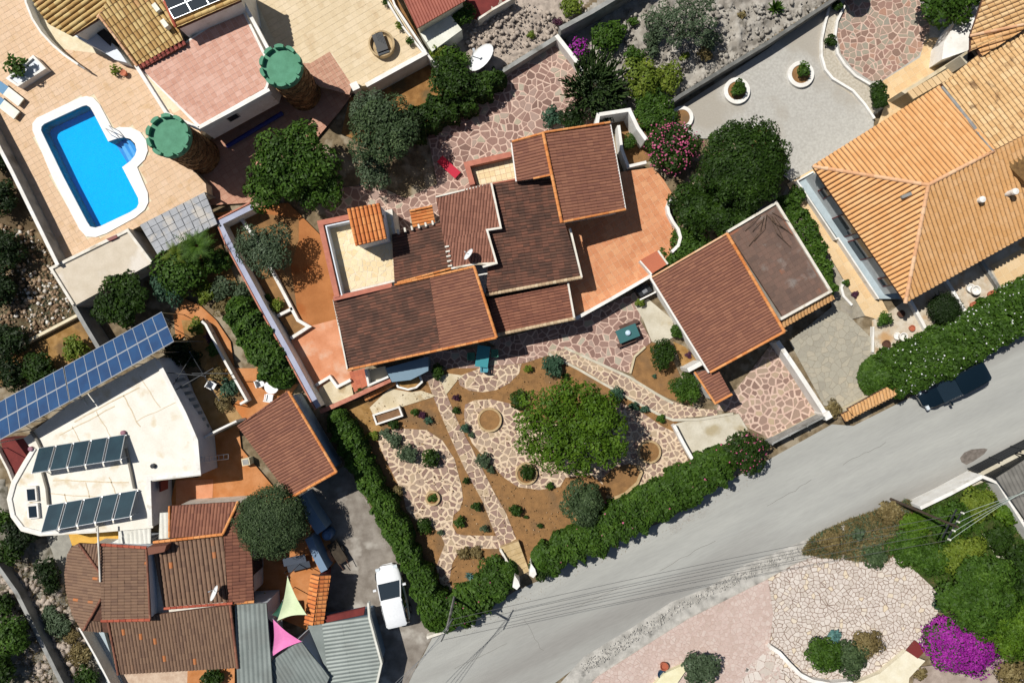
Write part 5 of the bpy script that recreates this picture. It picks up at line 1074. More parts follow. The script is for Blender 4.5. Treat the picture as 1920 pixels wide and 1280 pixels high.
cb = root("entrance_bay", "curved white entrance wall with dark chimney opening beside old tiles", "entrance", 1805, 80)
prism("wall", [(1766, 112), (1770, 80), (1790, 45), (1812, 22), (1850, -30), (1870, -20), (1830, 60), (1815, 95)], 1.6, 0, white, cb); prism("chimney_box", [(1800, 106), (1822, 90), (1834, 106), (1812, 120)], 3.5, 0, lightslab, cb); prism("opening", [(1805, 107), (1820, 96), (1828, 106), (1813, 115)], 3.53, 3.2, dkmetal, cb)
pw_ = root("lean_to_roof", "row of sand coloured boards lining the courtyard side of the house", "canopy", 1750, 140)
for i in range(14):
    x_, y_ = 1702 + i * 9.0, 172 - i * 5.1; prism("board", [(x_, y_), (x_ + 8, y_ - 4.6), (x_ + 19, y_ + 9), (x_ + 11, y_ + 13.6)], 2.0, 1.9, d_path, pw_)
prism("back_wall", [(1690, 172), (1795, 108), (1800, 112), (1697, 176)], 1.9, 0, slab, pw_)

# ================================================================ SOLAR HOUSE lower left
so = root("solar_house", "white flat roofed house carrying solar collectors", "house", 200, 850)
SZ = 3.0
sp = [(130, 758), (290, 672), (297, 678), (345, 775), (369, 825), (375, 890), (281, 901), (285, 988), (180, 997), (75, 1003), (40, 994), (21, 968), (14, 935), (22, 905), (45, 865), (60, 842), (46, 822)]
prism("wall", sp, SZ - .12, 0, M("lilac_white_render", "e6e4ea", "d6d4dc", 1), so); prism("roof_slab", sp, SZ, SZ - .12, white_roof, so, inset=-.05)
wall("kerb", [(294, 676), (345, 775), (367, 826), (372, 886), (278, 897), (281, 985)], .3, SZ + .1, SZ - .02, white, so)
wall("kerb", [(180, 993), (77, 999), (42, 990), (24, 966), (18, 935), (26, 906), (48, 867), (64, 840)], .25, SZ + .08, SZ - .02, white, so)
for a_, b_ in (((152, 745), (163, 758)), ): tube("pipe", [W(150, 742, SZ + .05), W(164, 760, SZ + .05)], .05, white, so)
for pts_ in ([(58, 808), (70, 825), (76, 838)], [(236, 840), (246, 885), (252, 915)], [(80, 885), (88, 915), (91, 945)]): tube("pipe", [W(p[0], p[1], SZ + .1) for p in pts_], .1, plain("grey_pipe%d" % pts_[0][0], "8a8478", .6), so)
for x, y in ((57, 926), (60, 958)): f = box("skylight", W(x, y, SZ + .25), .75, 1.0, SZ - .02, SZ + .2, R(5), white, so); box("pane", W(x + 1, y + 1, SZ + .22), .5, .75, SZ + .2, SZ + .23, R(5), glass_d, f)
for x, y in ((287, 873), (231, 811), (58, 841)): lathe("roof_outlet", W(x, y, SZ + .1), [(.16, SZ), (.16, SZ + .18), (.1, SZ + .2), (0, SZ + .2)], dkmetal if x == 287 else plain("pinkish%d" % x, "9a6a78", .7), so, n=12)
house_door = prism("side_room", [(0, 822), (46, 822), (58, 842), (26, 903), (14, 880)], 1.4, 0, mar_w, so)
wall("railing_wall", [(-8, 838), (14, 880), (24, 906)], .14, 1.7, 1.3, bwhite, so)
p1_, p2_, ang_ = W(283, 905, 1), W(285, 985, 1), 0
f = box("window", W(300, 912, 2.2) + Vector((-.0, 0, 0)), .1, .7, 1.2, 2.2, 0, wine, so)
panelset([(120, 687), (303, 584), (326, 640), (132, 752)], 10, 2, (3.3, 3.3, 4.5, 4.5), pvm, alu, "blue solar panel array with ten columns on the right of the pair", zbase=0, gapr=.035)
panelset([(-62, 786), (118, 688), (130, 752), (-55, 855)], 10, 2, (3.3, 3.3, 4.5, 4.5), pvm, alu, "blue solar panel array cut by the left picture edge", zbase=0, gapr=.035)
panelset([(71, 840), (236, 814), (227, 861), (57, 887)], 5, 1, (3.25, 3.25, 4.1, 4.1), colm, alu, "upper row of five dark solar collectors on the white roof", zbase=SZ, gapr=.02, gapx=.016)
panelset([(89, 947), (258, 918), (245, 968), (75, 998)], 5, 1, (3.25, 3.25, 4.1, 4.1), colm, alu, "lower row of five dark solar collectors on the white roof", zbase=SZ, gapr=.02, gapx=.016)
ld = root("ladder", "grey metal ladder leaning against the solar house wall", "ladder", 400, 858)
for s in (0, 9): tube("rail", [W(375, 857 + s, 2.6), W(428, 851 + s, 1.2)], .03, alu, ld, n=5)
for i in range(7): t_ = i / 6; tube("rung", [W(375 + 53 * t_, 857 - 6 * t_, 2.6 - 1.4 * t_), W(375 + 53 * t_, 866 - 6 * t_, 2.6 - 1.4 * t_)], .02, alu, ld, n=5)
stt = root("outdoor_stairs", "steep grey concrete stairs beside the white roof", "stairs", 355, 760)
for i in range(9): x, y = 322 + i * 6.2, 712 + i * 12.5; prism("step", [(x, y), (x + 24, y - 5), (x + 26, y + 1), (x + 3, y + 6)], 1.9 - i * .18, 1.75 - i * .18, grayw, stt)
fr_ = root("steel_frame", "thin steel frame of a pergola beside the solar house", "pergola", 370, 700)
for a_, b_ in (((310, 698), (385, 705)), ((322, 735), (400, 690)), ((320, 730), (360, 665)), ((356, 660), (410, 750)), ((335, 612), (300, 590)), ((360, 700), (430, 700))): tube("bar", [W(a_[0], a_[1], 2.4), W(b_[0], b_[1], 2.3)], .03, dkmetal, fr_, n=5)
for x, y in ((385, 705), (410, 750), (356, 660)): tube("post", [W(x, y, 0), W(x, y, 2.4).xyz], .04, alu, fr_, n=5)
barrier("planter_wall", [(378, 602), (385, 608), (420, 675), (462, 750), (450, 757)], .16, .9, 0, white, "white wall between planted bed and the orange path")
barrier("garden_wall", [(378, 822), (408, 806), (443, 789)], .14, 1.8, 0, white, "thin white wall from the solar house to the brown tiled roof")
# bungalow with brown roof by the hedge
bu = root("bungalow", "small building with reddish brown roof beside the long hedge", "house", 540, 830)
br = [(540, 733, 3.9), (630, 884, 3.9), (546, 931, 3.3), (512, 912, 3.25), (446, 799, 3.3)]
roof(bu, [(541, 733, 3.8), (630, 884, 3.8), (546, 932, 3.1), (446, 799, 3.1)], (-1, .55), t_light, .2, .42, .05)
cap(bu, (541, 733, 3.9), (631, 884, 3.9), m_capo, .1); cap(bu, (446, 799, 3.15), (541, 733, 3.85), m_capb, .06); cap(bu, (546, 932, 3.15), (631, 884, 3.85), m_capo, .1)
house_walls(bu, [(541, 733), (630, 884), (546, 932), (446, 799)], 3.1, 0, M("shade_blue_render", "b8cbd8", "a2b8c8", 1), .25)  # white walls, their bluish shade put into this colour
barrier("lane_wall", [(562, 930), (580, 962), (603, 996)], .75, 1.6, 0, plain("blue_grey_slab", "7f98b0", .7), "blue grey slab wall running down from the bungalow")
barrier("lane_wall", [(578, 1008), (592, 1040), (608, 1070)], .5, 1.6, 0, plain("blue_grey_slab_lower", "7890aa", .7), "lower blue grey slab wall with red edge beside the bins")
bn_ = root("water_tank", "round blue plastic water tank by the lane wall", "water tank", 610, 1003); lathe("tank", W(612, 1004, 1.1), [(.36, 0), (.38, .9), (.3, 1.05), (0, 1.1)], plain("tank_blue", "4a6c94", .5), bn_); lathe("lid", W(612, 1004, 1.1), [(.16, 1.08), (.16, 1.16), (0, 1.17)], plain("lid_blue", "5a80a8", .5), bn_, n=12)
wbw = root("hand_cart", "dark brown wooden hand cart parked on the concrete drive", "cart", 633, 1037)
cq = W(632, 1036, .6); box("load_bed", cq, .75, 1.6, .35, .55, R(32), M("cart_wood", "4a4034", "3a3228", 4), wbw)
for s in (-1, 1): dv = Vector((math.cos(R(32)), math.sin(R(32)), 0)); tube("wheel", [cq + dv * s * .4 + Vector((0, 0, -.35)), cq + dv * s * .46 + Vector((0, 0, -.35))], .24, tyre, wbw, n=14); fw_ = Vector((-math.sin(R(32)), math.cos(R(32)), 0)); tube("handle", [cq + dv * s * .3 - fw_ * .7, cq + dv * s * .25 - fw_ * 1.3], .03, wood_d, wbw, n=5)
o = lathe("clay_mound", W(618, 1042, .2), [(.5, .0), (.45, .25), (.2, .4), (0, .42)], terra_p); tag(o, "salmon coloured clay dome oven beside the cart", "oven")
ta = root("folded_table", "dark blue grey folding table on the orange patio below the round tree", "table", 555, 1058)
box("tabletop", W(552, 1050, .7), 1.6, .55, .66, .7, R(12), plain("slate_blue", "3a4454", .5), ta); box("tabletop", W(560, 1062, .7), 1.6, .45, .64, .68, R(14), plain("slate_blue_dark", "303a48", .5), ta)
for x, y in ((535, 1050), (575, 1045), (540, 1068), (580, 1062)): q = W(x, y, 0); box("leg", q, .05, .05, 0, .64, 0, dkmetal, ta)
ac = root("garden_grill", "small square cream barbecue box on the orange patio", "barbecue", 459, 865); box("body", W(460, 866, .8), .55, .5, 0, .75, R(10), cream_w, ac); box("grate", W(460, 866, .8), .4, .36, .75, .78, R(10), grayw, ac)
for (x, y, l_) in ((0, 0, ""),): pass
wf = root("white_furniture", "cluster of glossy white garden chairs round a small table", "furniture", 505, 728)
def chair(x, y, ang, m, label, z0=0.05, s=1.0, grp=None):
    t = root("garden_chair", label, "chair", x, y, z0, grp); c = W(x, y, z0 + .4); a = R(ang); d = Vector((math.cos(a), math.sin(a), 0)) * s; p = Vector((-d.y, d.x, 0))
    box("seat", c, .48 * s, .5 * s, z0 + .38, z0 + .43, a, m, t); box("backrest", c - d * .25, .06, .5 * s, z0 + .43, z0 + .85, a, m, t)
    for sg in (-1, 1):
        box("armrest", c + p * sg * .25, .42 * s, .06, z0 + .6, z0 + .64, a, m, t)
        for u in (-1, 1): box("leg", c + d * u * .2 + p * sg * .22, .05, .05, z0, z0 + .38, a, m, t)
bpy.data.objects.remove(wf)
chair(489, 718, 20, plain("white_plastic", "fbfbfb", .3), "white plastic chair farthest left under the leafy hedge", grp="white garden chairs"); chair(505, 745, 80, bpy.data.materials["white_plastic"], "white plastic chair nearest the bungalow roof", grp="white garden chairs")
wt = root("garden_table", "round white plastic table between white chairs", "table", 508, 726); lathe("tabletop", W(509, 725, .72), [(0, .74), (.5, .74), (.5, .7), (0, .7)], bpy.data.materials["white_plastic"], wt); lathe("pedestal", W(509, 725, .72), [(.06, 0), (.06, .7), (0, .7)], bpy.data.materials["white_plastic"], wt, n=8)
chair(398, 722, -30, bpy.data.materials["white_plastic"], "white plastic chair on the sandy court by the planted bed")
# lower left tiled house
lh = root("brown_roof_house", "house with several stepped brown tiled roofs at lower left", "house", 280, 1110)
A1 = [(186, 1022, 4.0), (275, 1027, 3.8), (282, 1161, 3.8), (192, 1163, 4.0)]
roof(lh, A1, (1, 0), t_olive, .2, .42, .05); cap(lh, (190, 1163, 4.0), (282, 1161, 3.85), m_capr, .1); cap(lh, (275, 1026, 3.85), (282, 1161, 3.85), m_capb, .07); cap(lh, (187, 1020, 4.0), (275, 1026, 3.9), m_capr, .1)
roof(lh, [(148, 1018, 3.3), (187, 1072, 3.9), (190, 1124, 3.9), (157, 1180, 3.2), (136, 1150, 3.1), (123, 1110, 3.1), (120, 1075, 3.1), (126, 1040, 3.15), (136, 1024, 3.2)], (-1, 0), t_olive, .2, .42, .05)
roof(lh, [(148, 1018, 3.25), (186, 1020, 3.4), (187, 1074, 3.9)], (0, -1), t_olive, .2, .42, .05); roof(lh, [(190, 1122, 3.9), (157, 1181, 3.2), (205, 1186, 3.2), (204, 1164, 3.4), (191, 1163, 3.4)], (0, 1), t_olive, .2, .42, .05)
cap(lh, (148, 1018, 3.35), (187, 1072, 3.95), m_capb, .08); cap(lh, (157, 1181, 3.3), (190, 1122, 3.95), m_capb, .08)
tube("drain_pipe", [W(183, 985, 4.2), W(186, 1045, 4.2), W(188, 1090, 4.1)], .06, bwhite, lh)
roof(lh, [(285, 1020, 3.1), (420, 1004, 3.3), (428, 1127, 3.0), (308, 1137, 2.9)], (.1, 1), t_olive, .3, .42, .06)
roof(lh, [(318, 948, 3.1), (447, 940, 3.1), (418, 1001, 3.6), (318, 1008, 3.6)], (0, -1), t_red2, .22, .42, .05); roof(lh, [(447, 940, 3.1), (470, 1000, 3.0), (476, 1127, 2.9), (429, 1131, 3.4), (419, 1001, 3.6)], (1, 0), t_red2, .22, .42, .05)
cap(lh, (418, 1001, 3.7), (447, 940, 3.2), m_capo, .1); cap(lh, (288, 1016, 3.4), (418, 1001, 3.7), m_capo, .1); cap(lh, (318, 948, 3.2), (318, 1006, 3.6), m_capo, .08); cap(lh, (429, 1131, 3.2), (476, 1127, 3.0), m_capo, .09)
roof(lh, [(203, 1163, 3.3), (432, 1133, 3.3), (445, 1251, 2.9), (222, 1263, 2.9)], (.1, 1), t_olive, .22, .42, .055); cap(lh, (308, 1140, 3.4), (436, 1130, 3.4), m_capr, .09); cap(lh, (432, 1133, 3.35), (446, 1251, 3.0), m_capb, .09); cap(lh, (203, 1164, 3.35), (222, 1263, 3.0), m_capb, .08)
wl = house_walls(lh, [(126, 1040), (150, 1022), (277, 1026), (420, 1003), (474, 1010), (474, 1127), (432, 1135), (444, 1248), (224, 1260), (205, 1190), (157, 1178), (124, 1110)], 2.9, 0, bwhite, .3)
house_walls(lh, [(318, 948), (447, 940), (470, 1010), (318, 1010)], 3.0, 0, bwhite, .2)
house_walls(lh, [(188, 1024), (276, 1028), (283, 1160), (193, 1162)], 3.8, 0, blue_w, .06)
for k in (2, 6, 7): opening(lh, wl, k, .5, 1.2, .4, 2.2, wood_d)
ch_ = root("chimney_stack", "dark red chimney block between two brown roofs", "chimney", 292, 1033, 3.2); prism("stack", [(276, 1026), (312, 1022), (308, 1034), (278, 1040)], 4.0, 3.0, m_capb, ch_)
lc = root("corrugated_canopy", "white corrugated canopy between solar house and tiled house", "canopy", 250, 1000); corrug(lc, [(222, 978, 2.9), (283, 972, 2.9), (283, 1018, 2.7), (203, 1021, 2.7), (222, 1010, 2.75)], (0, 1), corr_w, .3, .03); 
for x, y in ((226, 982), (280, 976), (280, 1014), (212, 1018)): q = W(x, y, 2.7); tube("post", [(q.x, q.y, 0), q], .05, white, lc, n=6)
ld2 = root("corrugated_canopy", "narrow white canopy strip beside the red hipped roof", "canopy", 309, 985); corrug(ld2, [(300, 961, 2.8), (317, 960, 2.8), (317, 1008, 2.7), (298, 1010, 2.7)], (0, 1), corr_w, .3, .03); tube("post", [W(308, 962, 0), W(308, 962, 2.75)], .05, white, ld2); tube("post", [W(308, 1005, 0), W(308, 1005, 2.7)], .05, white, ld2)
ny = root("narrow_yard", "light blue floored side yard with slim white wall", "yard", 190, 1230); prism("floor", [(150, 1178), (195, 1185), (215, 1250), (240, 1300), (212, 1300)], .3, 0, plain("pale_blue_floor", "b4c2c8", .7), ny); wall("edge_wall", [(148, 1176), (180, 1232), (216, 1300)], .12, 1.2, 0, white, ny)
dish(404, 1112, 3.9, .5, 150, "small satellite dish on the lower left brown roof", 3.1, .9, 62)
# grey corrugated roofs
cs = root("corrugated_shed", "tall narrow roof of grey corrugated sheets by the brown house", "shed", 476, 1205); g1 = [(441, 1133, 3.0), (500, 1130, 3.0), (513, 1300, 2.9), (446, 1300, 2.9)]; corrug(cs, g1, (.05, 1), corr, .32, .045); house_walls(cs, [p[:2] for p in g1], 2.9, 0, blue_w, .1)
cs = root("corrugated_shed", "tilted grey corrugated roof below the pink sail", "shed", 560, 1250); g1 = [(510, 1237, 2.6), (563, 1200, 2.6), (618, 1268, 2.5), (600, 1310, 2.5), (513, 1310, 2.6)]; corrug(cs, g1, (.6, 1), corr, .26, .045); house_walls(cs, [p[:2] for p in g1], 2.5, 0, blue_w, .1)
cs = root("corrugated_garage", "grey ribbed metal garage roof beside the white car", "garage", 645, 1220); g1 = [(577, 1173, 2.3), (690, 1155, 2.3), (713, 1243, 2.15), (700, 1300, 2.15), (620, 1310, 2.15), (615, 1262, 2.15)]; corrug(cs, g1, (1, -.14), corr, .26, .045); house_walls(cs, [p[:2] for p in g1], 2.15, 0, plain("slate_blue_wall", "6f8498", .8), .05)
wall("fascia", [(690, 1130), (692, 1158), (715, 1243), (702, 1300)], .14, 2.4, 2.0, corr_w, cs); prism("red_strip", [(608, 1156), (684, 1138), (682, 1152), (604, 1168)], 2.2, 2.0, mar_w, cs)
# sails
def sail(pts, m, label, m2=None):
    t = bpy.data.objects.new("shade_sail", None); P = [W(*p) for p in pts]; ce = sum(P, Vector()) / 3; t.location = (ce.x, ce.y, 0); C.objects.link(t); ORG[t.name] = Vector((ce.x, ce.y, 0)); tag(t, label, "shade sail"); N_ = 14; V = []; F = []; ix = {}
    for i in range(N_ + 1):
        for j in range(N_ + 1 - i):
            a, b = i / N_, j / N_; c = 1 - a - b; p = P[0] * a + P[1] * b + P[2] * c; e = min(a, b, c); mid = ce; bow = .16 * (4 * a * b * (1 - c) ** 1 + 4 * b * c * (1 - a) + 4 * a * c * (1 - b)) * (1 if e < .001 else max(0, 1 - e * 5)); p = p + (mid - p) * bow; p.z -= .35 * e; ix[i, j] = len(V); V.append(p)
    for i in range(N_):
        for j in range(N_ - i):
            F.append([ix[i, j], ix[i + 1, j], ix[i, j + 1]])
            if j < N_ - i - 1: F.append([ix[i + 1, j], ix[i + 1, j + 1], ix[i, j + 1]])
    mesh("cloth", V, F, m, t, smooth=True)
    for p in P: tube("post", [(p.x, p.y, 0), (p.x, p.y, p.z)], .035, alu, t, n=6)
sail([(539, 1080, 3.2), (575, 1152, 2.9), (520, 1163, 3.0)], sail_c, "pale cream green triangular shade sail")
sail([(510, 1152, 2.7), (530, 1125, 2.7), (528, 1163, 2.6)], sail_g, "dark green corner of a sail beside the cream sail")
sail([(512, 1160, 3.0), (566, 1202, 2.9), (510, 1230, 2.8)], sail_p, "bright pink triangular shade sail over the patio")
sail([(500, 1155, 2.6), (520, 1168, 2.6), (508, 1232, 2.5)], sail_v, "dark violet sail edge beside the pink sail")
tw_ = root("tile_topped_wall", "short wall with bright orange ridge of tiles beside the shade sails", "wall", 598, 1120)
roof(tw_, [(584, 1076, 2.3), (600, 1078, 2.6), (588, 1172, 2.6), (571, 1170, 2.3)], (-1, -.1), t_orange, .28, .5, .06); roof(tw_, [(600, 1078, 2.6), (620, 1078, 2.3), (606, 1168, 2.3), (588, 1172, 2.6)], (1, .1), t_orange, .28, .28, .07); wall("wall", [(601, 1080), (590, 1170)], .35, 2.2, 0, wine, tw_)

# ================================================================ LOWER RIGHT
barrier("street_wall", [(1726, 952), (1780, 926), (1842, 893)], .25, 1.5, 0, white, "bright white street wall facing the road at lower right")
barrier("street_wall", [(1842, 893), (1872, 905), (1925, 990), (1960, 1040)], .22, 1.4, 0, white, "white wall turning down beside the dark ribbed roof")
slat_fence("street_gate", (1836, 884), (1960, 820), 1.2, 4, dkmetal, "dark metal gate between street and pale strip", "gate", th=.05, posts=4); slat_fence("street_fence", (1860, 900), (1980, 838), 1.2, 4, dkmetal, "dark metal fence behind the street gate", "fence", th=.05, posts=4)
crt = root("ribbed_carport", "dark grey ribbed carport roof at the right edge", "carport", 1910, 920); corrug(crt, [(1868, 896, 2.0), (1940, 850, 2.0), (2000, 960, 1.9), (1932, 988, 1.9)], (.5, 1), M("dark_ribbed_sheet", "8a8780", "75726c", 1.2), .28, .05)
for x, y in ((1872, 900), (1935, 856), (1990, 955), (1930, 980)): q = W(x, y, 1.9); tube("post", [(q.x, q.y, 0), q], .05, dkmetal, crt, n=6)
cwz = .9
barrier("curved_garden_wall", [(1444, 1212), (1462, 1224), (1480, 1244), (1500, 1264), (1525, 1277), (1560, 1283), (1600, 1280)], .26, .6, 0, white, "thin cream wall curling round the stone forecourt")
o = prism("curved_stair_wall", [(1545, 1290), (1600, 1282), (1650, 1262), (1700, 1220), (1720, 1232), (1735, 1238), (1705, 1270), (1700, 1310), (1540, 1320)], .5, 0, M("cream_terrace", "f2ead2", "e8dec2", 1.5)); tag(bpy.data.objects["curved_stair_wall"], "broad cream curved terrace wall at the bottom right", "wall")
mt_ = bpy.data.objects["curved_stair_wall"]
pr_ = prism("door_mat_hatch", [(1702, 1221), (1718, 1202), (1736, 1218), (1721, 1234)], .55, .3, wine); tag(bpy.data.objects["door_mat_hatch"], "square dark red hatch beside the magenta bougainvillea", "hatch")
o = prism("cream_bench", [(1245, 1262), (1282, 1246), (1285, 1258), (1270, 1280), (1230, 1300), (1220, 1290)], .45, 0, M("cream_bench_paint", "f2ecc8", "e8e0b8", 2)); tag(bpy.data.objects["cream_bench"], "pale cream curved bench beside the grey green bush", "bench")
o = lathe("planter_pot", W(1241, 1264, .4), [(.2, 0), (.3, .4), (.24, .4), (.2, .25), (0, .25)], plain("navy_glaze", "24405a", .3)); tag(o, "dark blue glazed pot on the pink paving", "pot")
o = lathe("planter_pot", W(1246, 1250, .5), [(.2, 0), (.3, .45), (.25, .45), (.2, .3), (0, .3)], d_red); tag(o, "terracotta pot beside the dark blue pot", "pot")

# ================================================================ RINGS AND SMALL WALLS upper right
def ring(x, y, r, wd, h, label, m=white, soilm=soil, name="round_planter"):
    t = root(name, label, "planter", x, y); wall("rim", circ(x, y, r, 28), wd, h, 0, m, t, closed=True); prism("soil", circ(x, y, r, 20), h - .05, 0, soilm, t)
ring(1382, 170, 21, .28, .35, "white ring planter with low bush nearest the dark wall"); ring(1502, 139, 21, .28, .35, "white ring planter in the middle of the gravel courtyard"); ring(1279, 220, 18, .25, .35, "white ring planter with bare soil beside pink oleander"); ring(1424, 262, 28, .25, .35, "large white ring round the foot of the dark round tree")
barrier("kerb_wall", [(1556, 12), (1547, 45), (1541, 75), (1541, 105), (1548, 130), (1562, 147), (1600, 170), (1622, 195), (1640, 222)], .16, .35, 0, white, "outer curving white kerb of the gravel courtyard")
barrier("kerb_wall", [(1584, 10), (1570, 40), (1566, 70), (1571, 100), (1585, 122), (1605, 142), (1632, 158)], .16, .35, 0, white, "inner curving white kerb round the stone patio")
barrier("kerb_wall", [(1584, 525), (1578, 540), (1582, 555), (1598, 572)], .16, .3, 0, white, "small curved white kerb beside the garage")
barrier("kerb_wall", [(1638, 612), (1637, 660)], .12, .35, 0, white, "short straight white kerb beside the pot yard")
for i, (a_, b_) in enumerate((((1706, 560), (1745, 632)), ((1772, 520), (1812, 586)), ((1838, 484), (1878, 545)))): barrier("yard_wall", [a_, b_], .22, .5, 0, white if i < 2 else grayw, ("low white wall left of the clipped ball shrub", "low white wall right of the clipped ball shrub", "low grey wall beside the tiled terrace")[i])
def pot(x, y, r, h, m, label, fill=None):
    t = root("plant_pot", label, "pot", x, y, .06); r = r / 26.4; c = W(x, y, h); z = .05
    lathe("bowl", c, [(r * .6, z), (r, z + h), (r * .75, z + h), (r * .65, z + h * .7), (0, z + h * .7)], m, t, n=16)
pot(1662, 645, 8, .35, wood_d, "dark brown pot farthest left in the pot yard"); pot(1688, 645, 7, .35, wood_d, "dark brown pot touching the white round pot"); pot(1694, 631, 8, .6, white, "white round pot with dark middle in the pot yard"); pot(1682, 630, 7, .3, white, "lower white pot touching the taller white pot")
pot(1710, 615, 6, .3, d_red, "small terracotta pot near the roof shadow"); pot(1830, 544, 9, .6, white, "white urn on the yard between the low walls"); pot(1820, 540, 8, .4, white, "broad white dish beside the white urn"); pot(1826, 572, 7, .35, d_red, "terracotta pot nearest the flowering hedge"); pot(1860, 552, 8, .35, d_red, "terracotta pot beside the low grey wall"); pot(1690, 588, 7, .4, wood_d, "dark pot standing in the shadow of the orange roof")
# furniture in the main garden
lounger(842, 314, 42 + 180, 1.7, .6, redfab, redfab, "red sun lounger on the stone terrace")
def table(x, y, ang, sx, sy, h, m, label, lm=dkmetal):
    t = root("garden_table", label, "table", x, y, .04); c = W(x, y, h); a = -R(ang); box("tabletop", c, sx, sy, h - .06, h, a, m, t)
    for u in (-1, 1):
        for v in (-1, 1): q = c + Vector((math.cos(a) * u * sx * .44 - math.sin(a) * v * sy * .42, math.sin(a) * u * sx * .44 + math.cos(a) * v * sy * .42, 0)); box("leg", q, .07, .07, .03, h - .06, a, lm, t)
    return t
table(1177, 625, -22, 1.5, .95, .78, teal, "teal garden table with a round white lamp on the stone terrace")
o = lathe("table_lamp", W(1178, 624, .9), [(.16, .79), (.2, .86), (.14, .97), (0, 1.0)], plain("pale_globe", "cfe6f8", .3)); tag(o, "round pale white lamp in the middle of the teal table", "lamp")
for s, lab in ((-1, "dark teal bench above the teal garden table"), (1, "dark teal bench below the teal garden table")):
    b_ = root("garden_bench", lab, "bench", 1177, 625 + s * 15, .04); c = W(1177 - s * 2, 625 + s * 17, .42); box("seat", c, 1.4, .28, .38, .42, R(22), M("bench_wood%d" % s, "6a5048", "5a443c", 3), b_)
    for u in (-.6, .6): box("leg", c + Vector((math.cos(R(22)) * u, math.sin(R(22)) * u, 0)), .06, .22, .03, .38, R(22), dkmetal, b_)
table(905, 668, 8, .9, 1.5, .75, plain("turquoise_top", "2f8f98", .4), "turquoise table standing in the deep shade of the house")
for x, y, g_, l_ in ((884, 668, 0, "green garden chair left of the turquoise table"), (927, 662, 180, "green garden chair right of the turquoise table"), (908, 690, 90, "turquoise garden chair at the lower end of the shaded table")): chair(x, y, g_, plain("chair_green%d" % x, "3f8a70", .5) if x != 908 else plain("chair_turq", "4a98a8", .5), l_)
# garden rings in the paving
kb = M("stone_ring", "c9ae84", "b59a72", 4, bump=.5)
for x, y, r, l_ in ((918, 787, 21, "round soil bed set in the pale stone paving"), (987, 888, 19, "round stone bed holding a dark green ball shrub"), (1218, 847, 20, "round orange soil bed beside the large green tree"), (811, 934, 12, "small round soil bed in the left stone paving")): ring(x, y, r, .14, LZ[0] + .12, l_, kb, soil, "tree_ring")
t = root("curved_bed", "orange soil bed with pale stone edge below the large tree", "flower bed", 1160, 900); prism("soil", [(1128, 900), (1150, 878), (1180, 870), (1200, 875), (1202, 890), (1190, 910), (1160, 932), (1140, 930)], LZ[0] + .08, 0, soil, t); wall("edging", [(1195, 872), (1203, 885), (1195, 905), (1172, 925), (1148, 935), (1138, 930)], .2, LZ[0] + .12, 0, kb, t)
for i, (x, y) in enumerate(((968, 1092), (999, 1070))):
    o = prism("gate_post", [(x - 7, y + 8), (x - 3, y - 14), (x + 4, y - 4), (x + 7, y + 6), (x + 1, y + 13)], 1.7, 0, white); tag([q for q in C.objects if q.name.startswith("gate_post")][-1], ("white gate post left of the garden steps", "white gate post right of the garden steps")[i], "gate post")
barrier("step_wall", [(938, 1030), (952, 1055), (966, 1078)], .16, .75, 0, bwhite, "narrow pale wall left of the garden steps")
barrier("hedge_wall", [(800, 1195), (840, 1182), (905, 1150)], .2, .5, 0, bwhite, "low pale wall at the street foot of the corner hedge")

# round shadow caster added just above the picture, shed-side yard, branches on the flat roof
pr2 = root("shadow_caster", "added round shadow caster above the stone patio, mostly past the top edge", "shadow_caster", 1608, -42, .05); pc_ = W(1608, -42, 2.5)  # unseen disc on a pole, added to throw a round shadow on the patio
lathe("canopy", pc_, [(.95, 2.25), (.5, 2.5), (0, 2.65)], plain("navy_caster", "24344c", .8), pr2, n=10); tube("pole", [(pc_.x, pc_.y, .05), (pc_.x, pc_.y, 2.6)], .03, alu, pr2)
area("shed_yard_shade", [(872, 8), (890, 40), (965, -4), (990, -60), (880, -60)], mar_w, z=.3); barrier("garden_wall", [(896, 36), (925, 17), (965, -6)], .14, 1.1, 0, bwhite, "pale wall closing the dark yard behind the red roofed shed")  # maroon sheet carries the dark shadow band behind the shed
rb2 = np.random.default_rng(12); br0 = root("fallen_branches", "bare dry branches lying on the flat garage roof", "branches", 1440, 425, 3.03)
for k in range(10):
    x0_, y0_ = 1440 + rb2.uniform(-14, 14), 402 + rb2.uniform(-4, 8); x1_, y1_ = x0_ + rb2.uniform(-38, 45), y0_ + rb2.uniform(18, 60); mx_, my_ = (x0_ + x1_) / 2 + rb2.uniform(-9, 9), (y0_ + y1_) / 2
    tube("branch", [W(x0_, y0_, 3.1), W(mx_, my_, 3.25), W(x1_, y1_, 3.06)], .02, barkm, br0, n=4)
bb_ = wall("stone_edging", [(1210, 650), (1190, 668), (1182, 700)], .14, .24, 0, slab, kind='structure')

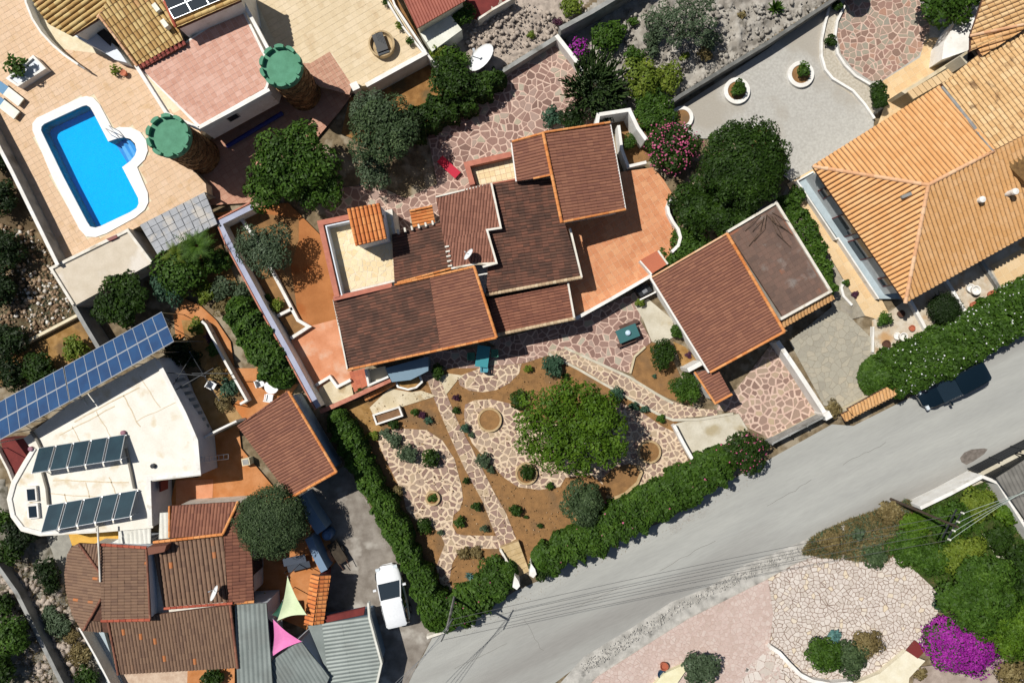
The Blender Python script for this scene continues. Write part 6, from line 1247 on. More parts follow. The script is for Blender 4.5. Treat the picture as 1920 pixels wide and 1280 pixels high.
gb_ = [(655, 805), (690, 760), (800, 720), (1000, 670), (1250, 780), (1300, 868), (1010, 1050), (940, 1100), (830, 1130), (700, 950)]
rocks("soil_pebbles", gb_, 2600, .015, .06, ramp_mat("pebble", [(0, "7a5c3c"), (.6, "a4835a"), (1, "c8b090")], rough=1), 41, z=.13)
grass("dry_weeds", gb_, 2600, .07, L_dry, 42, z=.12)
rocks("road_gravel", [(1085, 1246), (1190, 1180), (1265, 1133), (1400, 1065), (1490, 1028), (1560, 1000), (1572, 1012), (1490, 1048), (1400, 1085), (1270, 1150), (1190, 1205), (1100, 1262)], 1300, .015, .08, ramp_mat("shoulder_stone", [(0, "a09c96"), (.5, "bcb8b0"), (1, "d8d4cc")], rough=1), 43, z=.1, flat=.35)
rocks("road_gravel", [(830, 1195), (1010, 1100), (1120, 1040), (1260, 985), (1440, 872), (1450, 880), (1262, 1000), (1120, 1058), (1015, 1118), (850, 1205)], 700, .01, .035, ramp_mat("kerb_grit", [(0, "8a7a66"), (1, "b8ae9e")], rough=1), 44, z=.02, flat=.4)
grass("leaf_litter", [(1250, 985), (1290, 965), (1335, 945), (1340, 958), (1300, 975), (1262, 1000)], 420, .05, ramp_mat("fallen_leaf", [(0, "7a5a42"), (.6, "9a7a58"), (1, "b09070")]), 45, z=.02)
grass("bank_weeds", [(0, 1010), (120, 1090), (170, 1230), (200, 1290), (60, 1290), (0, 1130)], 5000, .14, L_dry, 46, z=.2); grass("bank_weeds", [(0, 420), (70, 440), (150, 590), (60, 650), (0, 660)], 3500, .13, L_grey, 47, z=.1)
rocks("bank_stones", [(0, 1020), (120, 1100), (190, 1290), (60, 1290), (0, 1160)], 700, .06, .35, rockp, 48, z=.15, flat=.5)

grass("edge_weeds", [(640, 868), (700, 940), (770, 1070), (800, 1150), (815, 1190), (806, 1192), (755, 1085), (690, 955), (636, 880)], 500, .08, L_mid, 60, z=.05)
grass("edge_weeds", [(1440, 1085), (1452, 1090), (1458, 1160), (1450, 1215), (1440, 1215), (1446, 1150)], 120, .05, L_dry, 61, z=.2)
grass("edge_weeds", [(1640, 640), (1646, 640), (1646, 750), (1560, 775), (1556, 768), (1636, 738)], 300, .09, L_dry, 62, z=.1)
grass("fallen_leaves", [(1480, 350), (1622, 592), (1590, 600), (1560, 575), (1470, 400)], 500, .05, bpy.data.materials["fallen_leaf"], 63, z=.12)
grass("fallen_leaves", [(1130, 330), (1225, 320), (1262, 370), (1270, 440), (1240, 490), (1180, 400)], 160, .05, bpy.data.materials["fallen_leaf"], 64, z=ET + .02)
grass("fallen_leaves", [(640, 352), (760, 372), (830, 350), (800, 250), (900, 210), (930, 250), (850, 390), (745, 440), (612, 405)], 700, .05, bpy.data.materials["fallen_leaf"], 65, z=.1)

# cracks and repair patches on the road, stained joints on the white roof
ck = M("crack_filler", "8c8a84", "7c7a75", 5); rk = random.Random(9)
for (x, y, ln, a_) in ((1120, 1120, 90, -24), (1290, 1040, 120, -28), (1480, 925, 100, -30), (1000, 1190, 70, 60), (1620, 850, 90, -26), (900, 1230, 110, -26), ):
    P_ = []; 
    for k in range(9): t_ = k / 8 - .5; P_.append((x + math.cos(R(a_)) * ln * t_ + rk.uniform(-2, 2), y + math.sin(R(a_)) * ln * t_ + rk.uniform(-2, 2)))
    wall("road_crack", P_, .025, .026, .015, ck, kind='structure')
rj = M("rusty_joint", "e6d6ba", "d8c4a2", 3)
for a_, b_ in (((140, 790), (262, 725)), ((180, 772), (215, 830)), ((112, 815), (215, 762)), ((100, 900), (240, 905)), ((120, 925), (135, 985)), ((160, 905), (172, 950)), ((205, 895), (222, 935)), ((230, 740), (262, 800)), ((262, 705), (300, 765)), ((255, 790), (330, 752)), ((90, 925), (235, 935)), ((135, 800), (160, 845))):
    P_ = [(a_[0] + (b_[0] - a_[0]) * k / 6 + rk.uniform(-1.2, 1.2), a_[1] + (b_[1] - a_[1]) * k / 6 + rk.uniform(-1.2, 1.2)) for k in range(7)]
    wall("stained_joint", P_, rk.uniform(.04, .08), SZ + .012, SZ - .03, rj, so)
# ================================================================ TREES, SHRUBS, HEDGES
T = dict(cat='tree', name='broadleaf_tree')
plant('t', 555, 300, 82, 4.2, L_mid, "bright green spreading tree beside the red tiled lane", trunk=.16, leaf=.15, lobes=26, lr=.34, cover=5.5, ry=80, **T)
plant('t', 600, 350, 55, 3.0, L_mid, "lower green tree leaning over the shaded paving", trunk=.1, leaf=.14, lobes=16, lr=.36, cover=5, **T)
plant('t', 505, 350, 48, 2.8, L_mid, "green tree touching the coral wall corner", trunk=.1, leaf=.14, lobes=16, lr=.36, cover=5, **T)
plant('t', 726, 252, 70, 4.5, L_olive, "grey green tree between dry plot and stone terrace", trunk=.15, leaf=.11, lobes=26, lr=.33, cover=5, **T)
plant('t', 692, 210, 40, 3.2, L_grey, "small grey green tree nearest the white post", trunk=.1, leaf=.1, lobes=14, lr=.38, cover=4, **T)
plant('t', 700, 320, 42, 2.4, L_grey, "pale grey bushy tree above the stair tower", trunk=.08, leaf=.1, lobes=12, lr=.4, cover=3.6, **T)
plant('t', 500, 468, 56, 3.4, L_grey, "olive tree growing in the white stepped planter", trunk=.12, leaf=.09, lobes=18, lr=.38, cover=4.2, cat='olive tree', name='olive_tree')
plant('t', 1392, 310, 88, 4.3, L_dark, "big dark green dense tree on the gravel courtyard", trunk=.2, leaf=.11, lobes=60, lr=.22, cover=7, rough=.14, **T)
plant('t', 1310, 385, 62, 3.0, L_dark, "dark green tree pressing on the curved terrace wall", trunk=.14, leaf=.13, lobes=20, lr=.34, cover=6, **T)
plant('t', 1370, 400, 58, 3.0, L_dark, "dark green tree leaning on the garage roof corner", trunk=.14, leaf=.13, lobes=20, lr=.34, cover=6, **T)
plant('s', 1290, 455, 42, 1.7, L_mid, "low green shrub between orange terrace and garage", cover=5, leaf=.12)
plant('s', 1252, 480, 24, 1.2, L_mid, "small green shrub behind the terracotta platform", cover=5, leaf=.12)
plant('s', 1258, 278, 56, 2.8, L_dark, "dark shrub covered in pink blossoms beside the courtyard", leaf=.11, lobes=22, lr=.34, cover=6, flowers=B_pink, fcount=420, ry=52)
plant('s', 1226, 222, 42, 2.4, L_mid, "light green shrub above the pink blossoming shrub", leaf=.1, lobes=18, lr=.36, cover=6)
plant('s', 1180, 268, 15, 1.3, L_mid, "round green shrub inside the white planter wall", cover=6, leaf=.08, lobes=8, lr=.5)
# main garden tree
plant('t', 1072, 800, 118, 5.2, L_bright, "largest bright green tree in the middle of the garden", trunk=.24, leaf=.12, lobes=75, lr=.18, cover=4.2, ry=96, ang=0, rough=.4, **T)
plant('t', 1092, 942, 46, 2.8, L_olive, "round grey green tree at the street hedge", trunk=.12, leaf=.1, lobes=20, lr=.36, cover=6, cat='olive tree', name='olive_tree')
plant('t', 515, 974, 70, 4.6, L_olive, "round clipped grey green ball tree beside the bungalow", trunk=.2, leaf=.065, lobes=110, lr=.2, cover=7, rough=.08, cat='ball tree', name='ball_tree')
plant('t', 238, 560, 54, 2.8, L_dark, "dark green conifer above the solar panels", trunk=.16, leaf=.13, lobes=26, lr=.32, cover=6, **T)
plant('t', 205, 580, 32, 2.2, L_dark, "smaller dark conifer beside the grey wall", trunk=.1, leaf=.12, lobes=14, lr=.38, cover=5, **T)
plant('s', 345, 505, 52, 2.4, L_mid, "green bush below the grey slatted shelter", leaf=.14, lobes=18, cover=4.5)
plant('s', 320, 540, 34, 2.0, L_blue, "blue green bush beside the dark conifer", leaf=.12, lobes=12, cover=4.2)
palm(370, 462, 42, 2.3, L_mid, "green fan palm next to the slatted shelter"); palm(330, 478, 30, 1.8, L_yel, "yellowish small palm below the slatted shelter")
plant('s', 410, 490, 30, 1.7, L_mid, "bright bush against the coral capped wall", leaf=.13, lobes=10, cover=4.5)
plant('s', 385, 548, 26, 1.2, L_yel, "yellow green bush above the orange path", leaf=.12, lobes=9, cover=3)
plant('s', 415, 540, 26, 1.2, L_grey, "grey green bush beside the hedge top", leaf=.11, lobes=9, cover=3.2)
plant('s', 455, 545, 24, 1.1, L_grey, "pale bush at the upper end of the tall hedge", leaf=.11, lobes=9, cover=3)
plant('s', 418, 575, 20, .9, L_dry, "dry brownish bush on the bank beside the orange path", leaf=.1, lobes=8, cover=2.5)
hedge([(445, 580), (475, 622), (500, 668), (520, 700)], [56, 64, 66, 60], 1.9, L_mid, "thick green hedge between orange path and coral wall", cover=7, rag=.2)
plant('s', 528, 698, 34, 2.0, L_mid, "rounded green end bush above the bungalow roof", leaf=.13, lobes=12, cover=5.5)
plant('s', 372, 612, 18, 1.1, L_yel, "yellowish bush at the top of the planted bed", leaf=.09, lobes=8, cover=4); plant('s', 402, 655, 16, 1.0, L_mid, "green bush in the middle of the planted bed", leaf=.09, lobes=8, cover=4); plant('s', 396, 632, 13, .9, L_pur, "purple bush in the planted bed", leaf=.08, lobes=8, cover=4)
plant('s', 430, 725, 20, .9, L_blue, "silvery green bush at the low end of the planted bed", leaf=.09, lobes=8, cover=3.5); plant('s', 410, 700, 16, .8, L_dry, "brownish plant beside the white chair on the sandy court", leaf=.08, lobes=8, cover=3)
plant('s', 420, 755, 20, .8, L_dry, "dry grey plant hanging over the sandy court", leaf=.08, lobes=8, cover=2.4)
# dark growth in top middle
plant('t', 842, 150, 46, 2.8, L_dark, "dark green tree beside the large satellite dish", trunk=.1, leaf=.12, lobes=16, cover=5, **T)
plant('s', 852, 118, 32, 1.8, L_mid, "mid green bush left of the large satellite dish", leaf=.12, lobes=12, cover=4.5)
plant('s', 822, 102, 22, 1.6, L_yel, "yellow green bush below the white tarpaulin box", leaf=.11, lobes=9, cover=4)
hedge([(760, 240), (800, 218), (860, 188), (905, 160), (935, 145)], [52, 56, 54, 44, 30], 1.7, L_dark, "dark hedge along the upper left edge of the stone terrace", cover=6, rag=.25)
plant('s', 868, 32, 27, 1.8, L_mid, "glossy green bush at the shed with the red roof", leaf=.12, lobes=10, cover=6)
plant('s', 1070, 14, 24, 1.3, L_yel, "feathery yellow green bush against the grey wall", leaf=.11, lobes=9, cover=4.5); plant('s', 1045, 42, 10, .6, L_pur, "small purple plant at the wall corner", leaf=.08, lobes=6, cover=3.5)
plant('s', 996, 66, 10, .6, L_yel, "small olive tuft on the pink rock garden", leaf=.08, lobes=6, cover=3)
plant('t', 1285, 42, 66, 3.4, L_grey, "airy grey green tree standing in the rock garden", trunk=.12, leaf=.085, lobes=30, lr=.17, cover=1.7, ry=62, **T)
plant('s', 1225, 45, 30, 2.0, L_grey, "grey green shrub left of the airy tree", leaf=.09, lobes=12, lr=.3, cover=1.7); plant('s', 1330, 75, 26, 1.6, L_grey, "grey green shrub right of the airy tree", leaf=.09, lobes=12, lr=.3, cover=1.8); plant('s', 1222, 70, 20, 1.2, L_grey, "low grey shrub under the airy tree", leaf=.09, lobes=9, cover=2.6)
plant('s', 1186, 42, 12, .8, L_mid, "small green tuft near the black wall shadow", leaf=.08, lobes=6, cover=4)
plant('s', 1136, 72, 32, 1.6, L_mid, "fresh green bush above the candelabra cactus", leaf=.13, lobes=12, cover=4); plant('s', 1155, 62, 20, 1.3, L_mid, "small green bush beside the fresh green bush", leaf=.12, lobes=9, cover=4)
plant('s', 1085, 95, 22, 1.4, L_dark, "purple flowering bush at the white wall end", leaf=.09, lobes=9, cover=4, flowers=B_mag, fcount=260)
plant('s', 1186, 108, 22, 1.4, L_mid, "green bush in front of the grey rocks", leaf=.11, lobes=9, cover=4.5); plant('s', 1222, 96, 16, 1.0, L_grey, "grey green bush among the grey rocks", leaf=.1, lobes=8, cover=3.5)
plant('s', 1205, 150, 42, 2.2, L_yel, "yellow green bamboo like bush by the dark wall", leaf=.13, lobes=16, cover=4.5); plant('s', 1250, 150, 32, 1.8, L_yel, "yellow green bush at the end of the dark wall", leaf=.12, lobes=12, cover=4); plant('s', 1215, 190, 32, 1.8, L_mid, "green bush filling the corner above the light green shrub", leaf=.12, lobes=12, cover=5)
plant('s', 1320, 102, 18, 1.0, L_dry, "brownish grass tuft on the rocks near the white block", leaf=.12, lobes=7, cover=3); plant('s', 1283, 108, 10, .5, L_yel, "tiny yellow green tuft on the rocks", leaf=.08, lobes=5, cover=3)
plant('s', 1390, 30, 10, .6, L_dry, "brown tuft on the bright rocks", leaf=.08, lobes=6, cover=3)
spiky(1456, 14, 20, .9, L_mid, "spiky green agave at the top edge near the dark wall", n=34)
plant('s', 1035, 220, 22, 1.2, L_blue, "blue green tuft beside the north east wing", leaf=.11, lobes=9, cover=4)
plant('s', 1568, 14, 11, .9, L_dark, "dark bush highest in the curving kerb bed", leaf=.08, lobes=7, cover=6); plant('s', 1556, 80, 12, .9, L_dark, "dark round bush in the middle of the curving kerb bed", leaf=.08, lobes=7, cover=6)
plant('s', 1644, 172, 18, 1.5, L_dark, "dark clipped shrub at the lower end of the kerb bed", leaf=.08, lobes=10, cover=7); plant('s', 1646, 192, 18, 1.5, L_dark, "second dark clipped shrub beside the house path", leaf=.08, lobes=10, cover=7)
plant('t', 1772, -4, 66, 3.2, L_mid, "leafy green tree at the top edge beside the old tiles", trunk=.14, leaf=.15, lobes=22, lr=.34, cover=5.5, **T)
plant('s', 1384, 166, 17, .9, L_mid, "low grassy bush in the white ring by the dark wall", leaf=.09, lobes=8, cover=6, z0=.25); plant('s', 1504, 131, 16, .9, L_mid, "bush growing in the middle white ring", leaf=.09, lobes=8, cover=4, z0=.25)
hedge([(1478, 380), (1500, 415), (1525, 460), (1545, 510), (1556, 548)], [34, 38, 34, 26, 18], 1.6, L_mid, "narrow hedge squeezed behind the flat garage roof", cover=5, rag=.25)
plant('s', 1490, 365, 20, 1.4, L_mid, "green bush at the top end of the narrow hedge", leaf=.1, lobes=8, cover=5)
o = plant('s', 1767, 579, 30, 1.7, L_core, "smooth clipped dark ball shrub between white walls", leaf=.06, lobes=60, lr=.5, cover=8, rough=.06)
plant('s', 1656, 598, 17, 1.0, L_mid, "green branching bush beside the white kerb of the pot yard", leaf=.09, lobes=8, cover=3); plant('s', 1586, 530, 8, .6, L_mid, "tiny green bush inside the small curved kerb", leaf=.07, lobes=5, cover=5); plant('s', 1602, 552, 9, .4, L_pur, "small reddish plant inside the small curved kerb", leaf=.06, lobes=5, cover=3)
hedge([(1664, 708), (1720, 686), (1790, 652), (1860, 612), (1960, 552)], [80, 86, 88, 84, 84], 2.1, L_mid, "long green hedge dotted with white blossoms above the dark car", cover=7, flowers=B_white, fn=290, fleaf=.06, rag=.14)
plant('s', 1562, 765, 18, .9, L_dry, "dark purple green bush at the left end of the tile topped wall", leaf=.09, lobes=8, cover=4)
# street hedges round the garden
hedge([(630, 788), (654, 830), (684, 890), (720, 950), (756, 1020), (790, 1085), (818, 1150)], [40, 46, 44, 42, 40, 44, 54], 1.8, L_mid, "long green hedge between concrete drive and garden", cover=7, rag=.2)
hedge([(818, 1160), (870, 1140), (915, 1112), (948, 1078)], [62, 62, 58, 46], 1.6, L_mid, "corner hedge with a few pink blossoms beside the street", cover=6.5, rag=.2, flowers=B_pink, fn=28)
hedge([(1022, 1052), (1080, 1022), (1160, 985), (1230, 945), (1300, 905)], [50, 62, 66, 64, 66], 2.0, L_mid, "street hedge right of the garden steps with scattered blossoms", cover=6.5, rag=.28, flowers=B_pink, fn=28)
hedge([(1290, 908), (1330, 885), (1360, 868)], [66, 66, 60], 2.0, L_mid, "short street hedge section below the white ramp wall", cover=6.5, rag=.25, flowers=B_pink, fn=14)
plant('s', 1394, 846, 48, 2.2, L_dark, "large oleander with pink blossoms at the end of the street hedge", leaf=.12, lobes=24, lr=.33, cover=6, flowers=B_pink, fcount=90, ry=42)
plant('s', 930, 1070, 34, 1.5, L_mid, "yellow green bush left of the garden steps", leaf=.12, lobes=12, cover=5)
plant('s', 1018, 1062, 26, 1.7, L_dark, "dark bush right of the white gate post", leaf=.11, lobes=10, cover=6)
# shrubs in the garden beds: x, y, r, h, material, label
for (x, y, r, h, m, l_) in (
    (1036, 686, 25, 1.1, L_blue, "bluish green bush at the start of the walkway"), (1240, 664, 30, 1.8, L_dark, "dark green bush between pale patio and garage"), (1284, 727, 34, 1.7, L_mid, "green bush leaning on the small brown roof"),
    (1268, 622, 15, 1.0, L_mid, "narrow bush along the white garage gutter"), (1200, 566, 11, .7, L_yel, "yellow green plant by the sink unit"), (822, 697, 16, .8, L_dark, "dark round bush in the shade of the front roof"),
    (972, 748, 20, 1.0, L_dark, "dark spiky bush left of the largest tree"), (990, 690, 9, .6, L_yel, "small olive bush beside the curved patio"), (738, 796, 12, .7, L_dark, "small dark bush beside the white planter frame"),
    (778, 772, 9, .6, L_mid, "small green plant on the soil near the path"), (792, 777, 9, .5, L_pur, "small dark plant right of the small green plant"), (803, 787, 9, .5, L_blue, "small grey plant closest to the stone path"),
    (765, 850, 21, .9, L_grey, "grey green cushion bush on the pale paving"), (808, 858, 20, 1.1, L_dark, "dark round bush beside the grey green cushion"), (740, 825, 16, .7, L_grey, "low grey bush at the edge of the pale paving"), 
    (811, 932, 10, .5, L_mid, "small green plant in the small ring bed"), (988, 884, 17, .9, L_dark, "dark green ball shrub in the stone ring"), (872, 802, 11, .7, L_blue, "blue green plant left of the pale paving"), (884, 815, 7, .4, L_grey, "tiny grey plant beside the blue green plant"),
    (855, 745, 8, .5, L_pur, "dark red rosette plant on the orange soil"), (856, 768, 9, .4, L_dark, "dark cushion plant under the dark red rosette"), (905, 862, 17, .8, L_grey, "grey green bush strip beside the long stone path"), (920, 880, 9, .5, L_grey, "small grey bush below the grey green strip"),
    (874, 900, 8, .5, L_dark, "small dark plant left of the long stone path"), (893, 948, 12, .7, L_dark, "dark plant beside the lower stone path"), (862, 978, 13, .6, L_mid, "bright green cushion plant near the path fork"), (908, 990, 9, .6, L_grey, "grey plant close to the path fork"),
    (796, 985, 18, .7, L_dark, "dark low bush below the round paving"), (826, 998, 7, .4, L_grey, "small plant at the edge of the thin path"), (968, 956, 13, .8, L_dark, "dark bush on the orange soil right of the path"), (1012, 984, 6, .4, L_dark, "small dark plant near the street hedge"), (986, 968, 5, .3, L_dark, "tiny dark plant on the orange soil"),
    (870, 1036, 14, .6, L_dry, "brownish bush under the thin stone path"), (893, 1035, 14, .5, L_dry, "dry brown bush beside the brownish bush"), (1155, 740, 16, .9, L_blue, "grey green bush below the walkway"), (1188, 760, 11, .7, L_blue, "silvery bush right of the largest tree"), (1208, 766, 9, .6, L_blue, "small silvery bush beside the walkway"),
    (1238, 785, 10, .5, L_mid, "small green bush by the ramp corner"), (1226, 705, 5, .3, L_blue, "tiny succulent on the side bed"), (1218, 846, 6, .3, L_blue, "tiny succulent in the round orange bed"), (1030, 910, 9, .5, L_mid, "small green bush under the largest tree"), (745, 918, 12, .7, L_dry, "brownish ball plant in the hedge shade"), (700, 815, 12, .5, L_yel, "yellowish groundcover by the hedge shade"), (722, 812, 12, .5, L_grey, "pale grey groundcover by the hedge shade"), (1060, 705, 8, .4, L_dark, "small dark plant above the largest tree"), (1290, 665, 7, .3, L_pur, "small dark plant on the pale yard strip"),
    (500, 560, 12, .7, L_mid, "small plant inside the west planter"), (520, 572, 14, .9, L_yel, "yellow green plant at the planter end"), (675, 730, 4, .35, L_dark, "little potted plant on the red tiled strip")):
    plant('s', x, y, r, h, m, l_, leaf=.1 if r > 12 else .075, lobes=12 if r > 12 else 6, lr=.4, cover=4.6, rough=.4)
spiky(880, 1080, 11, .5, L_agave, "blue green agave on the orange soil of the loop bed"); spiky(892, 1080, 8, .4, L_mid, "dark green rosette beside the blue green agave"); spiky(545, 622, 6, .3, L_dark, "tiny dark rosette in the sandy planter", name="agave")
plant('s', 684, 820, 5, .5, B_yel, "single yellow flowering plant at the hedge edge", leaf=.07, lobes=4, cover=5)
# candelabra cactus
def cactus(x, y, r, h, label, n=150):
    rng = np.random.default_rng(8); c = W(x, y, 0); t = bpy.data.objects.new("candelabra_cactus", None); t.location = c; C.objects.link(t); ORG[t.name] = c; tag(t, label, "cactus"); V = []; F = []
    def arm(p, q, r0, r1):
        d = (q - p).normalized(); u = d.cross(Vector((0.1, .2, 1))).normalized(); v = d.cross(u); b = len(V)
        for pt_, rr in ((p, r0), (q, r1)):
            for k in range(4): a = k * math.pi / 2; V.append(pt_ + u * math.cos(a) * rr + v * math.sin(a) * rr)
        for k in range(4): F.append([b + k, b + (k + 1) % 4, b + 4 + (k + 1) % 4, b + 4 + k])
        F.append([b + 4, b + 5, b + 6, b + 7])
    Rm = r / 26.4
    for i in range(n):
        a = rng.uniform(0, 6.28); rr = Rm * math.sqrt(rng.uniform(0.02, 1)); e = c + Vector((math.cos(a) * rr, math.sin(a) * rr, h * rng.uniform(.45, 1) * (1 - .25 * rr / Rm))); m_ = c + Vector((math.cos(a) * rr * .55, math.sin(a) * rr * .55, h * .3)); arm(c + (m_ - c) * .3, m_, .07, .06); arm(m_, e, .07, .06)
        for k in range(3): b2 = m_ + (e - m_) * rng.uniform(.2, .8); arm(b2, b2 + Vector((math.cos(a) * .3 + rng.normal() * .2, math.sin(a) * .3 + rng.normal() * .2, .45 + .3 * rng.random())), .055, .045)
    tube("trunk", [c, c + Vector((0, 0, h * .4))], .16, barkm, t); mesh("arms", V, F, leafmat("cactus_skin", "2c4020", "3e5428", "56683a"), t)
cactus(1112, 172, 62, 2.8, "dark candelabra cactus with many upright arms by the stone terrace")
plant('s', 1130, 195, 48, 1.8, L_core, "dark undergrowth below the candelabra cactus", leaf=.1, lobes=18, cover=4); plant('s', 1075, 225, 30, 1.5, L_core, "dark bush against the north east roof edge", leaf=.1, lobes=12, cover=4.5)
# left slope
plant('s', 335, 655, 30, 1.2, L_core, 'added dark low shrub standing in for shade by the right solar array', leaf=.11, lobes=12, cover=4); plant('s', 362, 672, 20, 1.0, L_core, 'added dark shrub standing in for shade between steel frame and planted bed', leaf=.11, lobes=9, cover=3.5)  # near-black shrubs added to darken the court where shade falls
for (x, y, r, h, m, l_) in ((20, 640, 40, 2.0, L_core, "dark bush at the left edge above the blue panels"), (80, 690, 36, 1.8, L_dark, "dark hedge like bush touching the blue panels"), (145, 652, 26, 1.6, L_yel, "light green feathery bush above the blue panels"), (25, 700, 34, 1.8, L_core, "very dark bush left of the dark hedge bush"),
    (8, 370, 40, 2.2, L_core, "dark bush on the shaded slope by the deck wall"), (0, 300, 34, 2.0, L_core, "dark bush at the left edge near the loungers"), (14, 470, 44, 2.2, L_core, "dark tree like bush over the white rubble"), (6, 540, 40, 2.0, L_core, "dark bush at the left edge of the rubble"),
    (45, 1000, 34, 1.8, L_core, "dark bush tucked under the rounded white roof"), (25, 1030, 28, 1.6, L_dark, "dark bush lowest under the rounded white roof"), (92, 1068, 26, 1.6, L_core, "dark bush beside the grey side path"), (100, 1095, 18, 1.2, L_core, "smaller dark bush under the side path bush"), (4, 975, 26, 1.4, L_mid, "green bush at the left edge by the white roof"),
    (28, 1185, 46, 2.4, L_mid, "large green bush left of the long grey wall"), (2, 1245, 40, 2.0, L_dark, "dark bush in the lower left corner"), (8, 1130, 26, 1.3, L_dark, "dark bush above the large green bush"), (165, 1268, 26, 1.2, L_dark, "dark bush by the slim white yard wall"), (150, 1225, 24, .8, L_dry, "dry brown bush on the rocky bank"), (112, 1170, 26, .8, L_grey, "grey green scrub on the rocky bank"), (95, 1150, 18, .7, L_grey, "low grey scrub on the rocky bank"), (135, 1190, 16, .6, L_dry, "small dry tuft near the tiled house"), (400, 1268, 24, 1.1, L_dark, "dark bush at the bottom edge below the brown roof"), (500, 1118, 10, 1.0, L_yel, "yellow plant beside the cream sail"),
    (700, 1150, 3, .3, L_dark, "tiny weed at the white car"), (60, 940, 3, .2, L_dark, "")):
    if l_: plant('s', x, y, r, h, m, l_, leaf=.12 if r > 18 else .09, lobes=16, lr=.38, cover=5)
# lower right vegetation
area("green_bank", [(1690, 1045), (1640, 1010), (1700, 960), (1840, 905), (1920, 990), (1930, 1250), (1860, 1230), (1780, 1130)], M("leafy_ground", "4c5628", "38421c", 5, bump=1, c3="6a5c3a", s3=.9, m3=.56))
DG = [(1500, 1035), (1520, 1005), (1580, 975), (1640, 955), (1700, 935), (1712, 955), (1690, 1010), (1660, 1050), (1600, 1048), (1540, 1042)]
grass("dry_grass", DG, 15000, .3, L_dry, 50, z=.05); grass("dry_grass", DG, 3500, .34, L_grey, 51, z=.05)
grass("ground_cover", [(1660, 1000), (1720, 950), (1850, 900), (1920, 990), (1925, 1120), (1800, 1120), (1700, 1060)], 12000, .26, L_mid, 52, z=.1)
LR = [(1560, 1012, 24, .8, L_dry, "dry brown shrub nearest the road shoulder"), (1668, 960, 26, 1.0, L_dry, "dry shrub nearest the white street wall"), (1608, 1000, 14, .7, L_grey, "pale agave like bush in the dry grass"),
    (1640, 1040, 26, 1.2, L_olive, "dark olive bush hanging over the stone forecourt"), (1700, 1025, 42, 1.6, L_mid, "mid green bush in the middle under the wires"), (1715, 985, 34, 1.5, L_bright, "bright green bush below the white wall"), (1775, 975, 44, 1.8, L_mid, "green bush directly at the power pole"), (1830, 945, 38, 1.6, L_yel, "yellow green bush between the white walls"), (1885, 960, 26, 1.2, L_bright, "bright bush at the corner of the white wall"), (1870, 1010, 30, 1.5, L_dark, "dark bush behind the power pole"), (1800, 1040, 50, 1.9, L_yel, "yellow green shrub above the big green tree"), (1745, 1045, 36, 1.6, L_mid, "green shrub left of the yellow green shrub"), (1905, 1040, 26, 1.4, L_dark, "dark bush at the right edge"),
    (1545, 1225, 38, 1.4, L_mid, "green bush in the island bed of the forecourt"), (1590, 1230, 40, 1.2, L_olive, "dark olive bush in the island bed"), (1625, 1205, 32, 1.0, L_dry, "brownish bush at the right of the island bed"), (1563, 1190, 13, .9, L_agave, "small blue green succulent above the island bed"), (1312, 1250, 38, 1.5, L_grey, "grey green bush right of the cream bench"), (1765, 1130, 18, .8, L_blue, "blue green agave like bush above the bougainvillea"), (1895, 1262, 34, 1.3, L_dry, "brown and orange shrub in the bottom right corner"), (1725, 1262, 14, .5, L_dry, "small dry plant beside the cream terrace")]
for (x, y, r, h, m, l_) in LR: plant('s', x, y, r, h, m, l_, leaf=.11, lobes=18, lr=.36, cover=5 if m is not L_dry else 3.6)
plant('t', 1835, 1110, 82, 3.2, L_mid, "big green tree mass right of the stone forecourt", trunk=.2, leaf=.13, lobes=34, lr=.3, cover=6, **T); plant('t', 1895, 1160, 76, 3.0, L_bright, "dense bright green tree at the right edge", trunk=.18, leaf=.1, lobes=30, lr=.3, cover=6, **T); plant('t', 1900, 1090, 52, 2.6, L_dark, "dark green tree at the right edge above the bright one", trunk=.14, leaf=.12, lobes=20, cover=6, **T)
plant('s', 1797, 1205, 76, 2.2, L_mid, "large magenta bougainvillea at the bottom right", leaf=.1, lobes=34, lr=.27, cover=4, flowers=B_mag, fcount=5200, fleaf=.075, ry=58, ang=12)
area("sandy_clearing", [(1840, 1000), (1880, 995), (1940, 1070), (1940, 1120), (1880, 1060)], lightslab); area("pink_ground", [(1720, 1250), (1880, 1230), (1960, 1300), (1700, 1320)], M("pinkish_grey_ground", "b8a89c", "9e8e82", 2, bump=.5))

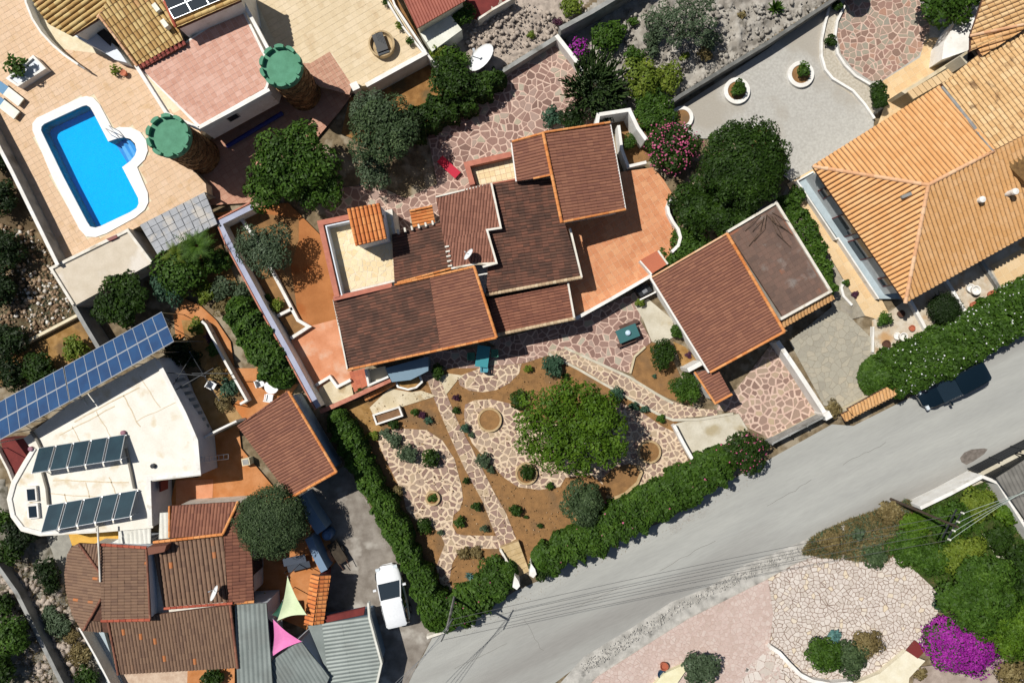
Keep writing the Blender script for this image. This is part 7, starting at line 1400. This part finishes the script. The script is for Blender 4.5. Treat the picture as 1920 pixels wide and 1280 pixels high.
# ================================================================ CARS
def car(x, y, ang, L_, Wd, Ht, paint, label, rev=False):
    """ang = image direction the nose points to"""
    t = root("parked_car", label, "car", x, y, .03); c = W(x, y, .9); c.z = .03; a = -R(ang); d = Vector((math.cos(a), math.sin(a), 0)); s = Vector((-d.y, d.x, 0)); P = lambda u, v, z: c + d * u * L_ + s * v * Wd + Vector((0, 0, z))
    # body stations along the length: u, half width, deck height
    st = [(-.5, .24, .55), (-.485, .36, .72), (-.45, .435, .86), (-.40, .475, .93), (-.30, .49, .95), (-.1, .5, .95), (.1, .5, .93), (.22, .49, .9), (.34, .475, .82), (.41, .44, .76), (.46, .36, .68), (.495, .22, .54)]
    V = []; F = []; k = 9
    for u, hw, hz in st:
        for v, z in ((-.9, .2), (-1, .42), (-.985, hz * .8), (-.9, hz * .97), (0, hz * 1.03), (.9, hz * .97), (.985, hz * .8), (1, .42), (.9, .2)): V.append(P(u, v * hw, z))
    for i in range(len(st) - 1):
        for j in range(k - 1): F.append([i * k + j, i * k + j + 1, (i + 1) * k + j + 1, (i + 1) * k + j])
        F.append([i * k + k - 1, i * k, (i + 1) * k, (i + 1) * k + k - 1])
    F += [list(range(k)), list(range((len(st) - 1) * k, len(st) * k))[::-1]]
    b = mesh("body", V, F, paint, t, smooth=True); md = b.modifiers.new("s", 'SUBSURF'); md.levels = 1; md.render_levels = 1
    # greenhouse: glass shell under a painted roof
    base = [(-.47, .42), (-.2, .465), (.02, .465), (.235, .435)]; top = [(-.42, .36), (-.2, .395), (-.06, .395), (.0, .37)]
    zb, zt = .9, Ht
    V = []; 
    for (u, hw), (u2, hw2) in zip(base, top): V += [P(u, -hw, zb), P(u2, -hw2, zt - .1), P(u2, hw2, zt - .1), P(u, hw, zb)]
    F = [[0, 1, 2, 3], [12, 15, 14, 13]]
    for i in range(3):
        for j in range(3): F.append([4 * i + j, 4 * i + j + 1, 4 * i + 4 + j + 1, 4 * i + 4 + j])
    gl = mesh("windows", V, F, glass_d, t, smooth=False)
    V = []; F = []; rs = [(-.47, .34, zt - .12), (-.43, .38, zt - .05), (-.3, .402, zt - .01), (-.15, .405, zt), (-.05, .4, zt - .015), (.005, .375, zt - .06)]
    for u, hw, z in rs:
        for v, dz in ((-1, -.03), (-.85, 0), (0, .02), (.85, 0), (1, -.03)): V.append(P(u, v * hw, z + dz))
    for i in range(len(rs) - 1):
        for j in range(4): F.append([i * 5 + j, i * 5 + j + 1, i * 5 + 6 + j, i * 5 + 5 + j])
    n0 = len(V); V += [v - Vector((0, 0, .05)) for v in V]; F += [[q + n0 for q in f][::-1] for f in F]
    mesh("roof_panel", V, F, paint, t, smooth=True)
    for sg in (-1, 1):
        tube("pillar", [P(.235, sg * .435, zb), P(.0, sg * .375, zt - .07)], .045, paint, t, n=5); tube("pillar", [P(-.2, sg * .466, zb), P(-.2, sg * .4, zt - .06)], .03, paint, t, n=5); tube("pillar", [P(-.47, sg * .42, zb), P(-.43, sg * .36, zt - .08)], .05, paint, t, n=5)
        tube("roof_rail", [P(-.4, sg * .385, zt), P(-.06, sg * .385, zt)], .015, dkmetal, t, n=5)
        q = P(.16, sg * .56, 1.0); box("mirror", q, .14, .22, .92, 1.08, a, paint, t)
        for u in (-.31, .31): w_ = tube("tyre", [P(u, sg * .5 - sg * .11, .32), P(u, sg * .5, .32)], .32, tyre, t, n=18); tube("rim", [P(u, sg * .46, .32), P(u, sg * .508, .32)], .2, alu, w_, n=12)
        h = P(.455, sg * .33, .66); box("headlight", h, .2, .3, .6, .75, a, lamp_w, t); h = P(-.475, sg * .37, .8); box("tail_light", h, .12, .22, .72, .9, a, lamp_red, t)
    box("number_plate", P(-.503, 0, .6), .03, .5, .52, .63, a, whitefab, t)
    return t
car(735, 1117, -103, 4.25, 1.88, 1.5, carw, "white hatchback car parked on the concrete drive beside the hedge")
car(1788, 722, 152, 4.9, 1.85, 1.5, carb, "dark blue black car parked at the street under the long hedge")

# ================================================================ POWER POLE AND WIRES
pp = root("power_pole", "wooden power pole with crossarm among bushes at lower right", "utility pole", 1740, 958)
pt_ = W(1790, 985, 7.0); pb_ = Vector((pt_.x, pt_.y, 0)); tube("pole", [pb_, pt_ + Vector((0, 0, .3))], .11, M("pole_wood", "5a4c40", "463a30", 4), pp, r2=.07)
ca_ = Vector((.45, .9, 0)).normalized(); 
for k, zz in enumerate((0, -.5)): tube("crossarm", [pt_ - ca_ * 1.0 + Vector((0, 0, zz)), pt_ + ca_ * 1.0 + Vector((0, 0, zz))], .05, dkmetal, pp, n=6)
for k in (-.9, -.3, .3, .9): q = pt_ + ca_ * k; tube("insulator", [q, q + Vector((0, 0, .22))], .06, whitefab, pp, n=6)
pq_ = W(838, 1180, 6.6); p2 = root("power_pole", "slim power pole standing in the corner hedge by the street", "utility pole", 838, 1180); p2.location = (pq_.x, pq_.y, 0); ORG[p2.name] = Vector((pq_.x, pq_.y, 0)); tube("pole", [(pq_.x, pq_.y, 0), pq_], .09, grayw, p2); tube("crossarm", [pq_ - ca_ * .8, pq_ + ca_ * .8], .04, dkmetal, p2, n=5)
def wire(a, b, sag, label, m=dkmetal, r=.013):
    P = [a + (b - a) * (i / 16) - Vector((0, 0, 4 * sag * (i / 16) * (1 - i / 16))) for i in range(17)]; o = tube("power_line", P, r, m, n=5); tag(o, label, "cable", "power lines over the street")
wl_ = ("upper", "second", "third", "lowest")
for i, k in enumerate((-.9, -.3, .3, .9)):
    wire(pt_ + ca_ * k + Vector((0, 0, .2)), pq_ + ca_ * k * .8, .5, wl_[3 - i] + " power line running above the grey street between the poles", plain("cable_grey%d" % i, "5c5c5c", .5)); wire(pt_ + ca_ * k + Vector((0, 0, .2)), W(1990, 880 + i * 8, 7.2), .2, wl_[i] + " power line leaving the pole toward the right edge", plain("cable_pale%d" % i, "b8c4bc", .5)); wire(pq_ + ca_ * k * .8, W(690 + i * 6, 1330 + i * 8, 6.6), .2, wl_[3 - i] + " power line crossing the drive to the bottom edge", plain("cable_mid%d" % i, "86888a", .5))
